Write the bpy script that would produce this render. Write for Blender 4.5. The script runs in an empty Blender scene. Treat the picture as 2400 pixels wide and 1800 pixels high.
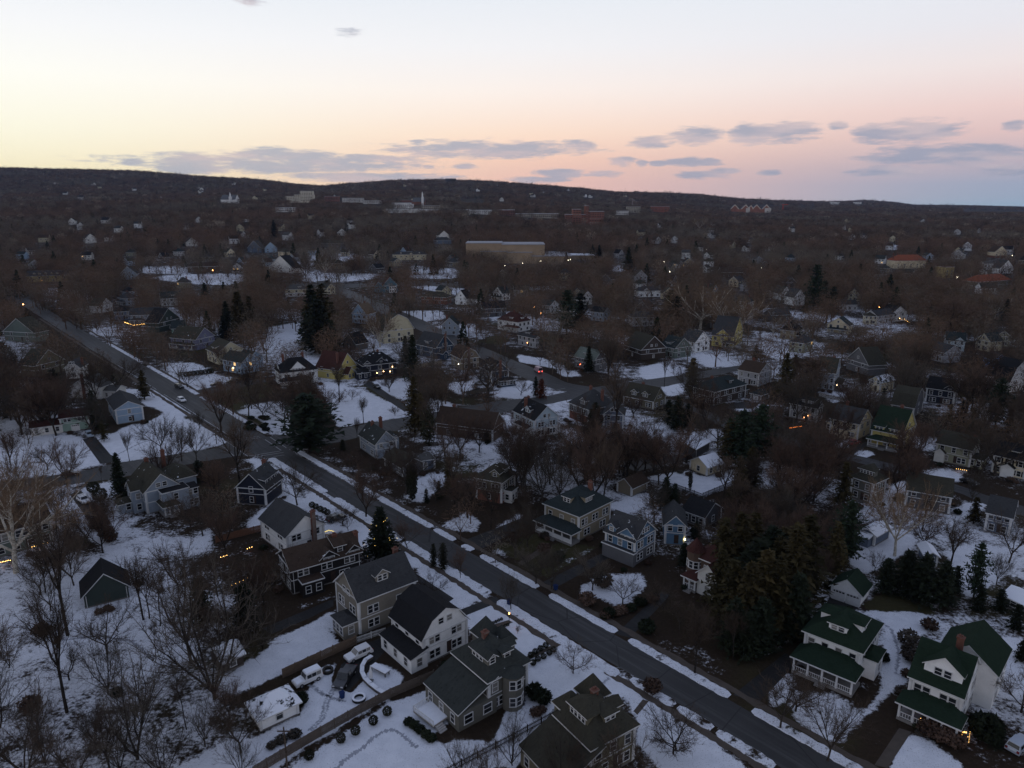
import bpy, bmesh, math, random
import numpy as np
from mathutils import Vector, Matrix
random.seed(7); NP = np.random.RandomState(11)
sc = bpy.context.scene
COL = sc.collection
# ------------------------------------------------------------------ camera geometry
F_PX = 1667.0; PITCH = math.radians(14.33); CAM_H = 75.0
SP, CP = math.sin(PITCH), math.cos(PITCH)
CR = {'A1':(0,1200,.36166),'A2':(550,1200,.36166),'A3':(1000,1200,.36166),'A4':(1400,1200,.3618),'A5':(1800,1200,.36166),
'B1':(0,850,.2713),'B2':(400,750,.30136),'B3':(900,750,.30136),'B4':(1400,750,.30139),'B5':(1850,700,.33153),
'C1':(0,350,.27125),'C2':(500,380,.27125),'C3':(1000,400,.27125),'C4':(1500,420,.22904),'C5':(1900,430,.22604),
'O':(0,0,1.085),'D':(250,1030,.15068),'E':(1150,1450,.21097)}
def px(c, x, y):
    a, b, s = CR[c]
    return a + x*s, b + y*s
def ray(X, Y):
    u = (X-1200)/F_PX; v = (900-Y)/F_PX
    return u, CP+v*SP, -SP+v*CP
# ------------------------------------------------------------------ terrain heights
SKY = [(-400,362),(0,365),(150,368),(300,372),(420,382),(560,390),(640,400),(700,404),(760,398),(850,392),(950,390),(1050,393),(1150,400),
(1250,408),(1330,416),(1450,418),(1520,422),(1600,430),(1700,434),(1800,436),(1870,433),(1930,437),(1975,443),(2100,444),(2212,447),(2700,449)]
_cu, _cs = [], []
for _x, _y in SKY:
    _u, _dy, _dz = ray(_x*1.085, _y*1.085)
    _cu.append(_u/_dy); _cs.append(_dz/_dy)
def terr(X, Y):
    X = np.asarray(X, float); Y = np.asarray(Y, float)
    Ys = np.maximum(Y, 1.0); u = X/Ys
    w = np.clip((u+.1)/.45, 0, 1)
    zl = np.interp(Ys, [0,650,1000,1500,2000,2600], [0,0,10,35,62,88])
    zr = np.interp(Ys, [0,650,1000,1500,2600], [0,0,2,6,20])
    z = zl*(1-w)+zr*w
    R = np.interp(u, [.1,.3,.45,.6], [4500,5000,6000,6800])
    crest = CAM_H + np.interp(u, _cu, _cs)*R - 13
    t = np.clip((Ys-2400)/(R-2400), 0, 1); t = t*t*(3-2*t)
    z = np.where(Ys > 2400, z*(1-t)+crest*t, z)
    z = np.where(Ys > R, crest-(Ys-R)*.035, z)
    return np.where(Y < 10, 0, np.maximum(z, -10))
def at(c, x, y, z=0.0):
    u, dy, dz = ray(*px(c, x, y))
    if dz < -1e-4:
        t = (z-CAM_H)/dz
        if dy*t < 600: return Vector((u*t, dy*t, z))
    Y = 560.0
    while Y < 7200:
        h = float(terr(u/dy*Y, Y))+z
        if CAM_H + dz/dy*Y <= h: break
        Y *= 1.006
    return Vector((u/dy*Y, Y, h))
def proj(X, Y, Z):
    dz = Z-CAM_H; f = np.maximum(Y*CP-dz*SP, .1); up = Y*SP+dz*CP
    return 1200+X/f*F_PX, 900-up/f*F_PX
# ------------------------------------------------------------------ helpers
def tag(o, label=None, cat=None, group=None, kind=None):
    if label: o['label'] = label
    if cat: o['category'] = cat
    if group: o['group'] = group
    if kind: o['kind'] = kind
    return o
def empty(name, loc=(0,0,0), rz=0.0):
    o = bpy.data.objects.new(name, None); COL.objects.link(o)
    o.location = loc; o.rotation_euler = (0,0,rz); o.empty_display_size = .5
    return o
class MB:
    def __init__(s): s.v=[]; s.f=[]; s.m=[]
    def add(s, vs, fs, m=0):
        b=len(s.v); s.v+=[tuple(p) for p in vs]; s.f+=[tuple(b+i for i in f) for f in fs]; s.m+=[m]*len(fs)
    def box(s, x0,y0,z0,x1,y1,z1,m=0):
        s.add([(x0,y0,z0),(x1,y0,z0),(x1,y1,z0),(x0,y1,z0),(x0,y0,z1),(x1,y0,z1),(x1,y1,z1),(x0,y1,z1)],
          [(0,3,2,1),(4,5,6,7),(0,1,5,4),(1,2,6,5),(2,3,7,6),(3,0,4,7)],m)
    def prism(s, poly, f, g, m=0, mend=None):
        """poly: 2-d outline; f,g map (a,b) to the two end points"""
        n=len(poly); vs=[f(*p) for p in poly]+[g(*p) for p in poly]
        b=len(s.v); s.v+=[tuple(p) for p in vs]
        s.f.append(tuple(b+i for i in range(n))); s.m.append(m if mend is None else mend)
        s.f.append(tuple(b+n+i for i in reversed(range(n)))); s.m.append(m if mend is None else mend)
        for i in range(n):
            j=(i+1)%n; s.f.append((b+i,b+n+i,b+n+j,b+j)); s.m.append(m[i] if isinstance(m,(list,tuple)) else m)
    def tube(s, p, q, r0, r1, n=5, m=0):
        p=Vector(p); q=Vector(q); d=(q-p)
        if d.length<1e-5: return
        d.normalize(); a=d.orthogonal().normalized(); b=d.cross(a); k=len(s.v)
        for c,r in ((p,r0),(q,r1)):
            for i in range(n):
                t=2*math.pi*i/n; s.v.append(tuple(c+(a*math.cos(t)+b*math.sin(t))*r))
        for i in range(n):
            j=(i+1)%n; s.f.append((k+i,k+j,k+n+j,k+n+i)); s.m.append(m)
        s.f.append(tuple(k+n+i for i in range(n))); s.m.append(m)
    def mesh(s, name, mats):
        me=bpy.data.meshes.new(name); me.from_pydata(s.v,[],s.f); 
        for m in mats: me.materials.append(m)
        if len(mats)>1: me.polygons.foreach_set('material_index', s.m)
        bm=bmesh.new(); bm.from_mesh(me); bmesh.ops.recalc_face_normals(bm, faces=bm.faces); bm.to_mesh(me); bm.free()
        me.update(); return me
    def build(s, name, mats, parent=None, loc=(0,0,0), rz=0.0):
        if not isinstance(mats,(list,tuple)): mats=[mats]
        return link(name, s.mesh(name,mats), parent, loc, rz)
def link(name, me, parent=None, loc=(0,0,0), rz=0.0):
    o=bpy.data.objects.new(name, me); COL.objects.link(o); o.parent=parent; o.location=loc; o.rotation_euler=(0,0,rz); return o
def np_mesh(name, V, T, mat, mi=None, mats=None):
    """V (n,3) T (m,3) triangles"""
    me=bpy.data.meshes.new(name); n=len(T)
    me.vertices.add(len(V)); me.vertices.foreach_set('co', np.ascontiguousarray(V,dtype=np.float32).ravel())
    me.loops.add(n*3); me.loops.foreach_set('vertex_index', np.ascontiguousarray(T,dtype=np.int32).ravel())
    me.polygons.add(n); me.polygons.foreach_set('loop_start', np.arange(0,n*3,3,dtype=np.int32))
    for m in (mats or [mat]): me.materials.append(m)
    if mi is not None: me.polygons.foreach_set('material_index', np.ascontiguousarray(mi,dtype=np.int32))
    me.update(calc_edges=True); return me
def copy_tree(o, parent=None):
    c=o.copy(); COL.objects.link(c); c.parent=parent
    for ch in o.children: copy_tree(ch,c)
    return c
def lin(c):
    return tuple((x/255/12.92 if x/255<=.04045 else ((x/255+.055)/1.055)**2.4) for x in c)
# ------------------------------------------------------------------ materials
def newmat(name):
    m=bpy.data.materials.new(name); m.use_nodes=True; nt=m.node_tree
    return m, nt, nt.nodes['Principled BSDF']
def N(nt, t, **k):
    n=nt.nodes.new(t)
    for a,b in k.items():
        if a.startswith('i_'): n.inputs[a[2:].replace('_',' ')].default_value=b
        elif a[0]=='i' and a[1:].isdigit(): n.inputs[int(a[1:])].default_value=b
        else: setattr(n,a,b)
    return n
def L(nt,a,b): nt.links.new(a,b)
def math_n(nt, op, a, b=None, c=None):
    n=nt.nodes.new('ShaderNodeMath'); n.operation=op
    for i,x in enumerate((a,b,c)):
        if x is None: continue
        if isinstance(x,(int,float)): n.inputs[i].default_value=x
        else: nt.links.new(x,n.inputs[i])
    return n.outputs[0]
def mix_n(nt, fac, a, b):
    n=nt.nodes.new('ShaderNodeMix'); n.data_type='RGBA'
    for s,x in ((n.inputs[0],fac),(n.inputs[6],a),(n.inputs[7],b)):
        if isinstance(x,(int,float)): s.default_value=x
        elif isinstance(x,tuple): s.default_value=(*x[:3],1)
        else: nt.links.new(x,s)
    return n.outputs[2]
def noise_n(nt, vec, scale, detail=4, rough=.55):
    n=nt.nodes.new('ShaderNodeTexNoise'); n.inputs['Scale'].default_value=scale; n.inputs['Detail'].default_value=detail; n.inputs['Roughness'].default_value=rough
    nt.links.new(vec,n.inputs['Vector']); return n.outputs['Fac']
def ramp_n(nt, fac, stops):
    n=nt.nodes.new('ShaderNodeValToRGB'); e=n.color_ramp.elements
    while len(e)<len(stops): e.new(.5)
    for k,(p,c) in zip(e,stops): k.position=p; k.color=(*c,1) if len(c)==3 else c
    nt.links.new(fac,n.inputs[0]); return n.outputs[0]
def sstep(nt, x, a, b):
    n=nt.nodes.new('ShaderNodeMapRange'); n.interpolation_type='SMOOTHSTEP'
    n.inputs[1].default_value=a; n.inputs[2].default_value=b; nt.links.new(x,n.inputs[0]); return n.outputs[0]
def scaled(c,k): return tuple(min(1,x*k) for x in c)
_mc={}
def M(kind, c=None, **k):
    key=(kind,c,tuple(sorted(k.items())))
    if key in _mc: return _mc[key]
    m,nt,b=newmat(kind); tc=N(nt,'ShaderNodeTexCoord'); ob=tc.outputs['Object']; b.inputs['Roughness'].default_value=.85; b.inputs['Specular IOR Level'].default_value={'glass':.5,'carpaint':.5,'metal':.5,'asphalt':.16,'siding':.15}.get(kind,.04)
    if kind=='siding':
        n1=noise_n(nt,ob,.9,3); n2=noise_n(nt,ob,6,2)
        sp=N(nt,'ShaderNodeSeparateXYZ'); L(nt,ob,sp.inputs[0])
        lap=math_n(nt,'FRACT',math_n(nt,'MULTIPLY',sp.outputs[2],1/.22))
        f=math_n(nt,'ADD',math_n(nt,'MULTIPLY',n1,.7),math_n(nt,'MULTIPLY',n2,.3))
        dirt=sstep(nt,noise_n(nt,ob,.45,5,.65),.5,.78); colr=mix_n(nt,f,scaled(c,.74),scaled(c,1.22)); colr=mix_n(nt,math_n(nt,'MULTIPLY',dirt,.45),colr,scaled(c,.5))
        L(nt,colr,b.inputs['Base Color'])
        bp=N(nt,'ShaderNodeBump',i_Strength=.5,i_Distance=.05); L(nt,lap,bp.inputs['Height']); L(nt,bp.outputs[0],b.inputs['Normal'])
        b.inputs['Roughness'].default_value=.7
    elif kind in('shingle','snowroof'):
        br=N(nt,'ShaderNodeTexBrick',i_Scale=1.0); br.inputs['Brick Width'].default_value=.5; br.inputs['Row Height'].default_value=.28; br.inputs['Mortar Size'].default_value=.012
        br.inputs['Color1'].default_value=(*scaled(c,.8),1); br.inputs['Color2'].default_value=(*scaled(c,1.25),1); br.inputs['Mortar'].default_value=(*scaled(c,.5),1)
        mp=N(nt,'ShaderNodeMapping'); L(nt,ob,mp.inputs[0]); L(nt,mp.outputs[0],br.inputs[0])
        n1=noise_n(nt,ob,.5,4); n3=noise_n(nt,ob,2.5,3)
        colr=mix_n(nt,math_n(nt,'MULTIPLY',n1,.9),br.outputs[0],scaled(c,1.5))
        colr=mix_n(nt,sstep(nt,n3,.58,.75),colr,scaled(c,.6))
        if kind=='snowroof':
            n2=noise_n(nt,ob,.6,5,.6); n4=noise_n(nt,ob,7,2)
            sm=sstep(nt,math_n(nt,'ADD',n2,math_n(nt,'MULTIPLY',n4,.12)),k.get('t',.42),k.get('t',.42)+.06)
            colr=mix_n(nt,sm,colr,(.74,.76,.8))
        L(nt,colr,b.inputs['Base Color'])
        bp=N(nt,'ShaderNodeBump',i_Strength=.35,i_Distance=.05); L(nt,n3,bp.inputs['Height']); L(nt,bp.outputs[0],b.inputs['Normal'])
        b.inputs['Roughness'].default_value=.9
    elif kind=='brick':
        br=N(nt,'ShaderNodeTexBrick',i_Scale=3.0); c=c or (.22,.09,.06)
        br.inputs['Color1'].default_value=(*scaled(c,.8),1); br.inputs['Color2'].default_value=(*scaled(c,1.25),1); br.inputs['Mortar'].default_value=(.2,.18,.16,1)
        L(nt,ob,br.inputs[0]); L(nt,mix_n(nt,noise_n(nt,ob,1.2,3),br.outputs[0],scaled(c,.6)),b.inputs['Base Color'])
    elif kind=='glass':
        ri=N(nt,'ShaderNodeObjectInfo')
        L(nt,mix_n(nt,sstep(nt,ri.outputs['Random'],.72,.95),mix_n(nt,ri.outputs['Random'],(.006,.008,.011),(.03,.032,.035)),(.22,.21,.19)),b.inputs['Base Color']); b.inputs['Roughness'].default_value=.22
    elif kind=='glow':
        b.inputs['Base Color'].default_value=(*c,1); b.inputs['Emission Color'].default_value=(*c,1); b.inputs['Emission Strength'].default_value=k.get('s',3)
    elif kind=='metal':
        b.inputs['Base Color'].default_value=(*c,1); b.inputs['Metallic'].default_value=.3; b.inputs['Roughness'].default_value=.35
    elif kind=='carpaint':
        b.inputs['Base Color'].default_value=(*c,1); b.inputs['Roughness'].default_value=.3; b.inputs['Coat Weight'].default_value=.4
    elif kind=='plain':
        n1=noise_n(nt,ob,k.get('s',2.5),4)
        L(nt,mix_n(nt,n1,scaled(c,.65),scaled(c,1.3)),b.inputs['Base Color']); b.inputs['Roughness'].default_value=.85
    elif kind=='snow':
        n1=noise_n(nt,ob,1.3,4); L(nt,mix_n(nt,n1,(.62,.64,.68),(.82,.83,.86)),b.inputs['Base Color'])
        bp=N(nt,'ShaderNodeBump',i_Strength=.4,i_Distance=.15); L(nt,n1,bp.inputs['Height']); L(nt,bp.outputs[0],b.inputs['Normal'])
    elif kind=='twigs':
        ri=N(nt,'ShaderNodeObjectInfo'); n1=noise_n(nt,ob,.35,2)
        c2=k['c2']; colr=mix_n(nt,ri.outputs['Random'],c,c2); colr=mix_n(nt,n1,scaled(colr,1) if isinstance(colr,tuple) else colr,c2)
        hs=N(nt,'ShaderNodeHueSaturation'); L(nt,colr,hs.inputs['Color'])
        L(nt,math_n(nt,'ADD',math_n(nt,'MULTIPLY',math_n(nt,'FRACT',math_n(nt,'MULTIPLY',ri.outputs['Random'],7.3)),.7),.65),hs.inputs['Value'])
        L(nt,hs.outputs[0],b.inputs['Base Color']); b.inputs['Roughness'].default_value=.95
        b.inputs['Specular IOR Level'].default_value=.1
    elif kind=='bark':
        n1=noise_n(nt,ob,1.8,5,.65); c2=k.get('c2',scaled(c,.45))
        L(nt,mix_n(nt,sstep(nt,n1,.35,.62),c2,c),b.inputs['Base Color']); b.inputs['Roughness'].default_value=.95
    elif kind=='asphalt':
        pos=N(nt,'ShaderNodeNewGeometry').outputs['Position']
        n1=noise_n(nt,pos,.12,5,.6); n2=noise_n(nt,pos,2.2,4,.7)
        m0=N(nt,'ShaderNodeMapping'); m0.inputs['Rotation'].default_value=(0,0,math.radians(48.4)); L(nt,pos,m0.inputs[0]); mp=N(nt,'ShaderNodeMapping'); mp.inputs['Scale'].default_value=(.03,.9,1); L(nt,m0.outputs[0],mp.inputs[0])
        n3=noise_n(nt,mp.outputs[0],1.0,4,.6)
        vo=N(nt,'ShaderNodeTexVoronoi',feature='DISTANCE_TO_EDGE'); vo.inputs['Scale'].default_value=.09; L(nt,pos,vo.inputs['Vector'])
        cr=sstep(nt,vo.outputs['Distance'],.0,.012)
        colr=mix_n(nt,n1,scaled(c,.62),scaled(c,1.35)); colr=mix_n(nt,sstep(nt,n3,.45,.7),colr,scaled(c,1.75)); colr=mix_n(nt,math_n(nt,'MULTIPLY',n2,.45),colr,scaled(c,.5))
        colr=mix_n(nt,cr,scaled(c,.45),colr)
        L(nt,colr,b.inputs['Base Color']); b.inputs['Roughness'].default_value=.62
    elif kind=='ground':
        at_=N(nt,'ShaderNodeAttribute',attribute_name='snow'); gr=N(nt,'ShaderNodeAttribute',attribute_name='grass')
        pos=N(nt,'ShaderNodeNewGeometry').outputs['Position']
        nA=noise_n(nt,pos,.22,5,.62); nB=noise_n(nt,pos,1.5,5,.7); nC=noise_n(nt,pos,.035,3)
        s=math_n(nt,'ADD',at_.outputs['Fac'],math_n(nt,'ADD',math_n(nt,'MULTIPLY',math_n(nt,'SUBTRACT',nA,.5),.62),math_n(nt,'MULTIPLY',math_n(nt,'SUBTRACT',nB,.5),.6)))
        sm=sstep(nt,s,.44,.6)
        soil=mix_n(nt,nB,(.011,.008,.0055),(.052,.036,.024)); olive=mix_n(nt,nB,(.02,.02,.009),(.064,.054,.026))
        soil=mix_n(nt,sstep(nt,math_n(nt,'ADD',nC,math_n(nt,'MULTIPLY',gr.outputs['Fac'],.6)),.52,.72),soil,olive)
        nD=noise_n(nt,pos,.5,4); nE=noise_n(nt,pos,5,3,.7)
        snow=mix_n(nt,nD,(.50,.52,.56),(.76,.77,.80))
        litter=math_n(nt,'MULTIPLY',sstep(nt,nE,.56,.68),math_n(nt,'SUBTRACT',1.0,sstep(nt,s,.72,1.2)))
        snow=mix_n(nt,litter,snow,(.12,.09,.07))
        L(nt,mix_n(nt,sm,soil,snow),b.inputs['Base Color'])
        bp=N(nt,'ShaderNodeBump',i_Strength=.55,i_Distance=.25); L(nt,math_n(nt,'ADD',math_n(nt,'MULTIPLY',sm,.5),math_n(nt,'ADD',nB,nD)),bp.inputs['Height']); L(nt,bp.outputs[0],b.inputs['Normal'])
        b.inputs['Roughness'].default_value=.9
    _mc[key]=m; return m
WHITE=(.70,.70,.69)
TRIM=M('plain',(.58,.58,.57),s=.7)
HAZE=0.000022
# ------------------------------------------------------------------ ground with melting snow
SD=(0.664,-0.748); ND=(0.748,0.664)
def st(s,n): return (SD[0]*s+ND[0]*n, SD[1]*s+ND[1]*n)
def P2(c,pts): return [tuple(at(c,*p)[:2]) for p in pts]
def inside(X,Y,poly):
    r=np.zeros(X.shape,bool); n=len(poly)
    for i in range(n):
        x1,y1=poly[i]; x2,y2=poly[(i+1)%n]
        if y1==y2: continue
        r^=((y1>Y)!=(y2>Y))&(X<(x2-x1)*(Y-y1)/(y2-y1)+x1)
    return r
# (value, crop, outline, grass): over .6 is snow, under .4 is bare
SNOW=[
(0.60,'A1',[(-300,300),(230,420),(260,760),(500,740),(880,630),(1060,720),(1200,900),(1000,1040),(700,1140),(300,1240),(-300,1300)]),
(0.53,'A1',[(-300,1290),(300,1240),(700,1140),(1050,1040),(1330,1100),(1420,1300),(1100,1500),(700,1800),(-300,1900)]),
(0.62,'A1',[(1100,480),(1500,560),(1659,600),(1500,630),(1200,620)]),
(0.95,'A2',[(210,900),(260,830),(540,710),(690,860),(560,930),(300,1040),(0,1190),(-120,1100),(0,1050)]),
(0.27,'A2',[(0,1190),(300,1060),(330,1090),(0,1270)]),
(1.0,'A2',[(-350,1680),(-100,1520),(120,1480),(430,1330),(560,1020),(640,990),(880,950),(1100,1080),(990,1200),(300,1610),(160,1800),(-350,1800)]),
(-0.20,'A2',[(855,850),(985,800),(1010,860),(890,1000),(760,1170),(640,1120),(640,1020),(690,985)]),
(1.0,'A2',[(230,1800),(420,1640),(1010,1240),(1290,1150),(1380,1350),(1250,1480),(1659,1560),(1659,1800)]),
(0.95,'A2',[(1190,400),(1320,520),(1420,600),(1659,520),(1480,400),(1270,320)]),
(0.95,'A2',[(1080,250),(1140,360),(1260,330),(1160,250)]),
(0.95,'A2',[(560,120),(800,20),(900,80),(860,200),(790,230),(700,100),(620,130)]),
(0.85,'A2',[(200,0),(90,60),(160,130),(230,60)]),
(0.80,'A2',[(520,700),(640,640),(700,800),(620,760)]),
(-0.10,'A2',[(190,740),(640,560),(640,620),(480,690),(400,740),(240,790)]),
(0.80,'A2',[(420,620),(620,545),(625,560),(440,640)]),
(1.0,'A3',[(250,650),(440,600),(560,670),(870,830),(1200,1050),(1420,1170),(1580,1330),(1659,1500),(1659,1800),(1380,1500),(1380,1330),(1300,1180),(900,1180),(720,1330),(650,1230),(650,950),(420,790),(260,740)]),
(0.90,'A3',[(0,510),(230,610),(330,560),(130,420),(-40,360)]),
(0.95,'A3',[(520,1300),(880,1190),(760,1350),(700,1500),(560,1659),(200,1659),(420,1500)]),
(0.95,'A3',[(0,1520),(250,1480),(400,1480),(200,1659),(0,1659)]),
(0.90,'A3',[(1600,1800),(1659,1300),(1800,1450),(2200,1800)]),
(0.62,'A3',[(120,75),(260,0),(360,70),(330,130),(170,125)]),
(0.70,'A3',[(330,190),(390,130),(400,150),(350,200)]),(.7,'A3',[(430,110),(600,10),(640,30),(500,130)]),
(0.28,'A3',[(430,230),(690,140),(800,190),(590,310)],1),(.33,'A3',[(620,350),(850,200),(1100,230),(780,420)],1),
(0.62,'A3',[(420,245),(560,310),(580,320),(470,240)]),(.62,'A3',[(620,345),(770,425),(1100,235),(1080,225),(770,410),(640,340)]),
(0.66,'A3',[(980,480),(1130,400),(1400,400),(1440,480),(1290,620),(1000,540)]),
(0.27,'A3',[(1000,560),(1250,640),(1600,420),(1659,450),(1300,720),(990,600)]),
(0.22,'A4',[(130,790),(230,850),(900,1180),(960,1160),(300,800),(200,720)]),(.43,'A4',[(280,820),(800,1080),(900,1000),(800,900),(420,780)]),
(0.30,'A4',[(420,700),(1000,1080),(1200,900),(1100,500),(700,420),(450,560)]),
(0.72,'A4',[(1050,880),(1100,930),(1382,740),(1382,640)]),
(0.95,'A5',[(640,640),(1000,660),(1080,720),(980,790),(860,850),(900,1100),(760,1150),(740,1000),(790,720),(680,660)]),
(0.24,'A5',[(620,600),(760,520),(1010,600),(1080,660),(660,640)],1),
(0.95,'A5',[(540,330),(640,160),(840,120),(960,200),(760,330),(640,390)]),
(0.90,'A5',[(1190,220),(1500,260),(1520,400),(1300,560),(1190,380)]),
(0.85,'A5',[(1400,830),(1659,840),(1800,1000),(1500,990)]),
(0.95,'A5',[(860,1470),(1010,1460),(1250,1640),(1300,1900),(730,1900)]),
(0.60,'A5',[(150,1150),(480,1180),(640,1290),(500,1500),(340,1480),(150,1330)]),
(0.60,'A5',[(-30,1050),(200,1020),(160,1200),(0,1280)]),
(0.70,'A5',[(540,1420),(830,1130),(790,1100),(480,1440)]),
(0.90,'B1',[(-200,640),(640,640),(710,660),(860,870),(500,940),(0,1010),(-200,1040)]),
(1.0,'B1',[(850,650),(960,540),(1250,540),(1460,430),(1843,600),(1960,690),(1500,790),(1080,850),(1000,850)]),
(0.95,'B1',[(1240,350),(1290,250),(1350,240),(1640,440),(1500,450)]),
(0.90,'B1',[(1030,240),(1180,230),(1250,300),(1080,290)]),
(0.35,'B1',[(860,600),(1000,500),(1250,500),(1100,560),(940,640)]),
(0.78,'B1',[(690,1110),(980,1020),(970,1190),(900,1220)]),
(0.75,'B1',[(440,1130),(600,1140),(720,1300),(640,1390),(850,1500),(1000,1659),(880,1659),(600,1400)]),
(0.40,'B1',[(620,1420),(760,1500),(960,1659),(560,1659)]),
(0.60,'B1',[(880,1330),(1010,1200),(1100,1300),(1180,1480),(1500,1500),(1843,1420),(1843,1659),(1000,1659)]),
(0.85,'B2',[(750,1230),(600,1060),(720,1100),(950,1280),(960,1400),(1050,1450),(740,1440)]),
(0.90,'B2',[(1100,1350),(1400,1500),(1550,1600),(1400,1650),(1210,1520),(1000,1440)]),
(0.85,'B2',[(620,1560),(740,1460),(780,1480),(740,1600),(620,1640)]),
(0.34,'B2',[(300,570),(720,470),(800,560),(600,660),(500,740),(380,640)],1),
(0.75,'B2',[(500,740),(620,660),(900,620),(960,900),(750,880)]),(.15,'B2',[(520,720),(700,780),(760,880),(730,890),(560,760)],1),
(0.95,'B2',[(1130,480),(1250,500),(1500,560),(1800,690),(1780,740),(1300,840),(1260,700),(1200,560)]),
(0.24,'B2',[(1500,510),(1560,490),(1850,690),(1810,720)],1),
(0.90,'B2',[(1580,480),(1850,450),(1900,560),(1830,610),(1660,560)]),
(0.80,'B2',[(0,340),(200,340),(360,430),(200,520),(0,430)]),
(0.85,'B2',[(160,540),(380,430),(470,460),(210,545)]),
(0.95,'B2',[(770,60),(1000,20),(1020,130),(900,230),(760,230)]),
(0.85,'B2',[(1900,1200),(1991,1190),(1991,1400),(1860,1390)]),
(0.85,'B3',[(0,620),(140,680),(160,740),(0,770)]),(.9,'B3',[(240,1210),(470,1190),(470,1270),(280,1420),(190,1380)]),
(0.85,'B3',[(340,630),(480,640),(540,670),(390,720)]),(.95,'B3',[(860,590),(980,500),(1150,480),(1140,590),(1060,600)]),
(0.90,'B3',[(480,500),(680,480),(660,580),(560,560)]),(.85,'B3',[(830,760),(980,750),(1000,830),(870,850)]),
(0.90,'B3',[(1030,270),(1240,300),(1400,360),(1390,390),(1200,350),(1060,330)]),(.85,'B3',[(1340,390),(1500,400),(1520,440),(1400,440)]),
(0.90,'B3',[(440,50),(700,30),(710,80),(600,100)]),(.15,'B3',[(740,170),(860,120),(970,150),(900,190)],2),
(0.85,'B3',[(1420,860),(1480,870),(1620,990),(1500,990),(1450,930)]),(.8,'B3',[(1120,1180),(1480,1160),(1470,1280),(1200,1240)]),
(0.90,'B4',[(350,370),(560,320),(680,380),(640,420),(420,470),(360,440)]),(.9,'B4',[(810,270),(960,300),(1000,340),(870,370),(830,310)]),
(0.90,'B4',[(520,520),(650,490),(690,560),(540,590)]),(.95,'B4',[(850,850),(940,860),(930,940),(860,910)]),
(1.0,'B4',[(410,1220),(700,1180),(830,1230),(1080,1170),(1100,1250),(820,1370),(740,1330),(430,1260)]),
(0.95,'B4',[(90,1440),(390,1350),(400,1400),(260,1490),(110,1450)]),(.8,'B4',[(1060,690),(1250,640),(1290,690),(1150,720)]),
(0.80,'B4',[(1200,80),(1659,150),(1659,200),(1250,130)]),(.8,'B4',[(1220,190),(1659,270),(1400,310)]),
(0.75,'B4',[(1290,1240),(1400,1250),(1380,1300),(1310,1290)]),
(0.80,'B5',[(0,260),(260,320),(240,350),(0,300)]),(.85,'B5',[(210,650),(420,670),(380,720),(300,740)]),(.8,'B5',[(500,660),(600,680),(600,740),(500,730)]),
(0.70,'B5',[(300,1010),(440,990),(420,1060),(320,1060)]),(.8,'B5',[(420,1110),(520,1060),(620,1100),(520,1130)]),
(0.75,'B5',[(860,960),(1020,1000),(1030,1070),(880,1050)]),(.72,'B5',[(920,1220),(1130,1200),(1260,1270),(1200,1310),(980,1260)]),
(0.80,'B5',[(640,1460),(760,1300),(830,1290),(800,1420),(660,1500)]),(.9,'B5',[(410,1510),(620,1510),(520,1590),(420,1560)]),
(0.80,'B5',[(1230,1450),(1400,1430),(1370,1480),(1230,1560)]),(.75,'B5',[(830,1420),(960,1450),(930,1480),(840,1470)]),
(0.70,'C1',[(0,1000),(200,1000),(240,1100),(0,1080)]),(.72,'C1',[(360,1210),(700,1190),(830,1310),(350,1320)]),(.7,'C1',[(0,1110),(180,1150),(0,1230)]),
(0.75,'C1',[(800,1060),(920,1080),(880,1150),(840,1260)]),(.8,'C1',[(1230,1020),(1610,1010),(1600,1080),(1240,1070)]),(.85,'C1',[(1330,1110),(1500,1090),(2050,1080),(2110,1130),(1950,1170),(1550,1150)]),
(0.80,'C1',[(780,1560),(950,1540),(1000,1600),(860,1610)]),(.9,'C1',[(1650,1330),(1740,1390),(1700,1430)]),
(0.90,'C2',[(700,860),(880,870),(890,960),(1110,970),(1390,970),(1350,1010),(1000,1040),(820,1030),(800,940)]),(.7,'C2',[(840,780),(1290,800),(1280,860),(840,860)]),
(0.95,'C2',[(1700,900),(2080,930),(2070,1000),(1720,1000)]),(.85,'C2',[(1720,1080),(2160,1080),(2140,1150),(1950,1120)]),
(0.80,'C2',[(1620,1290),(1960,1280),(2010,1350),(1760,1380)]),(.9,'C2',[(2000,1430),(2212,1410),(2212,1450),(2100,1480)]),
(0.90,'C3',[(0,830),(230,860),(340,920),(60,940)]),(.85,'C3',[(1230,720),(1440,730),(1420,760),(1240,760)]),(.8,'C3',[(1540,810),(1690,830),(1690,880),(1620,870)]),
(0.85,'C3',[(140,1340),(420,1330),(380,1390),(280,1380)]),(.8,'C3',[(860,1010),(1160,1000),(1160,1030),(880,1030)]),
(0.70,'C5',[(860,640),(1080,620),(1000,690),(860,690)]),(.75,'C5',[(1000,1360),(1150,1380),(1180,1430),(1000,1420)]),(.7,'C5',[(600,1520),(900,1540),(760,1620),(560,1640)]),
]
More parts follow.
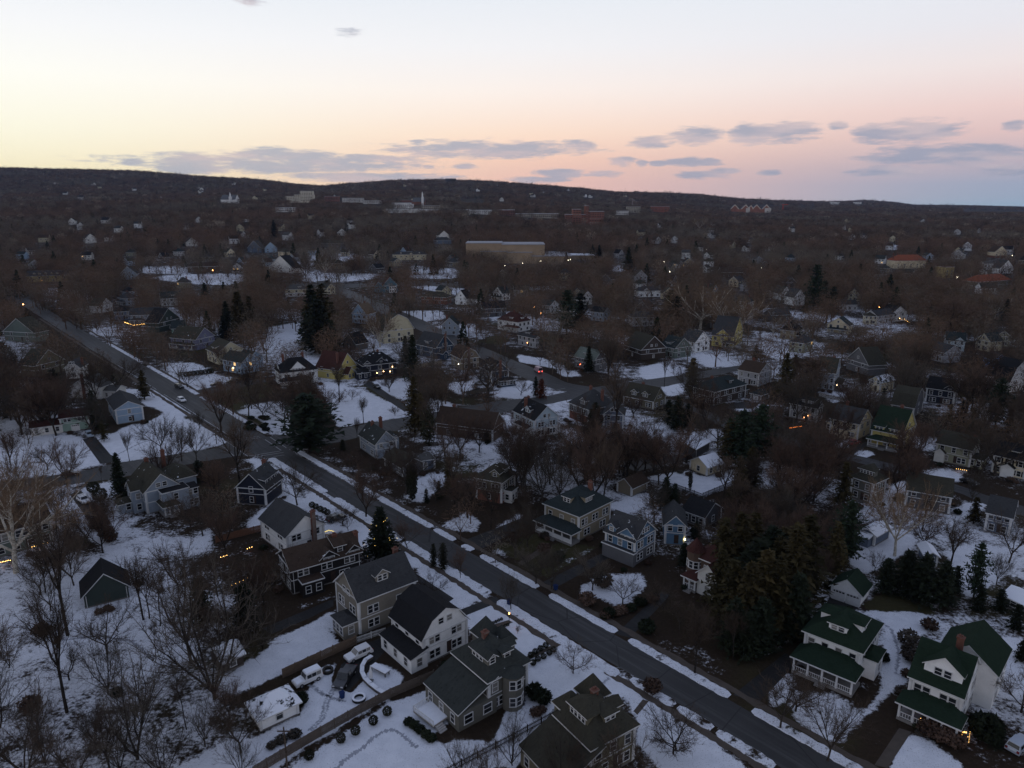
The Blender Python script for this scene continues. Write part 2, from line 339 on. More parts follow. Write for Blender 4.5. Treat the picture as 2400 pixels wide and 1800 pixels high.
def make_ground():
    ys=[-650,-300,-120,0,30]; y=50.0
    while y<7550: ys.append(y); y*=1.0064
    ys=np.array(ys); nc=420; us=np.linspace(-1,1,nc); us=np.sign(us)*np.abs(us)**1.15
    W=np.maximum(ys*1.03,np.where(ys<45,320,0)); W=np.maximum(W,46)
    X=us[None,:]*W[:,None]; Y=np.repeat(ys[:,None],nc,1); Z=terr(X,Y)
    base=.43+.12*np.sin(X*.031+1.3)*np.cos(Y*.027)+.10*np.sin(X*.09+Y*.07)
    base=np.where(Y>520,.42,base); base=np.where(Y>1400,.36,base)
    gr=np.zeros_like(X)
    for e in SNOW:
        poly=P2(e[1],e[2]); m=inside(X,Y,poly); base[m]=e[0]
        if len(e)>3: gr[m]=e[3]
    # soften the outlines a little
    for _ in range(2):
        base[:,1:-1]=(base[:,:-2]+2*base[:,1:-1]+base[:,2:])/4
        base[1:-1]=(base[:-2]+2*base[1:-1]+base[2:])/4
    nr=len(ys); me=bpy.data.meshes.new('ground')
    V=np.stack([X,Y,Z],-1).reshape(-1,3); i=np.arange(nr*nc).reshape(nr,nc)
    Q=np.stack([i[:-1,:-1],i[:-1,1:],i[1:,1:],i[1:,:-1]],-1).reshape(-1,4)
    me.vertices.add(len(V)); me.vertices.foreach_set('co',V.astype(np.float32).ravel())
    me.loops.add(len(Q)*4); me.loops.foreach_set('vertex_index',Q.astype(np.int32).ravel())
    me.polygons.add(len(Q)); me.polygons.foreach_set('loop_start',np.arange(0,len(Q)*4,4,dtype=np.int32))
    a=me.attributes.new('snow','FLOAT','POINT'); a.data.foreach_set('value',base.astype(np.float32).ravel())
    a=me.attributes.new('grass','FLOAT','POINT'); a.data.foreach_set('value',gr.astype(np.float32).ravel())
    me.materials.append(M('ground')); me.update(calc_edges=True)
    me.polygons.foreach_set('use_smooth',np.ones(len(Q),bool))
    tag(link('ground',me),kind='structure')
make_ground()
ROADS=[]   # outlines in ground metres, for keeping trees off them
def sheet(name, outline, mat, z, kind='structure', fine=None):
    n=len(outline); me=bpy.data.meshes.new(name)
    vs=[(x,y,float(terr(x,y))+z) for x,y in outline]
    bm=bmesh.new(); bv=[bm.verts.new(v) for v in vs]; f=bm.faces.new(bv)
    if f.normal.z<0: bmesh.ops.reverse_faces(bm,faces=[f])
    bmesh.ops.triangulate(bm,faces=bm.faces[:]); bm.to_mesh(me); bm.free(); me.materials.append(mat)
    return tag(link(name,me),kind=kind)
def ribbon(name, left, right, mat, z, keep=True):
    """strip between two edge lines given in ground metres"""
    def res(pts,n):
        p=np.array(pts); d=np.r_[0,np.cumsum(np.hypot(*np.diff(p,axis=0).T))]; t=np.linspace(0,d[-1],n)
        return np.stack([np.interp(t,d,p[:,0]),np.interp(t,d,p[:,1])],1)
    n=120; a,b=res(left,n),res(right,n); d=b-a; d/=np.maximum(np.hypot(d[:,0],d[:,1])[:,None],.01)
    a=a-d*NP.uniform(-.25,.3,(n,1)); b=b+d*NP.uniform(-.25,.3,(n,1))
    k=5; g=np.linspace(0,1,k); V=[]
    for i in range(n):
        for q in g:
            p=a[i]*(1-q)+b[i]*q; V.append((p[0],p[1],float(terr(p[0],p[1]))+z))
    Fs=[(i*k+j,i*k+j+1,(i+1)*k+j+1,(i+1)*k+j) for i in range(n-1) for j in range(k-1)]
    me=bpy.data.meshes.new(name); me.from_pydata(V,[],Fs); me.materials.append(mat); me.update()
    if keep: ROADS.append([tuple(p) for p in a]+[tuple(p) for p in b[::-1]])
    return tag(link(name,me),kind='structure')
ASPH=M('asphalt',(.046,.045,.044)); DRIVE=M('asphalt',(.020,.0195,.019)); PAVE=M('plain',(.085,.07,.058),s=.8)
ribbon('main_street',[st(-720,78.3),st(-228,78.0),st(-200,79.6),st(-120,81),st(-60,81.6),st(25,82)],[st(-720,88.2),st(-240,87.8),st(-200,87.4),st(-120,88.2),st(25,88.3)],ASPH,.016)
crN=P2('B1',[(-200,1060),(0,1040),(700,940),(1000,868),(1843,742),(1960,690)]); crS=P2('B1',[(-200,1125),(0,1100),(400,1078),(970,1005),(1697,864),(2140,790)])
ribbon('cross_street',crN+[st(-222,83)],crS+[st(-203,83)],ASPH,.012)
ribbon('cross_street',[st(-222,83)]+P2('B2',[(760,905),(1290,850),(1700,775)])+P2('B3',[(400,715),(820,640),(1290,588),(1440,552)])+P2('B4',[(350,468),(650,428),(1000,368),(1200,340)]),
  [st(-203,83)]+P2('B2',[(880,1012),(1280,955),(1480,905)])+P2('B3',[(300,830),(830,755),(1010,690),(1330,645),(1440,622)])+P2('B4',[(400,520),(520,520),(720,475),(1060,400),(1300,370)]),ASPH,.012)
ribbon('second_street',[(-190,690)]+P2('B3',[(200,40),(480,190),(760,300),(960,390),(1150,480),(1340,545)])+P2('B4',[(610,660),(780,725),(960,830)])+P2('B5',[(300,1110),(420,1145),(700,1215),(1250,1390),(1400,1470),(1659,1540)]),
  [(-180,696)]+P2('B3',[(300,0),(560,130),(780,215),(1050,330),(1280,420),(1420,490)])+P2('B4',[(640,630),(820,695),(1020,775)])+P2('B5',[(330,1070),(420,1095),(820,1190),(1250,1340),(1420,1400),(1659,1470)]),ASPH,.020)
ribbon('back_street',P2('C2',[(600,1045),(1050,1055),(1390,1045),(1750,1025),(2190,1060),(2500,1100)]),P2('C2',[(600,1090),(1050,1090),(1390,1078),(1750,1062),(2190,1095),(2500,1140)]),ASPH,.012)
ribbon('back_street',P2('C1',[(-100,1235),(400,1262),(830,1312)]),P2('C1',[(-100,1270),(400,1290),(830,1340)]),ASPH,.012)
ribbon('hill_street',P2('B5',[(600,322),(900,283),(1350,238)]),P2('B5',[(620,350),(900,310),(1350,262)]),ASPH,.012)
def path(name,c,pts,mat,z): 
    o=P2(c,pts); ROADS.append(o); return sheet(name,o,mat,z)
for c,pts in (('B1',[(712,660),(830,648),(1005,853),(868,875)]),('B1',[(600,1135),(700,1105),(930,1330),(960,1400),(800,1410)]),('B2',[(205,545),(560,478),(720,455),(745,480),(265,582)]),
  ('A2',[(855,852),(985,800),(1010,860),(890,995),(740,1160),(650,1120),(690,990)]),('A2',[(180,755),(640,562),(640,610),(480,690),(240,790)]),('A2',[(1140,375),(1420,560),(1380,590),(1100,400)]),
  ('A3',[(230,190),(640,30),(700,60),(385,225),(330,250)]),('A3',[(752,455),(1130,270),(1200,290),(838,490)]),('A4',[(120,790),(420,510),(470,540),(212,815)]),('A4',[(880,1185),(1215,915),(1310,960),(1045,1235)]),
  ('B4',[(1060,640),(1280,640),(1200,690),(1000,690)]),('B4',[(140,1100),(700,1040),(700,1080),(300,1180)]),('B5',[(410,1075),(540,1010),(570,1030),(450,1095)]),('A3',[(200,640),(450,545),(480,580),(230,680)]),('B2',[(1500,500),(1560,480),(1860,690),(1820,715)]),
  ('A5',[(400,545),(600,610),(560,640),(380,590)])):
    path('driveway',c,pts,DRIVE,.008)
for c,pts in (('A5',[(690,1640),(850,1400),(930,1425),(775,1660)]),('A3',[(590,330),(735,235),(765,255),(622,345)]),('A3',[(1340,1290),(1400,1215),(1440,1225),(1365,1315)]),('A3',[(300,770),(530,700),(560,715),(420,770)]),('A3',[(640,940),(820,860),(830,880),(660,960)]),
  ('B2',[(150,590),(240,570),(260,590),(190,605)])):
    path('path',c,pts,PAVE,.010)
for a,b,n0,n1 in ((-560,-205,76.0,77.3),(-190,-76,77.6,78.9),(-66,20,78.9,80.2)): ribbon('pavement',[st(a,n0),st(b,n0)],[st(a,n1),st(b,n1)],PAVE,.014,False)
for a,b,n0,n1 in ((-560,-232,89.8,91.2),(-196,20,90.1,91.4)): ribbon('pavement',[st(a,n0),st(b,n0)],[st(a,n1),st(b,n1)],PAVE,.014,False)
# painted lines of the crossing
PAINT=M('plain',(.30,.30,.30),s=6)
def line(c,a,b,wd=.28):
    p,q=at(c,*a),at(c,*b); d=(q-p).normalized(); o=Vector((-d.y,d.x,0))*wd/2
    sheet('road_marking',[tuple((p+o)[:2]),tuple((q+o)[:2]),tuple((q-o)[:2]),tuple((p-o)[:2])],PAINT,.030)
for a,b in (((432,915),(515,893)),((440,935),(690,905)),((445,950),(700,915)),((400,978),(490,1056)),((447,955),(600,1060)),((735,930),(860,1015)),((775,912),(900,995)),((610,1058),(850,1020)),((630,1068),(880,1030)),((800,1062),(885,1050))): line('B2',a,b)
line('B3',(1335,545),(1410,530))
# snow banks along the kerb: real steps with ragged ends
GM=M('ground')
def verge(s0,s1,n0,n1,val=.8,h=.13):
    n1+=.1; val-=.07; n=max(6,int(abs(s1-s0)/.8)); V=[];bot=[]
    for i in range(n+1):
        s=s0+(s1-s0)*i/n; e=1.0 if 0<i<n else .55
        m=(n0+n1)/2+random.uniform(-.05,.05); hw=(n1-n0)/2*e*random.uniform(.86,1.1)
        for k,hh in ((-1,0),(-.8,h),(.8,h),(1,0)):
            x,y=st(s,m+k*hw); V.append((x,y,hh*(.6+.4*e)*random.uniform(.8,1.3)-.01))
    Fs=[(i*4+j,i*4+j+1,i*4+j+5,i*4+j+4) for i in range(n) for j in range(3)]
    me=bpy.data.meshes.new('verge'); me.from_pydata(V,[],Fs); me.materials.append(GM)
    a=me.attributes.new('snow','FLOAT','POINT'); a.data.foreach_set('value',[val+random.uniform(-.22,.12) for _ in V]); me.update()
    tag(link('verge',me),kind='structure')
for a,b in ((-285,-224),(-310,-291),(-360,-318),(-430,-370),(-201,-129),(-127.8,-120),(-117,-113.5),(-110.5,-92.5),(-89,-72),(-69,-49),(-45,-24)): verge(a,b,88.1,90.0,.82)
for a,b in ((-300,-231),(-370,-310),(-200,-165),(-160,-128),(-127,-116.5),(-110.7,-97),(-94,-64)): verge(a,b,78.8,81.2 if a>-220 else 78.6,.8)
for a,b in ((-62,-53.5),(-52.9,-46.8),(-46,-37)): verge(a,b,80.0,81.9,.74)

TR=M('plain',(.30,.31,.34),s=1.5)
def trail(c,pts,wd=.34):
    q=[Vector((*p,0)) for p in P2(c,pts)]; l=[];r=[]
    for i,p in enumerate(q):
        d=(q[min(i+1,len(q)-1)]-q[max(i-1,0)]).normalized(); v=Vector((-d.y,d.x,0))*wd/2; l.append(tuple((p+v)[:2])); r.append(tuple((p-v)[:2]))
    ribbon('trodden_path',l,r,TR,.011,False)
trail('A2',[(640,1680),(720,1600),(830,1530),(890,1470),(960,1425),(1020,1412),(1070,1430),(1110,1470),(1180,1530)],.5)
trail('A3',[(1090,1145),(1140,1110),(1185,1075)])
for o in (0,22): trail('A2',[(640+o,1130),(590+o,1220),(560+o,1330),(480+o,1420)],.22)
for o in (0,20): trail('A2',[(480+o,1120),(560+o,1180),(700+o,1230)],.2)
trail('A1',[(250,760),(420,830),(640,800),(860,840),(1000,960)],.45); trail('A5',[(700,690),(800,760),(850,900),(830,1050)],.4); trail('B1',[(1000,800),(1200,700),(1400,640),(1600,560)],.5)
# ------------------------------------------------------------------ houses
CC={'white':(.80,.80,.78),'offwhite':(.62,.61,.57),'pale':(.50,.50,.49),'taupe':(.215,.195,.16),'black':(.022,.02,.02),'dgrey':(.075,.076,.08),'grey':(.13,.13,.135),'lgrey':(.33,.33,.34),
'greengrey':(.13,.125,.105),'olive':(.15,.135,.09),'tan':(.26,.22,.15),'cream':(.62,.53,.36),'creamy':(.50,.45,.31),'yellow':(.52,.43,.15),'ochre':(.36,.28,.13),'sage':(.27,.27,.19),'mint':(.26,.36,.30),
'sea':(.17,.26,.22),'green':(.13,.16,.14),'dgreen':(.045,.06,.053),'blue':(.10,.18,.27),'ltblue':(.28,.37,.47),'paleblue':(.40,.48,.52),'bluegrey':(.26,.30,.345),'slate':(.12,.15,.20),'navy':(.019,.023,.036),'navy2':(.035,.06,.095),
'purple':(.17,.175,.25),'brightblue':(.17,.38,.72),'brown':(.10,.068,.05),'dbrown':(.055,.042,.035),'brick':(.20,.085,.06),'beige':(.21,.175,.125),'teal':(.075,.16,.21)}
RC={'dgrey':(0.0363,0.0371,0.0378),'black':(0.0145,0.0147,0.0156),'brown':(0.0409,0.0288,0.0216),'maroon':(0.0429,0.0192,0.0162),'green':(0.0125,0.0215,0.0135),'greengrey':(0.0310,0.0340,0.0310),'dgreen':(0.0210,0.0270,0.0270),'olive':(0.0363,0.0339,0.0252),'grey':(0.0594,0.0576,0.0540),'tan':(0.0858,0.0640,0.0450),
'palegreen':(.12,.14,.12),'red':(.17,.055,.03),'redbrown':(.085,.042,.03)}
HOUSES=[]; TAKEN=[]
_wm={}
def win_mesh(w,h,lit,far,glass=None):
    k=(round(w,2),round(h,2),lit,far)
    if k in _wm: return _wm[k]
    f=MB(); t=.11
    for x0,x1,z0,z1 in ((-w/2-t,w/2+t,h/2,h/2+t),(-w/2-t-.05,w/2+t+.05,-h/2-t,-h/2),(-w/2-t,-w/2,-h/2,h/2),(w/2,w/2+t,-h/2,h/2)): f.box(x0,-.07,z0,x1,.02,z1)
    f.box(-w/2,-.045,-.035,w/2,.0,.035)
    g=MB(); g.box(-w/2,-.02,-h/2,w/2,.015,h/2)
    gm=M('glow',(1,.62,.25),s=1.1) if lit else M('glass')
    if far:
        f.add(g.v,g.f,1); r=(f.mesh('window',[TRIM,gm]),None)
    else: r=(f.mesh('window',[TRIM]),g.mesh('pane',[gm]))
    _wm[k]=r; return r
class Block:
    """one roofed block; sides F(ront, -y) R(+x) B(+y) L(-x)"""
    def __init__(s,w,d,h,roof,axis,pitch): s.w,s.d,s.h,s.roof,s.axis,s.p=w,d,h,roof,axis,pitch
    def side(s,k): return {'F':(0,0),'R':(math.pi/2,0),'B':(math.pi,0),'L':(-math.pi/2,0)}[k][0]
    def length(s,k): return s.w if k in 'FB' else s.d
    def pt(s,k,a,b,z):
        return {'F':(a,-s.d/2+b,z),'B':(-a,s.d/2-b,z),'R':(s.w/2-b,a,z),'L':(-s.w/2+b,-a,z)}[k]
    def rise(s):
        span=s.d if s.axis=='x' else s.w
        if s.roof in('hip','pyr'): return min(s.w,s.d)/2*s.p
        if s.roof in('flat',): return .3
        if s.roof=='gambrel': return span/2*s.p
        return span/2*s.p
def gable_profile(b,span):
    r=b.rise(); 
    if b.roof=='gambrel': return [(-span/2,0),(-span/2*.62,r*.66),(0,r),(span/2*.62,r*.66),(span/2,0)]
    return [(-span/2,0),(0,r),(span/2,0)]
def wall_mesh(b,z0=0.0,grow=0.0,top=None):
    m=MB(); W=b.w/2+grow; D=b.d/2+grow; h=b.h if top is None else top
    m.add([(-W,-D,z0),(W,-D,z0),(W,D,z0),(-W,D,z0),(-W,-D,h),(W,-D,h),(W,D,h),(-W,D,h)],[(0,1,5,4),(1,2,6,5),(2,3,7,6),(3,0,4,7),(4,5,6,7)])
    if top is None and b.roof in('gable','gambrel'):
        span=b.d if b.axis=='x' else b.w; pr=gable_profile(b,span)
        for sgn in (-1,1):
            if b.axis=='x': vs=[(sgn*W,y,b.h+z) for y,z in pr]
            else: vs=[(x,sgn*D,b.h+z) for x,z in pr]
            m.add(vs,[tuple(range(len(vs)))])
    return m
def roof_mesh(b,ov=.55,th=.22):
    """material 0 shingles, 1 trim"""
    m=MB(); h=b.h; r=b.rise()
    if b.roof in('gable','gambrel'):
        span=b.d if b.axis=='x' else b.w; ln=(b.w if b.axis=='x' else b.d)/2+.38; pr=gable_profile(b,span)
        k=(pr[1][1]-pr[0][1])/(pr[1][0]-pr[0][0])*(.45 if b.roof=='gambrel' else 1)
        pr=[(pr[0][0]-ov,pr[0][1]-ov*k)]+pr[1:-1]+[(pr[-1][0]+ov,pr[-1][1]-ov*k)]
        top=[(a,z+th+.03) for a,z in pr]; bot=[(a,z+.03) for a,z in pr]; poly=top+bot[::-1]
        n=len(top); ms=[0]*(n-1)+[1]+[1]*(n-1)+[1]
        if b.axis=='x': m.prism(poly,lambda a,z:(-ln,a,h+z),lambda a,z:(ln,a,h+z),ms,1)
        else: m.prism(poly,lambda a,z:(a,-ln,h+z),lambda a,z:(a,ln,h+z),ms,1)
    elif b.roof in('hip','pyr'):
        W=b.w/2+ov; D=b.d/2+ov; z0=h-ov*b.p*.55; q=(min(W,D))*.98; rr=r+ov*b.p*.45
        if W>=D: rd=[(-(W-q),0),(W-q,0)]
        else: rd=[(0,-(D-q)),(0,D-q)]
        v=[(-W,-D,z0),(W,-D,z0),(W,D,z0),(-W,D,z0)]; lo=[(x,y,z-.24) for x,y,z in v]
        v=v+lo+[(x,y,h+rr) for x,y in rd]
        if W>=D: tops=[(0,1,9,8),(1,2,9),(2,3,8,9),(3,0,8)]
        else: tops=[(0,1,8),(1,2,9,8),(2,3,9),(3,0,8,9)]
        m.add(v,tops,0); bb=len(m.v)-10
        for i in range(4):
            j=(i+1)%4; m.f.append((bb+i,bb+4+i,bb+4+j,bb+j)); m.m.append(1)
        m.f.append((bb+7,bb+6,bb+5,bb+4)); m.m.append(1)
    elif b.roof=='flat':
        W=b.w/2+ov*.6; D=b.d/2+ov*.6
        m.box(-W,-D,h,W,D,h+.22,1); m.box(-W+.12,-D+.12,h+.16,W-.12,D-.12,h+.30,0)
    elif b.roof[:4]=='shed':   # shedF: high side at the front etc.
        W=b.w/2+ov*.7; D=b.d/2+ov*.7; k=b.roof[4]; ax={'F':(0,-1),'B':(0,1),'L':(-1,0),'R':(1,0)}[k]
        def zz(x,y): return h+((x*ax[0]/W if ax[0] else y*ax[1]/D)+1)/2*b.p*(2*W if ax[0] else 2*D)
        c=[(-W,-D),(W,-D),(W,D),(-W,D)]
        m.add([(x,y,zz(x,y)+.2) for x,y in c]+[(x,y,zz(x,y)) for x,y in c],[(0,1,2,3)],0); bb=len(m.v)-8
        for i in range(4):
            j=(i+1)%4; m.f.append((bb+i,bb+4+i,bb+4+j,bb+j)); m.m.append(1)
        m.f.append((bb+7,bb+6,bb+5,bb+4)); m.m.append(1)
    elif b.roof=='cone':
        n=10; R=b.w/2+.4; b0=len(m.v)
        m.v+=[(R*math.cos(2*math.pi*i/n),R*math.sin(2*math.pi*i/n),h) for i in range(n)]+[(0,0,h+b.w/2*b.p)]
        for i in range(n): m.f.append((b0+i,b0+(i+1)%n,b0+n)); m.m.append(0)
        m.f.append(tuple(b0+i for i in range(n))[::-1]); m.m.append(1)
    return m
def round_wall(w,h,z0=0,n=10):
    m=MB(); R=w/2
    m.v=[(R*math.cos(2*math.pi*i/n),R*math.sin(2*math.pi*i/n),z) for z in (z0,h) for i in range(n)]
    for i in range(n): m.f.append((i,(i+1)%n,n+(i+1)%n,n+i)); m.m.append(0)
    return m
def put_window(b,par,k,a,zc,w,h,lit,far,inset=0.0,off=(0,0)):
    fm,gm=win_mesh(w,h,lit,far); x,y,z=b.pt(k,a,inset-.03,zc)
    o=link('window',fm,par,(x+off[0],y+off[1],z),b.side(k))
    if gm: link('pane',gm,o)
    return o
def add_windows(b,par,spec,far,lit=0.0,stor=2.75,z1=1.55,off=(0,0),skip=None,big=False):
    for k,rows in spec.items():
        ln=b.length(k)
        for fl,n in enumerate(rows):
            if n==0: continue
            zc=z1+fl*stor; gable=fl==len(rows)-1 and zc>b.h-.2
            eff=ln*.38 if gable else ln
            ww=(.62 if gable and n>2 else .95)*(1.35 if big else 1); hh=1.0 if gable else 1.45
            pair=(not gable) and n>=2 and ln/n>3.4
            for i in range(n):
                a=-eff/2+eff*(i+.5)/n
                if skip and (k,fl,i) in skip: continue
                L_=random.random()<lit
                if pair and not far:
                    for da in (-.58,.58): put_window(b,par,k,a+da,zc,ww*.95,hh,L_,far,0,off)
                else: put_window(b,par,k,a,zc,ww*(1.5 if pair else 1),hh,L_,far,0,off)
def add_dormer(b,root,spec,wallm,roofm,far):
    """side t width type nwin [inset height]"""
    k,t,w,ty,nw=spec[:5]; ins=spec[5] if len(spec)>5 else .9; dh=spec[6] if len(spec)>6 else 1.35
    ln=b.length(k); a0=t*ln/2; z0=b.h+b.p*ins; ztop=z0+dh; run=(ztop-b.h)/b.p; run=min(run,(b.d if k in 'FB' else b.w)*.52)
    m=MB(); P_=lambda a,bb,z: b.pt(k,a0+a,bb,z)
    zb=z0-.25 if ins>.05 else b.h-.3
    r= w/2*(.75 if ty=='gable' else .0)
    if ty=='gableflush': r=w/2*max(b.p,.8)
    vs=[P_(-w/2,ins,zb),P_(w/2,ins,zb),P_(w/2,ins,ztop),P_(-w/2,ins,ztop),P_(-w/2,run+.1,zb),P_(w/2,run+.1,zb),P_(w/2,run+.1,ztop),P_(-w/2,run+.1,ztop)]
    fs=[(0,1,2,3),(0,3,7,4),(1,5,6,2)]
    m.add(vs,fs)
    if r: m.add([P_(-w/2,ins,ztop),P_(w/2,ins,ztop),P_(0,ins,ztop+r)],[(0,1,2)])
    d=m.build('dormer',wallm,root)
    rm=MB(); ov=.3
    if ty in('gable','gableflush'):
        back=(ztop+r-b.h)/b.p+.2; back=min(back,(b.d if k in 'FB' else b.w)*.6); s=r/(w/2)
        top=[(-w/2-ov,ztop-ov*s+.16),(0,ztop+r+.16),(w/2+ov,ztop-ov*s+.16)]; bot=[(a,z-.15) for a,z in top]
        rm.prism(top+bot[::-1],lambda a,z:P_(a,ins-.3,z),lambda a,z:P_(a,back,z),[0,0,1,1,1,1],1)
    else:
        lift=.25 if ty=='shed' else .1
        back=run+.9
        if ty=='shed':
            top=[(ins-.35,ztop+.02),(back,ztop+.02+(back-ins)*.28)]
            rm.prism(top+[(x,z-.16) for x,z in top[::-1]],lambda x,z:P_(-w/2-ov,x,z),lambda x,z:P_(w/2+ov,x,z),[0,1,1,1],1)
        else:
            zt=ztop+w/2*.55; q=[P_(-w/2-ov,ins-.35,ztop),P_(w/2+ov,ins-.35,ztop),P_(w/2+ov,run+.3,ztop),P_(-w/2-ov,run+.3,ztop),P_(0,ins+w/2*.8,zt),P_(0,(zt-b.h)/b.p+.1,zt)]
            rm.add(q,[(0,1,4),(1,2,5,4),(3,0,4,5)],0)
            q2=[P_(-w/2-ov,ins-.36,ztop-.16),P_(w/2+ov,ins-.36,ztop-.16)]
            rm.add([q[0],q[1],q2[1],q2[0]],[(0,1,2,3)],1)
    rm.build('dormer_roof',[roofm,TRIM],d)
    for i in range(nw):
        sp=min(w*.8/nw,1.25); a=(i-(nw-1)/2)*sp
        put_window(b,d,k,a0+a,z0+dh*.5+(.1 if r else 0),sp*.72,min(1.1,dh*.72),False,True,ins)
def add_porch(b,root,k,t0,t1,dep,zr,n,roofm,trimm,style='post',lit=None):
    ln=b.length(k); a0,a1=t0*ln/2,t1*ln/2; P_=lambda a,bb,z: b.pt(k,a,-bb,z)
    m=MB(); zf=.55
    def bx(mm,x0,x1,b0,b1,z0,z1,mi=0):
        mm.add([P_(x0,b0,z0),P_(x1,b0,z0),P_(x1,b1,z0),P_(x0,b1,z0),P_(x0,b0,z1),P_(x1,b0,z1),P_(x1,b1,z1),P_(x0,b1,z1)],[(0,3,2,1),(4,5,6,7),(0,1,5,4),(1,2,6,5),(2,3,7,6),(3,0,4,7)],mi)
    bx(m,a0,a1,0,dep,0,zf,0)
    for i in range(3): bx(m,(a0+a1)/2-.8,(a0+a1)/2+.8,dep,dep+.9-.3*i,0,zf-.18*(2-i)-.02,0)
    p=m.build('porch',M('plain',(.20,.19,.18)),root)
    rm=MB(); ov=.4; zi=zr+dep*.30
    top=[(-.05,zi),(dep+ov,zr)]; poly=top+[(dep+ov,zr-.22),(-.05,zr-.22)]
    # hipped ends
    v=[P_(a0-ov,dep+ov,zr),P_(a1+ov,dep+ov,zr),P_(a1-dep*.5,-.05,zi),P_(a0+dep*.5,-.05,zi),P_(a0-ov,-.05,zr),P_(a1+ov,-.05,zr)]
    rm.add(v,[(0,1,2,3),(1,5,2),(4,0,3)],0)
    lo=[P_(a0-ov,dep+ov,zr-.25),P_(a1+ov,dep+ov,zr-.25),P_(a1+ov,-.05,zr-.25),P_(a0-ov,-.05,zr-.25)]
    rm.add([v[0],v[1],lo[1],lo[0],v[5],lo[2],v[4],lo[3]],[(0,1,2,3),(1,4,5,2),(6,0,3,7),(3,2,5,7)],1)
    rm.build('porch_roof',[roofm,trimm],p)
    for i in range(n):
        a=a0+.2+(a1-a0-.4)*i/max(1,n-1); q=MB()
        bx(q,a-.14,a+.14,dep-.3,dep-.02,zf,zr-.2); bx(q,a-.2,a+.2,dep-.36,dep+.04,zr-.36,zr-.22); q.build('post',trimm,p)
    rl=MB()
    for i in range(n-1):
        x0=a0+.2+(a1-a0-.4)*i/max(1,n-1); x1=a0+.2+(a1-a0-.4)*(i+1)/max(1,n-1)
        if x0<(a0+a1)/2<x1 and n%2==0: continue
        if style=='solid': bx(rl,x0+.14,x1-.14,dep-.22,dep-.1,zf,zf+1.0)
        else:
            bx(rl,x0+.14,x1-.14,dep-.2,dep-.12,zf+.85,zf+.95); bx(rl,x0+.14,x1-.14,dep-.2,dep-.12,zf+.1,zf+.18)
            c=int((x1-x0)/.32)
            for j in range(c):
                xx=x0+.2+(x1-x0-.4)*j/max(1,c-1); bx(rl,xx-.03,xx+.03,dep-.18,dep-.14,zf+.18,zf+.85)
    if rl.v: rl.build('railing',trimm,p)
    return p
def add_chimney(b,root,fx,fy,dh,z0=None,w=.9,mat=None):
    zt=b.h+b.rise()+dh; x,y=fx*b.w,fy*b.d; m=MB()
    z0=b.h-.2 if z0 is None else z0
    m.box(x-w/2,y-w/2*.8,z0,x+w/2,y+w/2*.8,zt,0); m.box(x-w/2-.1,y-w/2*.8-.1,zt-.25,x+w/2+.1,y+w/2*.8+.1,zt-.02,0)
    m.box(x-.28,y-.15,zt-.02,x-.05,y+.15,zt+.35,0); m.box(x+.05,y-.15,zt-.02,x+.28,y+.15,zt+.3,0)
    m.build('chimney',mat or M('brick',(.17,.075,.055)),root)
def corner_boards(b,root,z0=.3):
    t=.12
    for sx in (-1,1):
        for sy in (-1,1):
            m=MB(); x,y=sx*b.w/2,sy*b.d/2
            x0,x1=(x-t,x+.25) if sx<0 else (x-.25,x+t); y0,y1=(y-t,y+.25) if sy<0 else (y-.25,y+t)
            k=.015
            m.prism([(x0,y0),(x1,y0),(x1,y0+t-k),(x0+t-k,y0+t-k),(x0+t-k,y1),(x0,y1)] if (sx<0 and sy<0) else
                    [(x1,y0),(x1,y1),(x1-t+k,y1),(x1-t+k,y0+t-k),(x0,y0+t-k),(x0,y0)] if (sx>0 and sy<0) else
                    [(x1,y1),(x0,y1),(x0,y1-t+k),(x1-t+k,y1-t+k),(x1-t+k,y0),(x1,y0)] if (sx>0) else
                    [(x0,y1),(x0,y0),(x0+t-k,y0),(x0+t-k,y1-t+k),(x1,y1-t+k),(x1,y1)],lambda a,c:(a,c,z0),lambda a,c:(a,c,b.h-.02))
            m.build('corner_board',TRIM,root)
def light_on(root,k,b,a,z,col=(1,.6,.25),s=30,r=.16):
    s=min(s,14); r=min(r,.16)
    x,y,_=b.pt(k,a,-.25,z); m=MB(); n=6
    m.tube((x,y,z-r),(x,y,z+r),r,r*.8,6,0); m.build('porch_lamp',M('glow',col,s=s),root)
def spec_rows(s): return tuple(int(x) for x in s.split(','))
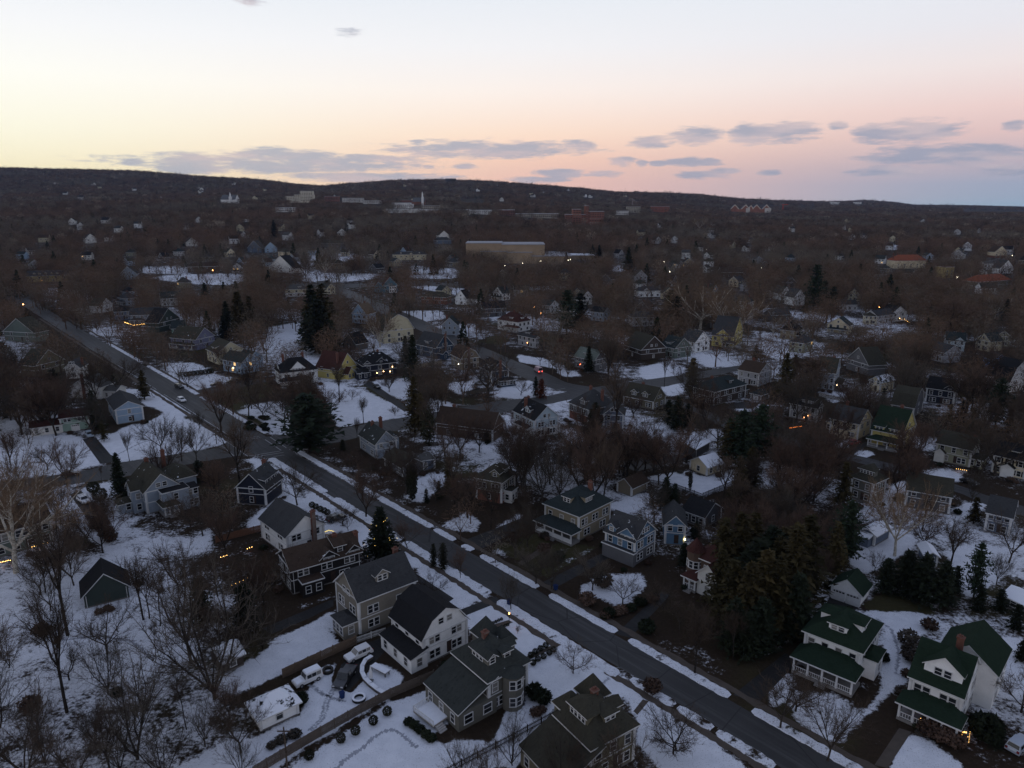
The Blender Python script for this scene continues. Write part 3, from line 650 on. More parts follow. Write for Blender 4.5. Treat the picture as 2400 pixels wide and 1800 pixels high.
def house(name,cr,A,B_,C,z,roof,wall,rc,label,short,F=None,R=None,Lw=None,dorm=(),chim=(),porch=(),wings=(),low=None,lit=.0,lamps=(),group=None,cat='house',snow=0,door=True,boards=True,dx=None,shut=False,big=False):
    rt,ax,pit=roof.split(); pit=float(pit)
    a=at(cr,*A,z); q=at(cr,*B_,z); v=(q-a); v.z=0; w=v.length; ux=v.normalized(); uy=Vector((-ux.y,ux.x,0))
    if uy.y<0 and abs(uy.y)>.2: uy=-uy; a,q=q,a; ux=-ux
    if isinstance(C,(int,float)): d=float(C)
    else:
        c=at(cr,*C,z); d=abs((c-a).dot(uy))
    ov=.5 if d>3 else .2
    w=max(w-2*ov*.8,2.2); d=max(d-2*ov*.8,2.2) if not isinstance(C,(int,float)) else d
    mid=(a+q)/2+uy*(d/2+ov*.8); gz=float(terr(mid.x,mid.y)); rz=math.atan2(ux.y,ux.x)
    far=mid.y>300; vfar=mid.y>650
    root=empty(name,(mid.x,mid.y,gz-.05),rz); tag(root,label,cat,group)
    h=z if mid.y<600 else z
    b=Block(w,d,h,rt,ax,pit); wm=M('siding',CC[wall]); rm=M('snowroof',RC[rc],t=snow) if snow else M('shingle',RC[rc])
    HOUSES.append((root,short,mid.x,mid.y,gz,w,d,h+b.rise(),rz)); TAKEN.append((mid.x,mid.y,w/2+1.2,d/2+1.2,rz))
    wall_mesh(b).build('wall',wm,root)
    if low: wall_mesh(b,0,.04,min(h-.2,3.0) if z>3.6 else 1.2).build('lower_wall',M('brick',CC[low]) if low=='brick' else M('siding',CC[low]),root); 
    if z>4.5 and not vfar:
        bm_=MB(); g=.06
        for zz in (2.95,h-.32): bm_.box(-w/2-g,-d/2-g,zz,w/2+g,d/2+g,zz+(.16 if zz<4 else .26))
        bm_.build('belt_board',TRIM,root)
    if boards and not far and z>2.4: corner_boards(b,root)
    found=MB(); found.box(-w/2-.02,-d/2-.02,-.4,w/2+.02,d/2+.02,.32)
    if not far: found.build('foundation',M('plain',(.16,.15,.14)),root)
    roof_mesh(b).build('roof',[rm,TRIM],root)
    if not far and d>5:
        for sx in (-1,1): m=MB(); m.tube((sx*(w/2-.35),-d/2-.1,.2),(sx*(w/2-.35),-d/2-.1,h-.1),.06,.06,5); m.build('downpipe',TRIM,root)
        for q in range(2):
            m=MB(); vx=w*(-.25+.45*q); vy=d*.14*(1 if ax=='x' else 0)-d*.12; zz=h+b.rise()*(.62 if rt!='flat' else .5); m.tube((vx*(1 if ax=='x' else .5),vy,zz-.3),(vx*(1 if ax=='x' else .5),vy,zz+.55),.09,.09,6); m.build('vent_pipe',M('metal',(.3,.3,.3)),root)
    sp={}
    for k,s in (('F',F),('R',R),('L',Lw)):
        if s: sp[k]=spec_rows(s)
    add_windows(b,root,sp,far,lit,big=big)
    if shut:
        sm=MB()
        for fl,n in enumerate(sp['F']):
            for i in range(n):
                aa=-w/2+w*(i+.5)/n
                for s_ in (-1,1):
                    o_=1.45 if w/n>3.4 else .85
                    x,y,zz=b.pt('F',aa+s_*o_,-.05,1.55+fl*2.75); sm.box(x-.22,y-.04,zz-.75,x+.22,y+.04,zz+.75)
        sm.build('shutters',M('plain',(.02,.02,.02)),root)
    if door and z>3.5 and not vfar:
        dm=MB(); x,y,_=b.pt('F',w*.08,-.04,0); dm.box(x-.5,y-.04,.55,x+.5,y+.03,2.6); dm.build('door',M('plain',(.05,.035,.03)),root)
    for dd in dorm: add_dormer(b,root,dd,wm,rm,far)
    for cc_ in chim: add_chimney(b,root,*cc_)
    for pp in porch: add_porch(b,root,*pp[:6],rm,TRIM,*pp[6:])
    for wg in wings:
        cx,cy,ww,wd,wh,wr,wcol,wspec=wg[:8]; wrt,wax,wp=wr.split(); bb=Block(ww,wd,wh,wrt,wax,float(wp)); wmat=M('siding',CC[wcol or wall])
        m=round_wall(ww,wh) if wrt=='cone' else wall_mesh(bb)
        wo=m.build('wing',wmat,root,(cx*w if abs(cx)<=1 else cx,cy*d if abs(cy)<=1 else cy,0))
        roof_mesh(bb,.35).build('wing_roof',[M('shingle',RC[wg[8]]) if len(wg)>8 else rm,TRIM],wo)
        if wspec: add_windows(bb,wo,{k:spec_rows(s) for k,s in wspec.items()},True,lit,z1=1.6 if wh<4 else 1.55)
        if wrt=='cone':
            for i in (6,7,8,9):
                t=2*math.pi*(i+.5)/10
                for zz in (1.7,4.6):
                    if zz<wh-.6: link('window',win_mesh(.8,1.4,False,True)[0],wo,(ww/2*.96*math.cos(t),ww/2*.96*math.sin(t),zz),t+math.pi/2)
    for lp in lamps: light_on(root,lp[0],b,lp[1]*b.length(lp[0])/2,lp[2],*(lp[3:]))
    root['_b']=0; del root['_b']
    return root,b
def garage_doors(root,b,k,n,mat=None,dw=2.5):
    ln=b.length(k)
    for i in range(n):
        a=-ln/2+ln*(i+.5)/n; x,y,_=b.pt(k,a,-.04,0); g=MB(); g.box(-dw/2,-.05,.05,dw/2,.03,2.25,0)
        for j in range(4): g.box(-dw/2+.1,-.07,.12+.53*j,dw/2-.1,-.05,.55+.53*j,0)
        for j in range(4): g.box(-dw/2+.2+j*dw*.23,-.09,1.78,-dw/2+.2+j*dw*.23+dw*.17,-.06,2.1,1)
        g.build('garage_door',[mat or M('plain',(.6,.6,.59),s=.7),M('glass')],root,(x,y,0),b.side(k))
def pvc(root,b,k,a,wd=1.0,hh=.7): pass

USED=set()
def describe(look,x,y,h,words_=16):
    c=sorted((o for o in HOUSES if len(o[1].split())<6),key=lambda o:(o[2]-x)**2+(o[3]-y)**2)[:6]
    def rel(o):
        dx,dy=x-o[2],y-o[3]; u0=o[2]/o[3]*y
        if abs(dy)>abs(x-u0)*1.0: return 'behind' if dy>0 else 'in front of'
        return 'to the right of' if x>u0 else 'to the left of'
    opts=[]
    for o in c[:3]:
        for lk in look: opts.append(f"{lk} {rel(o)} the {o[1]}")
    for o in c[:2]:
        for p in c[1:6]:
            if p is not o:
                for lk in look: opts.append(f"{lk} {rel(o)} the {o[1]}, towards the {p[1]}")
    for t in opts:
        if t not in USED and len(t.split())<=words_: USED.add(t); return t
    return opts[0]
H=house
# ---- south-west side of the main street, near
H('house','A2',(330,165),(592,78),(203,20),5.2,'gable y .75','white','dgrey','small white house with dark gable roof and tall brick chimney on its gable wall','small white chimney house',F='0,2',Lw='2,2',chim=[(.2,-.54,1.0,0.0)])
H('house','A2',(355,385),(830,250),(250,270),5.4,'gable x .62','black','brown','black craftsman house with brown roof and white-trimmed cross gables','black craftsman house',F='2,3',Lw='2,2,1',snow=.73,
  dorm=[('F',0.08,3.6,'gableflush',2,0,.5),('F',.45,2.2,'shed',1,.8,1.5),('F',.82,3.2,'gableflush',2,0,.4)],chim=[(.22,-.05,.8),(.53,-.1,.3,0.0)],wings=[(-.26,-.62,4.2,3.0,3.0,'flat x .1',None,{'F':'2'})],boards=False)
rt,bb=H('house','A2',(790,582),(1185,432),(605,455),7.0,'gable x .88','taupe','dgrey','tall taupe house with slate grey gable roof and one white dormer','tall taupe house',F='2,2',Lw='1,2,2',
  dorm=[('F',-.02,2.6,'gable',2,1.3,1.4)],wings=[(-.62,-.22,3.0,4.2,3.1,'hip x .5',None,{'F':'1','L':'3'})],chim=[(.46,.2,.3)])
H('house','A2',(1215,838),(1525,692),(975,675),5.1,'gambrel y .86','white','black','white gambrel house with black roof and a snowy path in front','white gambrel house',F='2,2,2',Lw='2,3',
  wings=[(-.62,-.05,3.2,9.5,2.6,'shedR x .22',None,{'L':'3','F':'1'})])
rt,bb=H('house','A3',(395,1095),(675,952),(170,890),6.3,'hip x .85','greengrey','greengrey','green-roofed shingle house with turret roofs, dormers and boxwood rows beside it','green turreted shingle house',F='2,3',R='1,2',Lw='2,2',snow=.78,
  dorm=[('L',.1,3.4,'hip',3,1.0,1.3),('F',-.55,1.5,'gable',1,1.2,1.2),('F',.2,1.6,'hip',1,1.2,1.2),('R',-.3,1.7,'gable',1,.8,1.3)],chim=[(-.05,.1,.7)],
  wings=[(-.78,-.02,7.0,9.0,3.0,'shedR x .42',None,{'L':'3','F':'2'}),(.30,.48,3.2,3.2,7.6,'pyr x 1.5',None,{}),(.52,.25,3.0,3.0,6.8,'pyr x 1.3',None,{'R':'1,1'}),(.05,-.56,3.4,3.4,6.0,'cone x .5',None,{})])
rt,bb=H('house','A3',(1064,1530),(1378,1362),(812,1299),6.3,'hip x .85','olive','olive','olive-roofed twin house in bare trees with a row of lit-looking dormer windows','olive twin house',F='2,3',R='1,2',
  dorm=[('L',-.1,4.0,'hip',4,1.0,1.5),('F',.1,2.2,'hip',2,1.2,1.2),('R',-.2,1.7,'gable',1,.8,1.3)],chim=[(.05,.12,.7)],
  wings=[(-.78,-.02,7.0,9.0,3.0,'shedR x .42',None,{'L':'3','F':'2'}),(.30,.48,3.2,3.2,7.6,'pyr x 1.5',None,{}),(-.2,.5,3.2,3.2,7.0,'pyr x 1.1',None,{})])
rt,bb=H('garage','A2',(150,1345),(430,1218),(35,1240),2.6,'hip x .7','white','black','white garage with snow on its hipped roof at the end of the yard','white snowy garage',cat='garage',snow=.46,F='1',Lw='0')
rt,bb=H('garage','A1',(525,555),(845,475),(458,455),2.7,'gable y .95','dgreen','black','dark green garage with steep black gable roof among the trees','dark green garage',cat='garage',boards=False)
H('house','A1',(-80,160),(345,40),10,5.7,'gable x .6','green','dbrown' if 0 else 'brown','grey-green house behind the big pale sycamore, fairy lights along its deck','grey-green sycamore house',F='4,3',Lw='2,2',chim=[(-.1,.1,.6)],big=True)
H('shed','A1',(1430,985),(1595,910),4.5,2.4,'gable x .5','dbrown','brown','small brown shed with a snow-covered roof under the trees','brown snowy shed',cat='shed',snow=.36,F='1')
# ---- corner and west
H('house','B2',(495,1300),(740,1318),(318,1176),4.7,'gable y .95','navy','dgrey','dark navy house with white-framed gable windows at the crossing corner','navy corner house',snow=.70,F='1,1',Lw='2,3',dorm=[('R',-.5,2.4,'shed',1,.7,1.2),('R',.05,2.4,'shed',1,.7,1.2),('R',.6,2.4,'shed',1,.7,1.2)],chim=[(-.05,.45,.9)])
H('house','D',(572,832),(1150,690),(380,585),6.0,'gable y .92','bluegrey','olive','large blue-grey house with a broad gable, flat-roofed bays and glazed porch','large blue-grey house',snow=.70,F='0,0,2',Lw='1,2',chim=[(.02,.45,1.0),(.6,.6,1.6,4.0)],
  wings=[(.72,.12,7.5,8.5,6.2,'hip x .7',None,{'F':'0,1'}),(.28,-.62,6.2,3.4,5.6,'flat x .1',None,{'F':'0,1','L':'0,1'},'black'),(.72,-.60,4.0,3.0,5.0,'shedB x .12',None,{'F':'3,3','L':'1,1'},'black'),(-.62,-.1,2.6,4.4,6.0,'gable x .8',None,{'F':'1,1','L':'0,1'}),(-.88,.0,4.2,3.6,2.8,'hip x .5',None,{'L':'1','F':'1'})],
  porch=[('F',-.35,.55,5.2,2.9,4)])
rt,bb=H('house','B1',(500,485),(772,452),7,5.0,'gable x .5','mint','maroon','mint green split-level house with maroon roof and a garage door','mint split-level house',F='1,2',wings=[(-.98,-.1,9.0,6.0,2.9,'gable x .5','offwhite',{'F':'3'})],chim=[(-.5,.2,.6)])
garage_doors(rt,Block(bb.w*.5,bb.d,5,'gable','x',.5),'F',1)
H('house','B1',(985,412),(1242,374),(888,312),5.4,'gable y .55','ltblue','dgrey','light blue house with a low gable and two small windows beside the snowy lawn','light blue lawn house',F='1,1',Lw='1,2')
H('house','B1',(600,205),(860,215),8,5.0,'gable y .6','offwhite','grey','white house with a very tall red brick chimney on its gable','tall red chimney house',F='1,0',wings=[(.72,.1,5.5,6,3.2,'gable x .5',None,{'F':'2'})],chim=[(-.05,-.54,1.4,0.0)],lamps=[('R',.2,2.4)])
H('house','B1',(548,45),(692,40),8,5.0,'gable y .9','offwhite','dgrey','white gabled house with dark chimney behind the tall red chimney','white gabled back house',F='1,1,2',chim=[(.46,.0,.8)])
H('house','O',(76,790),(140,775),9,5.5,'gable y .8','olive','olive','olive green gabled house in trees at the west edge','olive west house',F='1,2,1')
H('house','C1',(20,1570),(292,1585),9,5.5,'gable y .7','green','olive','mossy grey-green house half hidden by trees west of the street','mossy west house',F='2,2')
# ---- north-east side of the main street, near
rt,bb=H('house','B3',(1235,1415),(1520,1522),(1778,1393),6.6,'hip x .72','tan','dgreen','tan foursquare house with white front porch, dormers and brick chimney','tan porch foursquare',F='0,3',R='2,3',low=None,
  dorm=[('F',.05,2.4,'hip',2,1.5,1.4),('R',-.1,2.8,'hip',3,1.5,1.4)],chim=[(.15,.22,1.0)],porch=[('F',-1.05,1.08,3.2,3.1,5,'solid')])
H('house','A3',(1145,115),(1355,195),(1528,122),5.8,'gable x .85','blue','dgrey','blue shingle house with white-trimmed front gable and two warm door lamps','blue door-lamp house',snow=.70,F='2,3',R='2,2,3',low='grey',dorm=[('F',.48,4.4,'gableflush',3,0,.4),('F',-.62,2.0,'gable',1,.1,1.2)],lamps=[('F',-.75,2.2,(1,.6,.25),14),('F',-.2,2.2,(1,.6,.25),14)],wings=[(.0,-.54,.9*9,1.0,3.0,'flat x .1','grey',{})])
H('house','B4',(515,1592),(702,1605),(385,1450),5.0,'gable y .95','blue','dgrey','blue gabled rear house with two tall windows and one bright yellow window','blue rear house',F='0,2,0',R='1,1',lamps=[('F',1.0,1.8,(1,.85,.35),22,.3)])
H('garage','B4',(650,1470),(842,1537),(965,1452),3.1,'gable x .62','dgrey','black','long dark garage with black gable roof behind the blue houses','long dark garage',cat='garage',F='3',R='1')
H('house','A4',(612,268),(800,345),(930,262),6.6,'hip x .7','brown','maroon','brown Victorian house with round turret half hidden by dark conifers','brown turret house',F='1,1',R='1,1',
  wings=[(-.5,-.42,3.4,3.4,7.4,'cone x 1.5',None,{}),(.34,-.62,4.5,3.5,4.6,'gable y 1.0','offwhite',{'F':'1,1'})],porch=[('F',-1.1,-.1,3.2,3.0,3)])
rt,bb=H('house','A5',(225,757),(615,907),(782,725),6.2,'hip x .68','white','green','white house with green hipped roof, three dormers and a wide green porch roof','white green-hipped house',F='2,4',R='1,2',
  dorm=[('F',.05,2.8,'hip',2,1.3,1.3),('R',.0,3.0,'hip',1,1.0,1.4),('L',.0,2.8,'hip',0,1.0,1.4)],porch=[('F',-1.06,1.12,4.2,3.2,5)],wings=[(.58,-.05,2.4,4.2,3.8,'hip x .6',None,{'R':'1'})])
rt,bb=H('house','A5',(903,1050),(1280,1205),9.5,6.1,'gable x .82','white','green','white house with green roofs, wide pediment dormer and lit Christmas porch','white Christmas porch house',F='2,2',R='2,2,1',
  dorm=[('F',.12,5.0,'gable',2,1.0,1.5)],porch=[('F',-1.1,1.2,3.4,3.1,5)],wings=[(.28,.88,8.0,9.0,6.2,'gable y .78',None,{'R':'2,3'})],chim=[(.12,.30,.9)])
rt,bb=H('garage','A5',(398,472),(612,545),(705,472),2.8,'gable y .8','white','green','white two-door garage with green roof behind the green-hipped house','white green-roofed garage',cat='garage')
garage_doors(rt,bb,'F',2)
H('house','B3',(700,1215),(920,1258),(1122,1193),6.3,'hip x .75','olive','olive','olive house with brick ground floor behind a tall bare street tree','olive brick-based house',F='1,2',R='2,2',low='brick',dorm=[('F',.4,2.4,'gable',1,.6,1.2),('R',.2,2.0,'shed',2,1,1.2)],wings=[(.62,-.1,2.6,3.2,3.2,'flat x .1','offwhite',{'F':'1','R':'2'})])
H('house','B3',(1172,780),(1368,745),(972,702),6.2,'gable y .85','paleblue','black','pale blue and white house with black gable roof and two chimneys','pale blue gabled house',snow=.70,F='2,2,2',Lw='2,3',low='offwhite',dorm=[('L',.1,2.8,'gable',2,.9,1.4)],chim=[(-.25,.2,.9),(.05,.42,.5)],wings=[(-.6,-.05,2.0,8,2.8,'shedR x .25','offwhite',{'L':'3'}),(.55,-.2,2.6,5.5,2.8,'flat x .1','offwhite',{'F':'1','R':'2'})])
H('house','B3',(1430,632),(1592,692),(1790,640),6.0,'hip x .85','grey','dgrey','grey house with red brick lower wall and tall gable dormer','grey brick-door house',F='1,2',R='2,2',low='brick',dorm=[('F',.3,2.6,'gable',2,.4,1.7)],chim=[(-.1,.0,1.2),(.35,.1,.6)])
H('house','B3',(1700,732),(1872,742),8,5.4,'gable y .85','slate','dgrey','slate grey gabled house behind a tall bare trunk','slate gabled house',F='2,2,2')
H('house','B3',(390,790),(850,850),9,4.6,'gable x .9','brown','brown','brown cottage almost hidden behind reddish bare trees','hidden brown cottage',F='2,0',chim=[(-.3,.1,.8)])
H('house','B2',(1590,968),(1768,932),(1462,882),5.0,'gable y 1.0','bluegrey','greengrey','blue-grey house with steep green-grey roof and two brick chimneys','steep blue-grey house',snow=.70,F='1,2,0',Lw='2,1',chim=[(-.05,.25,.9),(.4,.3,1.6)],wings=[(.5,-.05,5,4.0,5.0,'hip x .7',None,{'F':'0,2'})],lit=.0)
H('house','B2',(1650,1062),(1800,1152),(1905,1065),3.0,'gable x .6','grey','olive','low grey annex with olive roof behind the steep blue-grey house','low grey annex',F='2')
H('garage','B3',(245,1108),(408,1085),6,3.0,'flat x .1','slate','grey','flat-roofed slate grey garage beside a small snowy yard','flat slate garage',cat='garage',F='1')
# ---- middle distance: first row beyond the crossing
H('house','B2',(0,66),(114,60),9,5.4,'gable x .8','sea','dgreen','sea green two-tone house in the row along the street','sea green row house',F='2,2',R='1,2,1')
H('house','B2',(195,152),(348,118),(88,112),5.8,'gable y .8','purple','olive','purple-grey house with gable and white porch in the street row','purple row house',snow=.70,F='1,2,1',Lw='2,3',porch=[('L',-.9,.9,2.4,3.0,4)])
H('house','B2',(270,222),(362,258),(482,192),5.8,'gable x .7','creamy','olive','cream house with moss roof and long shed dormer','cream shed-dormer house',F='2,3',R='1,1,1',dorm=[('F',0,4,'shed',3,.9,1.1)])
H('house','B2',(552,332),(692,302),(443,292),5.6,'gable y .72','ltblue','greengrey','light blue house with brick front and wide rear gable beside the big white house','light blue brick-front house',F='1,1,1',Lw='3,4',wings=[(.78,.15,7.5,8,5.5,'gable y .7',None,{'F':'0,2'})],lamps=[('L',.1,2.4,(1,.75,.4),40)],lit=.05)
H('house','B2',(850,410),(1148,375),(735,380),6.4,'hip x .95','white','black','big white house with steep black roof, white gables and curved porch','big white black-roofed house',F='1,3',Lw='1,2',dorm=[('F',-.05,6.0,'gableflush',4,.3,.6),('L',.1,3.6,'gableflush',2,.3,.5)],porch=[('F',-1.1,.55,3.2,3.1,6)],chim=[(-.3,.3,1.4),(.25,.3,1.4)],lit=.08)
H('house','B2',(1310,387),(1452,345),(1188,342),4.8,'gable y 1.1','yellow','maroon','yellow Tudor cottage with steep brown roof beside the big white house','yellow Tudor cottage',F='2,1,1',Lw='1,2',wings=[(-.1,-.6,4.2,3.0,2.6,'gable y 1.2',None,{'F':'2'})],chim=[(-.3,-.3,.6)])
H('house','B2',(1490,352),(1762,322),10,6.0,'hip x .8','navy','black','navy Victorian house with grey gables, balcony and many small warm lamps','navy Victorian house',snow=.70,F='3,3',dorm=[('F',-.75,3.0,'gableflush',2,0,.4),('F',.1,3.2,'gableflush',1,.3,.8)],wings=[(-.55,-.5,5,4,3.0,'gable x .6',None,{'F':'2'})],lamps=[('F',-.2,1.8),('F',.2,2.2),('F',.6,1.8),('F',.75,3.8)],chim=[(.1,.2,.6)])
H('house','B2',(1655,88),(1895,62),9,7.0,'gambrel y .95','creamy','olive','cream shingled house with broad gambrel gable near the second street','cream gambrel house',F='3,3,2',Lw='2,2')
H('garage','B2',(1330,166),(1437,187),8,3.6,'gable y .9','dgrey','black','small dark building with grey gable in front of conifers','dark gabled outbuilding',cat='garage',F='1')
H('house','B3',(405,216),(547,190),(270,176),6.0,'gable y 1.0','navy2','dgrey','small navy house with brick chimney in its gable by the second street','navy brick-chimney house',F='2,2,2',Lw='2,2',dorm=[('L',0,3.4,'shed',2,.8,1.3)],chim=[(.0,-.54,.6,0.0)],wings=[(-.2,-.6,3,3,3,'gable y .8',None,{'F':'1'})])
H('house','B3',(600,302),(747,287),(465,264),5.4,'gambrel y 1.0','beige','brown','beige gambrel house with brown roof next to the dark teal house','beige gambrel house',F='2,2,2',Lw='2,3',chim=[(-.1,-.54,.5,0.0)],lamps=[('L',.5,2.2,(1,.9,.7),50)])
H('house','B3',(830,402),(978,386),(660,362),6.3,'gable y .9','navy2','black','dark teal house with white windows, brick chimney and glazed sun porch','dark teal house',snow=.70,F='2,3,2',Lw='2,3',dorm=[('L',.3,4.4,'shed',2,.7,1.5)],chim=[(.0,-.54,.8,0.0)],wings=[(.25,-.68,7.0,3.6,2.9,'hip x .4',None,{'F':'5','L':'2'})],lamps=[('L',.6,2.3,(1,.9,.7),30)])
H('house','C3',(605,1280),(790,1307),(880,1283),6.3,'hip x .75','white','maroon','white house with maroon hipped roof and pillared porch','white maroon-roofed house',F='2,3',R='2,3',dorm=[('F',.2,2.4,'hip',2,1.2,1.2),('R',0,2.2,'hip',1,1.2,1.2)],porch=[('F',-.2,1.2,3.0,3.0,5)],chim=[(-.1,.2,1.0)])
H('house','B3',(1035,112),(1180,142),(1288,152),5.6,'gable x .8','lgrey','dgrey','grey house with arched orange-lit doorway beyond the second street','grey orange-lamp house',F='2,4',R='2,2',dorm=[('F',-.1,3.4,'shed',3,1.2,1.1)],lamps=[('F',.1,2.2,(1,.4,.12),60,.25)],chim=[(.3,.1,.5)])
H('house','B3',(1475,278),(1642,312),(1722,286),5.4,'gable x .9','grey','palegreen','house with pale green-grey roof and a red lamp behind a small spruce','pale-roofed red-lamp house',F='3,4',R='1,2',dorm=[('F',0,3.0,'shed',3,1.2,1.1)],lamps=[('F',-.4,2.0,(1,.15,.05),50,.28)],chim=[(.45,0,.6)])
H('house','B4',(200,185),(342,232),(440,182),5.4,'gable x .85','dbrown','olive','dark brown gabled house among reddish bare trees','dark brown gabled house',F='1,2',R='1,2,2')
H('house','B4',(485,192),(605,220),(672,185),5.3,'gable x .8','green','dgreen','green-grey house with three square dormer windows','three-square-window house',F='2,3',R='2,2,1',dorm=[('F',-.1,3.6,'shed',3,1.0,1.2)])
H('house','B4',(762,172),(884,150),(690,142),5.8,'gable y .8','white','dgrey','white gabled house with bright porch lamps beside the yellow house','white bright-lamp house',F='2,2,1',Lw='2,3',lamps=[('L',.2,2.6,(1,.85,.6),60,.28),('L',-.6,2.4,(1,.85,.6),60,.25)],wings=[(-.7,.3,5,6,5.0,'gable x .6',None,{'F':'0,2'})])
H('house','B4',(885,112),(1062,128),(1162,80),6.2,'gable x .8','yellow','dgrey','yellow house with tall front gable between two pale sycamores','yellow sycamore house',F='2,3',R='2,2,1',dorm=[('F',.0,6.5,'gableflush',3,0,.6)],porch=[('F',.1,1.2,3,3,4)])
H('house','B4',(912,555),(1168,493),(785,500),5.8,'hip x .62','dbrown','dgreen','dark foursquare house with broad green-grey hipped roof','dark green-hipped house',F='3,4',Lw='2,3',dorm=[('F',.2,2.2,'hip',1,1.6,1.2)],chim=[(-.2,.1,.8)],wings=[(.58,-.2,3.2,4,3,'hip x .5',None,{'F':'2'})])
H('house','B4',(1090,382),(1262,414),(1342,377),6.0,'gable x .62','lgrey','brown','pale grey house with brown roof, white shutters and brick chimney','pale grey shuttered house',F='2,3',R='1,1,1',chim=[(-.25,.25,.9)])
rt,bb=H('garage','B4',(1185,562),(1277,582),6,2.7,'hip x .6','dgrey','dgreen','small dark garage with a white door beside the broad hipped house','dark white-door garage',cat='garage'); garage_doors(rt,bb,'F',1)
H('house','B4',(195,582),(440,630),9,3.6,'gable x .9','olive','olive','olive cape house with two gabled dormers near the street corner','olive cape house',F='3',R='2,2',dorm=[('F',-.35,2.4,'gable',2,.5,1.5),('F',.4,2.4,'gable',2,.5,1.5)],chim=[(-.1,.1,.7)])
H('garage','B4',(770,1012),(888,945),(692,945),2.8,'shedB x .3','dgrey','black','garage with a flat sheet of clean snow on its roof','clean snow-roofed garage',cat='garage',snow=.22,boards=False)
rt,bb=H('garage','B4',(708,1090),(857,1147),(966,1100),2.9,'gable y .6','cream','dgrey','cream garage with snowy gable roof in the fenced snowy yard','cream snowy garage',cat='garage',snow=.38,F='1',R='2')
H('garage','B4',(140,1262),(272,1307),(402,1246),2.7,'gable y .75','beige','brown','beige garage with red-brown roof behind the tan foursquare','beige brown-roofed garage',cat='garage',F='0',R='0')
# ---- right middle
H('house','B5',(200,512),(332,527),(436,492),7.6,'gable x .8','bluegrey','olive','tall blue-grey three-storey house with white double porch','tall blue-grey three-storey house',F='3,3,0',R='2,3,3',porch=[('R',-.9,.9,2.5,3.0,4)],dorm=[('F',-.6,4,'gableflush',2,0,.3)],chim=[(.2,.1,.6)],lamps=[('R',.2,1.0,(1,.7,.4),50,.25)])
H('house','B5',(560,572),(652,592),(718,562),4.6,'gable y .75','cream','dgrey','small cream cottage with patches of snow on its roof','small cream cottage',F='0,2',R='1,1',snow=.52)
H('house','B5',(715,742),(890,772),(952,722),4.0,'gambrel x 1.0','grey','olive','grey gambrel barn-like house with rounded roof','grey gambrel barn house',F='1',R='1,1')
H('house','B5',(965,625),(1180,655),(1262,628),6.0,'gable x .8','navy','black','navy house with a pointed cross gable and white windows','navy pointed-gable house',F='2,3',R='2,2,1',dorm=[('F',.6,3.2,'gableflush',1,0,.6)])
H('house','B5',(1410,562),(1562,592),(1652,545),4.8,'gambrel x 1.0','white','black','white gambrel house with round corner turret at the east edge','white turret gambrel house',F='2,0',R='2,2,1',wings=[(-.55,-.5,3.6,3.6,6.0,'cone x 1.0',None,{})])
H('house','B5',(1435,432),(1562,436),9,4.8,'gable y .75','brightblue','dgrey','bright sky-blue house with white gable trim','bright sky-blue house',F='2,2,0')
rt,bb=H('house','B5',(283,838),(500,885),(592,840),5.8,'gable x .75','cream','dgrey','cream colonial house with dark grey roof, door hood and red brick base','cream colonial house',F='2,3',R='1,2,1',low=None,wings=[(0,-.58,2.6,1.6,3.0,'shedB x .3',None,{}),(-.62,.1,3.0,5,3,'flat x .1',None,{'F':'2'})],chim=[(-.3,.3,.8)])
H('house','B5',(572,915),(802,962),(874,885),5.4,'gable x .9','yellow','green','bright yellow house with dark green roof and paired white windows','bright yellow green-roofed house',F='1,0',R='2,2,1',dorm=[('F',-.5,2.8,'shed',2,.05,1.1),('F',.5,2.8,'shed',2,.05,1.1)],porch=[('F',-1.0,1.0,3.0,2.9,4)],chim=[(.1,.2,.6)])
H('house','B5',(1033,1015),(1302,1072),(1382,1027),5.6,'gable x .75','sage','olive','sage green colonial house with arched brick doorway','sage colonial house',F='2,3',R='1,2',shut=False,wings=[(.62,-.1,3.4,5,3,'hip x .5',None,{'F':'2'}),(-.36,-.56,2.6,1.4,3.0,'gable y .9','offwhite',{})],chim=[(.45,.0,.5)])
H('house','B5',(1435,1097),(1690,1155),8.5,5.6,'gable x .7','cream','black','cream colonial house with black shutters and white entry steps','cream black-shuttered house',F='2,3',shut=True,wings=[(0,-.58,3.0,1.6,3.0,'gable y .6','white',{})],dorm=[('F',.15,2.2,'shed',1,1.6,.6)],lamps=[('F',-.25,1.8,(1,.6,.3),16),('F',.2,1.8,(1,.6,.3),16)])
H('house','B5',(0,732),(208,775),(300,768),5.6,'gable x .8','lgrey','black','grey and white house with shed dormer and warm lit doorway','grey warm-doorway house',F='3,3',R='1,2,1',dorm=[('F',.2,4.5,'shed',2,.7,1.3)],lamps=[('F',.35,2.2,(1,.5,.2),16),('F',.1,1.2,(1,.4,.15),12)])
H('house','B5',(430,1248),(602,1302),(714,1262),6.2,'hip x .7','greengrey','olive','grey-green foursquare house with shed dormer behind conifers','grey-green foursquare',F='2,2',R='2,3',dorm=[('F',0,4.0,'hip',4,1.4,1.2),('R',0,2.2,'hip',2,1.4,1.2)])
H('house','B5',(820,1345),(1162,1402),(1252,1332),5.0,'gable x .75','dgrey','olive','long dark house almost hidden by bare trees by the street','long dark hidden house',F='3,3',R='1,2')
H('house','B5',(1385,1505),(1590,1552),8,5.0,'gable x .7','slate','dgrey','slate grey house with dark roof at the east edge below the street','slate east-edge house',F='2,3')
H('garage','A5',(590,118),(702,158),(800,95),2.8,'gable y .55','slate','dgrey','slate garage with snow-covered roof and a lean-to','slate snow-roofed garage',cat='garage',snow=.28,F='1',wings=[(-.1,-.62,2.6,2.0,2.2,'shedB x .25',None,{})])
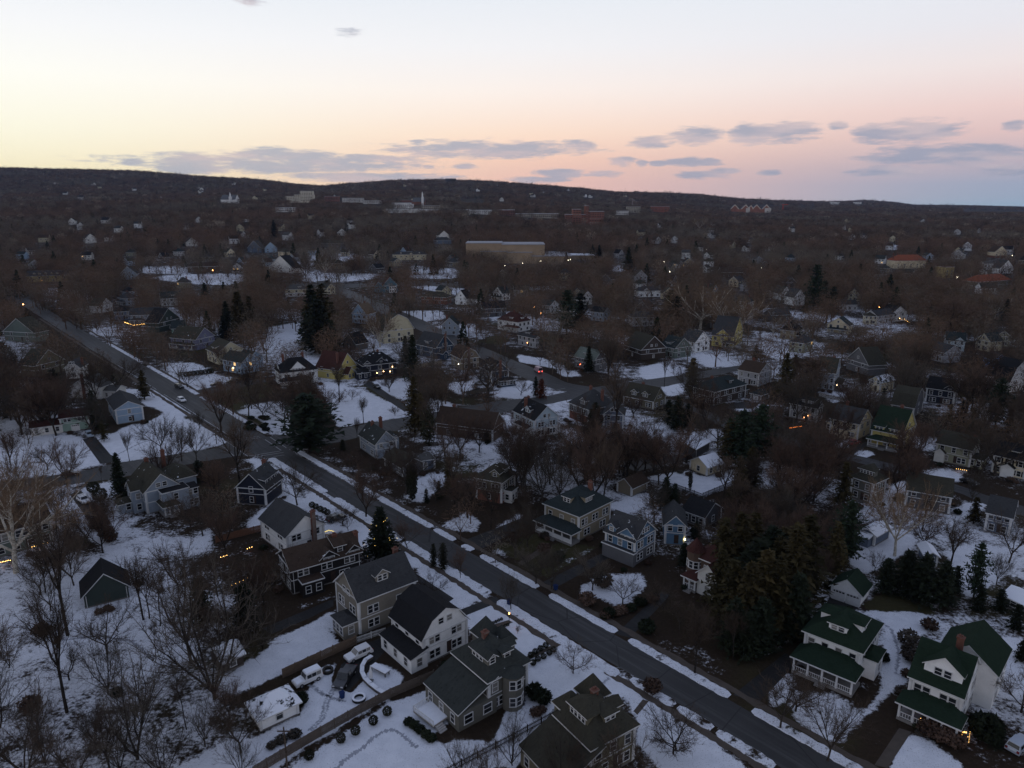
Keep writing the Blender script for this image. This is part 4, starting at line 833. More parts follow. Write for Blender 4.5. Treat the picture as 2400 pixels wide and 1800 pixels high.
H('shed','A5',(1022,282),(1112,292),5,2.6,'gable y .6','slate','dgrey','small blue shed with snow-covered roof behind dark conifers','blue snowy shed',cat='shed',snow=.24,F='1')
H('shed','A5',(1510,532),(1668,605),5,2.4,'gable x .45','dgrey','dgrey','grey shed with a snow-covered roof at the east edge','grey east-edge shed',cat='shed',snow=.30,F='1')
# ---- right far
for (A,B_,d,z,rf,wl,rc,lb,sh,kw) in (
 ((690,1375),(882,1348),8,5.5,'gable x .7','pale','dgrey','pale grey house in front of the white gabled one','pale grey rear house',dict(F='2,3')),
 ((842,1350),(1006,1335),9,5.5,'gable y .6','white','black','white house with black roof and warm porch lamps','white black-gabled house',dict(F='3,2',lamps=[('F',.1,2.0,(1,.6,.25),50,.3)])),
 ((555,1368),(702,1375),8,5.5,'hip x .6','creamy','olive','cream house under bare trees in the east','cream east house',dict(F='2,3')),
 ((385,1142),(512,1150),9,5.5,'gable y 1.0','creamy','greengrey','cream house with steep gables beside the dark conifers','cream steep-gabled house',dict(F='2,2,1')),
 ((290,1255),(497,1255),9,4.2,'gable x .6','pale','dgrey','low pale grey house at the foot of the dark conifers','low pale grey house',dict(F='4')),
 ((730,1228),(852,1236),7,3.6,'gable x .5','white','olive','low white bungalow north of the white gabled houses','low white bungalow',dict(F='3')),
 ): H('house','C5',A,B_,d,z,rf,wl,rc,lb,sh,**kw)
for (A,B_,d,z,rf,wl,rc,lb,sh,kw) in (
 ((1105,292),(1252,302),9,5.4,'gable x .8','paleblue','dgreen','blue-grey house with small white gable in the east','blue-grey small-gable house',dict(F='2,3',dorm=[('F',.4,3.4,'gableflush',2,0,.3)],chim=[(.4,.2,.8)])),
 ((985,352),(1102,382),9,5.2,'gable x .7','lgrey','dgrey','light grey house behind a bare tree in the east','light grey bare-tree house',dict(F='2,3')),
 ((1315,282),(1422,302),9,5.6,'gable y .9','creamy','dgreen','cream house with steep front gable near the bright blue house','cream front-gabled house',dict(F='2,2,1',R='1,1')),
 ((1462,262),(1572,268),9,5.6,'gable y .9','sage','dgrey','pale sage house with orange door lamp near the bright blue house','pale sage lamp house',dict(F='2,2,1',lamps=[('F',-.3,2.2,(1,.5,.15),60,.3)])),
 ((400,420),(560,470),9,5.0,'gable y .9','grey','olive','dull grey gabled house beside the tall blue-grey one','dull grey gabled house',dict(F='1,2,1')),
 ): H('house','B5',A,B_,d,z,rf,wl,rc,lb,sh,**kw)
# ---- left far rows
for (A,B_,C,z,rf,wl,rc,lb,sh,kw) in (
 ((222,1102),(592,1088),11,6.2,'gable x .75','ochre','dgrey','long ochre mansion with a row of white gabled dormers','ochre mansion',dict(F='4,5',dorm=[('F',t,1.8,'gable',1,1.0,1.3) for t in (-.62,-.38,-.08,.22,.48)],lamps=[('F',-.3,1.6,(1,.5,.15),30,.3)])),
 ((1030,1082),(1182,1076),10,5.6,'gable y .95','bluegrey','dgrey','blue-grey house with large arched gable beyond the street row','blue-grey arched-gable house',dict(F='2,2,2',wings=[(-.8,-.2,6,6,3,'hip x .5',None,{'F':'3'})])),
 ((870,1352),(978,1332),9,5.2,'gable y .8','pale','olive','pale gabled house at the head of the street row','pale row-head house',dict(F='1,1,1')),
 ((985,1402),(1128,1392),9,6.0,'hip x .7','slate','black','slate blue house with black hipped roof in the row','slate blue row house',dict(F='2,3')),
 ((1115,1432),(1392,1422),9,5.8,'gable x .8','bluegrey','dgrey','grey house with a strip of warm light along its porch roof','warm-strip porch house',dict(F='2,4',porch=[('F',-1.0,-.1,3.2,2.8,4)])),
 ((1385,1288),(1577,1277),10,6.0,'gable x .8','pale','dgreen','pale house with green-grey roof and flat-roofed porch','pale flat-porch house',dict(F='3,3',dorm=[('F',.2,2.6,'shed',2,1.2,1.2)],wings=[(.68,-.3,7,6,3,'flat x .1',None,{'F':'3'})])),
 ((1372,1500),(1560,1455),9,5.6,'gable y .75','dgreen','black','dark green gabled house between pale neighbours in the row','dark green row house',dict(F='1,2,2')),
 ((1615,1018),(1952,1008),12,6.0,'hip x .6','brown','brown','long brown brick house with hipped roof past the white circle drive','long brown brick house',dict(F='4,5',lamps=[('F',.3,1.6,(1,.6,.3),30,.3)])),
 ): H('house','C1',A,B_,C,z,rf,wl,rc,lb,sh,**kw)
for (A,B_,C,z,rf,wl,rc,lb,sh,kw) in (
 ((440,745),(552,742),11,6.0,'gable y .95','ltblue','slate' if 0 else 'dgrey','blue gabled house in the far woods','blue far-wood house',dict(F='2,2,1')),
 ((290,742),(412,745),10,6.0,'gable y .9','slate','dgrey','slate blue house beside the blue one in the far woods','slate far-wood house',dict(F='2,2,1')),
 ((555,775),(625,778),9,6.0,'hip x .8','cream','olive','narrow cream house next to the blue gabled one','narrow cream house',dict(F='2,2')),
 ((475,905),(692,925),12,5.0,'gable y .62','offwhite','black','white stucco house with wide low gable and dark doorway','white stucco house',dict(F='3,3,0')),
 ((890,882),(1142,872),11,6.5,'hip x .6','beige','olive','large beige hipped house behind a pale sycamore','large beige hipped house',dict(F='5,5',wings=[(-.62,-.2,4,7,3,'flat x .1','offwhite',{'F':'2'})])),
 ((1545,802),(1842,798),12,6.8,'hip x .5','creamy','dgrey','cream mansion with hipped roof and small white dormers','cream mansion',dict(F='4,6',dorm=[('F',-.5,1.6,'gable',1,1.5,1.1),('F',.6,1.6,'gable',1,1.5,1.1),('F',.1,4,'gableflush',0,.2,.2)])),
 ((1460,1072),(1597,1066),10,6.0,'gable y 1.1','teal','maroon','teal house with maroon roof, twin gables and white balconies','teal twin-gabled house',dict(F='2,3,2',wings=[(-.75,.3,6,8,5.6,'gable y 1.1',None,{'F':'1,2'}),(.15,-.6,6,2.6,5.6,'flat x .1','white',{'F':'3,3'})])),
 ((615,1098),(817,1092),9,6.3,'hip x .65','creamy','grey','cream foursquare with grey roof and one dormer amid conifers','cream foursquare',dict(F='2,3',dorm=[('F',.3,2.6,'hip',2,1.2,1.2)],chim=[(-.5,.0,1.0)],low='pale')),
 ((1190,1302),(1322,1312),10,6.5,'gable y 1.05','ltblue','tan','tall blue house with tan roof and white windows beside dark conifers','tall blue tan-roofed house',dict(F='2,3,2',chim=[(-.1,.3,.8)])),
 ((1790,1157),(2012,1167),10,5.6,'hip x .65','brick','olive','red-brown brick house with hipped roof','red brick hipped house',dict(F='2,3')),
 ((925,700),(1105,705),10,6,'hip x .7','grey','olive','grey hipped house deep in the far woods','grey far-wood house',dict(F='3,3')),
 ): H('house','C2',A,B_,C,z,rf,wl,rc,lb,sh,**kw)
for (A,B_,C,z,rf,wl,rc,lb,sh,kw) in (
 ((240,1098),(345,1105),9,5.0,'gable y 1.2','white','black','white house with steep gable and dark chimney','white steep-gabled house',dict(F='1,1,1',chim=[(-.1,.5,.5)],wings=[(.9,.3,6,6,4.5,'gable x .8',None,{'F':'2'})])),
 ((480,1192),(692,1182),9,6.0,'gable x .8','dgrey','black','dark grey house behind the white maroon-roofed one','dark grey back house',dict(F='2,3')),
 ((1165,882),(1257,882),8,8.0,'hip x .8','creamy','dgrey','narrow tall cream house with dark mansard-like roof','narrow tall cream house',dict(F='2,2,2')),
 ((1345,1092),(1437,1086),9,6.0,'gable y 1.0','offwhite','olive','white gabled house beside a conifer in the middle woods','white mid-wood house',dict(F='1,2,1')),
 ((1830,1037),(2027,1032),10,5.4,'hip x .6','white','dgrey','white house with dark windows all along its front','white many-windowed house',dict(F='4,0',dorm=[('F',-.3,4,'gableflush',1,0,.3)],chim=[(-.1,.2,.6),(.2,.2,.6)])),
 ((1500,935),(1592,942),9,5.0,'gable y .8','grey','brown','grey gabled house by the snow patch in the woods','grey snow-patch house',dict(F='2,1')),
 ((65,602),(215,602),11,6,'hip x .7','slate','dgrey','slate hipped house alone in the far woods','lone slate house',dict(F='3,3')),
 ((1780,1265),(1982,1260),9,6.0,'hip x .6','lgrey','dgrey','pale grey house with snow along its eaves','pale snow-eaved house',dict(F='3,3')),
 ): H('house','C3',A,B_,C,z,rf,wl,rc,lb,sh,**kw)
for (A,B_,C,z,rf,wl,rc,lb,sh,kw) in (
 ((1445,1167),(1547,1162),10,5.6,'gable y 1.15','white','dgreen','white gable with three dark windows near the tall conifers','white three-window gable',dict(F='2,2,3')),
 ((1575,1208),(1697,1202),10,6.3,'gable y 1.1','white','dgrey','white gabled house right beside the tall dark conifers','white conifer house',dict(F='1,1,2')),
 ((1495,1062),(1607,1062),9,7.0,'gable y 1.0','dgrey','dgrey','dark grey house with white-trimmed gable behind white neighbours','dark white-trimmed house',dict(F='2,2,1')),
 ((1280,1165),(1352,1165),8,5.0,'gable y 1.2','white','dgrey','small white gable left alone among bare trees','small white gable',dict(F='1,1')),
 ((1345,1392),(1552,1382),9,4.2,'gable x .7','dgrey','dgrey','low dark house with a small white dormer','low dark dormer house',dict(F='3',dorm=[('F',-.8,2,'gable',1,.4,1.2)])),
 ((1020,1085),(1112,1090),8,5.2,'gable y .9','lgrey','olive','grey gable behind the right-hand sycamore','grey sycamore gable',dict(F='1,1,1')),
 ((1000,1350),(1105,1360),10,6.5,'gable y 1.2','lgrey','redbrown','steep grey house behind the yellow house','steep grey back house',dict(F='1,2,1')),
 ((830,955),(1060,955),12,5,'gable x .7','brown','brown','long brick school hall with steep roofs in the woods','long brick hall',dict(F='4')),
 ((1080,618),(1180,622),12,6,'gable x .5','pale','dgrey','pale house with snowy yard in far woods','pale far house',dict(F='3,3')),
 ): H('house','C4',A,B_,C,z,rf,wl,rc,lb,sh,**kw)
HN=len(HOUSES)
# ------------------------------------------------------------------ far landmarks
def far_house(x,y,rz,w,d,h,wall,rc,label,group,ax='x',pitch=.8,name='house'):
    b=Block(w,d,h,'gable',ax,pitch); gz=float(terr(x,y)); root=empty(name,(x,y,gz-.2),rz); tag(root,label,'house',group)
    wall_mesh(b).build('wall',M('plain',CC[wall],s=.3),root); roof_mesh(b,.4).build('roof',[M('plain',RC[rc],s=.3),M('plain',CC[wall],s=.3)],root)
    for i in (-1,1): put_window(b,root,'F',i*w*.22,h*.62,1.2,1.5,False,True)
    HOUSES.append((root,label,x,y,gz,w,d,h+b.rise(),rz))
def block_of(name,cr,boxes,wall,label,cat='building',rows=True,roofm=None,group=None,dep=16,lift=None):
    """boxes: pixel rectangles x0,y0,x1,y1; lowest edge stands on the ground"""
    yb=max(b[3] for b in boxes); xm=(min(b[0] for b in boxes)+max(b[2] for b in boxes))/2; g=at(cr,xm,yb)
    lift=(14 if cr=='C4' else 1 if g.y>1500 else 0) if lift is None else lift
    root=empty(name,(g.x,g.y,g.z),0); tag(root,label,cat,group); k=g.y/F_PX/CP*1.0
    X0,Y0=px(cr,xm,yb); W0=0
    for i,(x0,y0,x1,y1) in enumerate(boxes):
        a=px(cr,x0,y0); b=px(cr,x1,y1); xa=(a[0]-X0)*k; xb=(b[0]-X0)*k; zt=(Y0-a[1])*k; m=MB(); dd=dep*(1+.2*i); zt+=lift
        m.box(xa,-1.5*i,-6,xb,dd,zt,0); w=m.build('wall' if i==0 else 'wing',M('plain',wall,s=.08),root)
        r=MB(); r.box(xa-.4,-1.5*i-.4,zt,xb+.4,dd+.4,zt+.8,0); r.build('roof',roofm or M('plain',(.30,.30,.31),s=.05),w)
        if rows:
            n=max(1,int(zt/4.2))
            for j in range(min(n,7)):
                v=MB(); nn=max(2,int((xb-xa)/5)); s=(xb-xa)/nn
                for q in range(nn): v.box(xa+s*(q+.2),-1.5*i-.12,zt-3.2-4.2*j,xa+s*(q+.8),-1.5*i+.05,zt-1.4-4.2*j)
                v.build('window_band',M('glass'),w)
    HOUSES.append((root,label,g.x,g.y,g.z,max(b[2]-b[0] for b in boxes)*CR[cr][2]*k,dep,(Y0-px(cr,0,min(b[1] for b in boxes))[1])*k*(.6 if name=='school' else 1)+lift,0))
    return root
BR=(.19,.09,.065); PAL=(.50,.49,.46); WHT=(.66,.65,.62); CON=(.34,.31,.26); SNR=M('plain',(.62,.64,.68),s=.04)
block_of('hospital','C2',[(705,346,862,292),(748,346,862,264),(640,346,712,304)][0:1]+[(748,290,862,264),(640,346,712,304)] if 0 else [(705,292,862,352),(755,264,855,352),(640,304,708,352)],(.50,.46,.36),'tall stepped cream hospital block above the town at the ridge foot','hospital')
block_of('shop_building','C2',[(1120,318,1292,350)],PAL,'long pale building in the town right of the cream hospital block')
block_of('shop_building','C2',[(1300,338,1442,362)],PAL,'low pale building in the town between the long pale one and the steeple')
block_of('shop_building','C2',[(545,402,700,432)],WHT,'broad white building in front of the cream hospital block',roofm=SNR)
block_of('shop_building','C2',[(985,390,1182,408)],CON,'low tan building with snow edge in front of the town',roofm=SNR)
block_of('office_building','C2',[(1545,362,1702,400),(1570,372,1720,400)],WHT,'white office building with snowy roof left of the steeple',roofm=SNR)
block_of('office_building','C2',[(1805,386,1952,418)],CON,'tan office building with window bands below the white steeple')
block_of('apartment_building','C2',[(965,304,1082,342)],BR,'brick apartment building beside the cream hospital block')
block_of('apartment_building','C2',[(1622,336,1712,368)],BR,'brick apartment building behind the white office building')
block_of('shop_building','C2',[(1500,414,1780,440)],PAL,'very long low pale shop strip at the front of the town',rows=False,roofm=SNR)
block_of('shop_building','C2',[(1800,418,2205,442)],PAL,'longest low pale shop strip under the tan office building',rows=False,roofm=SNR)
block_of('apartment_building','C2',[(955,178,1162,212)],(.16,.15,.16),'long dark apartment block on the skyline saddle')
block_of('apartment_building','C2',[(1935,152,2092,180)],(.30,.25,.21),'tan apartment block on the ridge top, left of its pair')
block_of('apartment_building','C3',[(165,74,250,108)],(.34,.30,.25),'small tan tower block on the ridge top')
block_of('apartment_building','C3',[(298,76,500,106),(360,70,440,106)],(.38,.33,.26),'wide tan apartment block standing highest on the ridge')
block_of('shop_building','C3',[(370,350,556,378)],WHT,'white shop row with snowy roof in the middle of the town',roofm=SNR)
block_of('shop_building','C3',[(612,350,756,388)],BR,'brick shop building with snow on its flat roof',roofm=SNR)
block_of('shop_building','C3',[(780,380,1132,408)],CON,'long flat tan building just before the red brick school',roofm=SNR)
block_of('brick_school','C3',[(1208,392,1448,470),(1268,350,1332,470),(1372,322,1394,470),(1400,368,1520,430)],(.21,.09,.062),'big red brick school with towers rising from the far woods','school',dep=30)
block_of('office_building','C3',[(1732,320,1842,364)],(.36,.33,.26),'square concrete office building beyond the red brick school')
block_of('construction_hall','C3',[(1945,318,2090,360)],(.27,.10,.065),'orange-red flat hall in the far woods')
block_of('shop_building','C3',[(1630,356,1742,384)],WHT,'low white building beside the square concrete office')
for i,(x0,y0,x1,y1,lb) in enumerate([(1155,204,1252,222,'long white building on the far right skyline below the mast'),(1250,192,1312,222,'white hall beside the mast on the skyline'),(1310,178,1386,222,'tallest white building on the skyline right of the mast'),(1410,202,1452,222,'small white building right of the tallest skyline one'),(1620,196,1682,222,'white building alone on the eastern skyline'),(1740,192,1796,226,'square white tower-like building on the eastern skyline')]):
    block_of('campus_building','C4',[(x0,y0,x1,y1)],WHT,lb,group='white buildings on the skyline')
for x0,y0,x1,y1,lb in ((205,196,300,216,'snowy clearing building on the eastern hill, the wider one'),(450,197,522,214,'pale building near the top of the eastern hill')):
    block_of('hill_building','C5',[(x0,y0,x1,y1)],WHT,lb,rows=False)
# the school in the woods
sch=block_of('school','C3',[(360,640,655,790),(655,650,1008,790),(480,705,700,800),(700,712,905,800),(905,742,1226,800)],(.32,.24,.16),'wide beige school with flat snowy roofs in the middle of the woods','school',dep=40,rows=False)
block_of('school_annex','C3',[(1230,738,1440,772)],(.22,.17,.12),'low annex with a sheet of snow on its roof beside the beige school','school',rows=False,roofm=SNR,dep=30)
# brick building under construction with a row of gables
g=at('C4',1130,345); k=g.y/F_PX/CP; root=empty('gabled_hall',tuple(g)); tag(root,'brick hall with a row of five pale-edged gables, near a red crane','hall')
s=CR['C4'][2]*k; m=MB(); m.box(-195*s,0,-8,195*s,20,34*s); m.build('wall',M('plain',(.26,.11,.07),s=.05),root)
for gx_ in (-155,-50,0,55,150):
    wd=38 if gx_ else 26
    r=MB(); zt=72*s if gx_ else 66*s; pr_=[((gx_-wd)*s,34*s),((gx_)*s,zt),((gx_+wd)*s,34*s)]
    r.prism(pr_,lambda a,z:(a,-.5,z),lambda a,z:(a,20,z),[1,1,1],0); 
    e=5*s; r.prism([(pr_[0][0]-e,34*s),(pr_[1][0],zt+e*1.2),(pr_[2][0]+e,34*s),(pr_[2][0]-e*.4,34*s),(pr_[1][0],zt-e*.6),(pr_[0][0]+e*.4,34*s)],lambda a,z:(a,-1.2,z),lambda a,z:(a,-.6,z),2)
    r.build('gable',[M('plain',(.26,.11,.07),s=.05),M('plain',(.12,.12,.13),s=.05),M('plain',(.62,.55,.45),s=.05)],root)
for x0,x1,z1 in ((-46,-8,44),(135,195,44)):
    r=MB(); r.box(x0*s,-1.6,0,x1*s,-.9,z1*s); r.build('panel_bay',M('plain',(.5,.47,.42),s=.05),root)
HOUSES.append((root,'gabled hall',g.x,g.y,g.z,390*s,20,72*s,0))
def lattice(name,cr,x,y0,y1,label,cat,col,w=2.0,jib=0):
    g=at(cr,x,y1); k=g.y/F_PX/CP; h=(y1-y0)*CR[cr][2]*k; root=empty(name,tuple(g)); tag(root,label,cat)
    m=MB(); mat=M('plain',col)
    for sx in (-1,1):
        for sy in (-1,1): m.tube((sx*w/2,sy*w/2,-5),(sx*w/4,sy*w/4,h),w*.16,w*.12,4)
    n=max(4,int(h/(w*1.6)))
    for i in range(n):
        z0,z1=h*i/n,h*(i+1)/n; q=w/2*(1-.5*i/n)
        m.tube((-q,-q,z0),(q,-q,z1),w*.08,w*.08,3); m.tube((q,q,z0),(-q,q,z1),w*.08,w*.08,3); m.tube((-q,q,z0),(-q,-q,z1),w*.08,w*.08,3)
    m.build('mast',mat,root)
    if jib:
        j=MB(); j.box(-jib*.3,-w*.3,h*.96,jib,w*.3,h*.96+w*.7); j.build('jib',mat,root)
    return root
lattice('radio_mast','C4',1231,92,205,'tall thin radio mast on the far skyline','mast',(.30,.30,.32),9)
lattice('radio_mast','C3',1776,248,330,'short radio mast above the woods near the concrete office','mast',(.30,.24,.22),4)
lattice('tower_crane','C4',1458,268,345,'red tower crane beside the gabled brick hall','crane',(.42,.07,.04),4.0,jib=22)
def church(cr,x0,y0,x1,y1,xs,ytop,label,wall,body):
    g=at(cr,(x0+x1)/2,y1); k=g.y/F_PX/CP; s=CR[cr][2]*k; root=empty('church',tuple(g)); tag(root,label,'church')
    w=(x1-x0)*s; h=(y1-y0)*s; b=Block(w,w*.8,h*.6,'gable','x',.8); wall_mesh(b).build('nave',M('plain',body,s=.1),root); roof_mesh(b).build('roof',[M('plain',(.1,.1,.1)),M('plain',body)],root)
    tx=(xs-(x0+x1)/2)*s; H_=(y1-ytop)*s; m=MB(); a=w*.085; m.box(tx-a,-w*.4-a,-4,tx+a,-w*.4+a,H_*.58); m.box(tx-a*1.15,-w*.4-a*1.15,H_*.56,tx+a*1.15,-w*.4+a*1.15,H_*.60); t=m.build('bell_tower',M('plain',wall,s=.1),root)
    m=MB(); m.tube((tx,-w*.4,H_*.60),(tx,-w*.4,H_*.74),a*.7,a*.65,8); m.tube((tx,-w*.4,H_*.74),(tx,-w*.4,H_),a*.75,.05,8); m.build('steeple',M('plain',wall,s=.1),t)
    HOUSES.append((root,'church',g.x,g.y,g.z,w,w*.8,H_,0))
church('C2',1730,330,1830,372,1812,266,'brick church with a tall white steeple in the town',(.72,.72,.70),BR)
church('C2',90,305,208,362,170,268,'white church with thin spire alone at the ridge foot',(.66,.66,.64),WHT)
# buildings at the right edge of the woods
H('town_hall','C5',(880,805),(1218,800),16,9,'hip x .75','cream','red','long cream building with bright red tiled roof in the eastern woods','red-tiled long building',F='5,5',cat='building',chim=[(-.45,0,2),(-.3,.1,2)])
H('apartment_house','C5',(1402,870),(1500,868),12,11,'flat x .1','ochre','redbrown','ochre brick block standing narrow beside the red-tiled building','narrow ochre block',F='2,2,2',cat='building',boards=False)
H('town_house','C5',(1745,1020),(2088,1000),14,7,'hip x .7','beige','red','house with a wide orange-red tiled roof in the eastern woods','orange-roofed house',F='4,4')
H('house','C5',(1800,835),(1905,832),10,7,'gable x .4','pale','grey','pale flat-fronted house above the orange-roofed one','pale flat-fronted house',F='3,3')
H('house','C5',(1965,880),(2110,875),10,6,'gable y .9','white','dgrey','white gabled house at the east edge above the orange roof','white east gable house',F='2,2,1')
H('house','C5',(1910,712),(2042,708),12,8,'gable y .7','cream','brown','tall cream and brick house by the eastern road lamp','tall cream lamp house',F='3,3,2',low='brick')
random.seed(21)
def scatter_houses(n,ys,xs,label,group,wmin=10):
    k=0
    while k<n:
        X=random.uniform(*xs); Y=random.uniform(*ys); p=at('O',X,Y)
        if any(abs(p.x-o[2])+abs(p.y-o[3])<40 for o in HOUSES): k+=.2; continue
        w=random.uniform(wmin,wmin*1.7); far_house(p.x,p.y,random.uniform(-.9,.9),w,w*.75,random.uniform(5.5,8.5),random.choice(['white','offwhite','offwhite','pale','pale','creamy']),random.choice(['dgrey','black','brown','grey']),label,group,random.choice('xy')); k+=1
scatter_houses(20,(395,432),(20,760),'pale house among the dark trees on the ridge slope','pale houses on the ridge slope',11)
scatter_houses(20,(402,440),(820,1500),'pale house on the wooded slope above the town','pale houses above the town',11)
scatter_houses(24,(470,535),(40,1000),'pale house peeping out of the brown woods','pale houses in the western woods',10)
scatter_houses(32,(480,560),(1250,2190),'small pale house showing between the eastern woods','pale houses in the eastern woods',9)

# more houses of the same streets, standing between those above
random.seed(33); k=0; tries=0
LK={'white':'white','offwhite':'off-white','pale':'pale grey','cream':'cream','grey':'grey','bluegrey':'blue-grey','lgrey':'light grey','tan':'tan','ltblue':'light blue','sage':'sage green','creamy':'cream-grey'}
NAMED=list(HOUSES); 
while k<74 and tries<9000:
    tries+=1; y=math.sqrt(random.uniform(330**2,950**2)); x=random.uniform(-.70,.72)*y
    if any((x-o[2])**2+(y-o[3])**2<(22 if y<600 else 26)**2 for o in HOUSES): continue
    if any((abs(o[2]/o[3]-x/y)*y<13) and 0<o[3]-y<45 for o in HOUSES): continue
    if any(inside(np.array([x]),np.array([y]),r)[0] for r in ROADS) or any(inside(np.array([x]),np.array([y]),P2(e[1],e[2]))[0] for e in SNOW if e[0]>=.85): continue
    wl=random.choice(list(LK)); rc=random.choice(['dgrey','black','olive','greengrey','brown','dgreen']); w=random.uniform(8.5,12); d=random.uniform(7.5,10); h=random.choice([5.2,5.6,6.0]); ax=random.choice('xy'); rt=random.choice(['gable','gable','hip']); rz=random.choice([-.72,.85,0])+random.uniform(-.08,.08)
    b=Block(w,d,h,rt,ax,random.uniform(.65,.95)); gz=float(terr(x,y)); root=empty('house',(x,y,gz-.1),rz)
    nm=[o for o in NAMED if o[6]<13]; HS=HOUSES; HOUSES=nm
    tag(root,describe([f"{LK[wl]} {'hipped' if rt=='hip' else 'gabled'} house",f"{LK[wl]} house with {'low hipped' if rt=='hip' else 'pointed'} roof"],x,y,h),'house','houses among the trees'); HOUSES=HS
    wall_mesh(b).build('wall',M('siding',CC[wl]),root); roof_mesh(b).build('roof',[M('shingle',RC[rc]),TRIM],root)
    sp={'F':(2,3,1) if rt=='gable' and ax=='y' else (2,3)}; sp['R' if rz<0 else 'L']=(2,2,1) if rt=='gable' and ax=='x' else (2,2)
    add_windows(b,root,sp,True,.03)
    if random.random()<.6: add_chimney(b,root,random.choice([-.25,.25]),.1,.7)
    if random.random()<.5: add_porch(b,root,'F',-.9,.9,2.6,2.9,4,M('shingle',RC[rc]),TRIM)
    HOUSES.append((root,'house',x,y,gz,w,d,h+b.rise(),rz)); TAKEN.append((x,y,w/2+1.2,d/2+1.2,rz)); k+=1
HOUSES[:]=[o if o[1]!='house' else (o[0],o[0]['label'],*o[2:]) for o in HOUSES]
# ------------------------------------------------------------------ trees
def rv(r,s=1.0): return Vector((r.gauss(0,s),r.gauss(0,s),r.gauss(0,s)))
def tris_of(mb):
    T=[];mi=[]
    for f,m in zip(mb.f,mb.m):
        for i in range(1,len(f)-1): T.append((f[0],f[i],f[i+1])); mi.append(m)
    return np.array(mb.v,float).reshape(-1,3),np.array(T,int).reshape(-1,3)
def bare(seed,H,spread,trunk=.28,leaders=4,tw=1.0,lean=.0,dens=1.0,up=.10,r0=None,tlen=1.5,twid=.05,l2=5,l3=5):
    r=random.Random(seed); T=MB(); C=MB(); tv=[]
    def twig(p,d,l):
        d=d.normalized(); a=d.orthogonal().normalized(); a.rotate(Matrix.Rotation(r.uniform(0,6.28),3,d)); q=p+d*l+rv(r,.08*l); w=twid*r.uniform(.6,1.2)
        tv.append((p-a*w*.5,p+a*w*.5,q))
    def grow(p,d,l,rad,lev):
        n=3 if lev<3 else 2
        for i in range(n):
            d=(d+rv(r,.13 if lev else .05)+Vector((0,0,up*(1.0 if lev else .2)))).normalized(); q=p+d*l/n; ra=rad*(1-.3*i/n); rb=rad*(1-.3*(i+1)/n)*.92
            (T if lev<3 else C).tube(p,q,ra,rb,6 if lev==0 else (5 if lev==1 else 3))
            if lev==3:
                for k in range(int(7*dens*tw)):
                    t=r.random(); e=(d*.5+rv(r,.55)+Vector((0,0,.28))).normalized(); twig(p.lerp(q,t),e,tlen*r.uniform(.5,1.15))
            elif lev>0 and i>0 or (lev==2):
                nn={1:l2/2.0,2:l3/3.0}[lev]
                for k in range(int(nn)+(r.random()<nn%1)):
                    o=d.orthogonal().normalized(); o.rotate(Matrix.Rotation(r.uniform(0,6.28),3,d)); g=r.uniform(.55,1.0)
                    grow(p.lerp(q,r.random()),(d+o*g).normalized(),l*r.uniform(.5,.72),rb*.55,lev+1)
            p=q
        if lev==0:
            for k in range(leaders):
                t=6.28*(k+r.uniform(-.25,.25))/leaders; e=Vector((math.cos(t)*spread,math.sin(t)*spread,1.0))
                grow(p-d*l*.25*(k%3)/2,(e+rv(r,.1)).normalized(),H*(1-trunk)*.62*r.uniform(.85,1.1),rad*.52,1)
        elif lev<3:
            grow(p,d,l*.6,rad*.5,lev+1)
    rad=r0 or H*.02
    grow(Vector((0,0,-.3)),Vector((lean,0,1)).normalized(),H*trunk+.3,rad,0)
    tv=np.array([[tuple(x) for x in t] for t in tv],float).reshape(-1,3); cv,ct=tris_of(C)
    V=np.vstack([cv,tv]) if len(cv) else tv; Tt=np.vstack([ct,np.arange(len(tv)).reshape(-1,3)+len(cv)]) if len(cv) else np.arange(len(tv)).reshape(-1,3)
    v0,t0=tris_of(T)
    z=max(V[:,2].max(),1); s=H/z
    return v0*s,t0,V*s,Tt
def conifer(seed,H,R,levels=24,per=10,prof=None,size=.75,droop=.25,clump=7,bare_=.06,irr=.25):
    r=random.Random(seed); T=MB(); T.tube((0,0,-.3),(0,0,H*.55),H*.016+.06,H*.011+.03,6); T.tube((0,0,H*.55),(0,0,H*.97),H*.011+.03,.03,5); V=[]
    prof=prof or (lambda t:(1-t)**.8)
    for i in range(levels):
        t=bare_+(1-bare_)*(i+r.random()*.6)/levels; z=H*t; L0=R*prof(t)+.12
        m=max(4,int(per*(.35+.65*prof(t))))
        for k in range(m):
            a=6.28*(k+r.random()*.8)/m; l=L0*(1-irr+irr*1.6*r.random()); dv=Vector((math.cos(a),math.sin(a),0)); dz=-droop*r.uniform(.5,1.4)
            if k%2==0: T.tube((0,0,z),(dv.x*l*.8,dv.y*l*.8,z+dz*l*.7),.04,.015,3)
            for c in range(clump):
                f=(c+.4+.5*r.random())/clump; p=Vector((0,0,z))+dv*l*f+Vector((r.gauss(0,.22),r.gauss(0,.22),dz*l*f*f+r.gauss(0,.16)))*(.4+.12*l)
                s=size*r.uniform(.6,1.25)*(.75+.5*(1-f)); u=(dv*.8+rv(r,.5)).normalized(); w=u.cross(Vector((0,0,1))+rv(r,.35)).normalized()
                V+=[p+u*s,p+w*s*.5-u*s*.35,p-w*s*.5-u*s*.35]
    V=np.array([tuple(v) for v in V],float); v0,t0=tris_of(T)
    return v0,t0,V,np.arange(len(V)).reshape(-1,3)
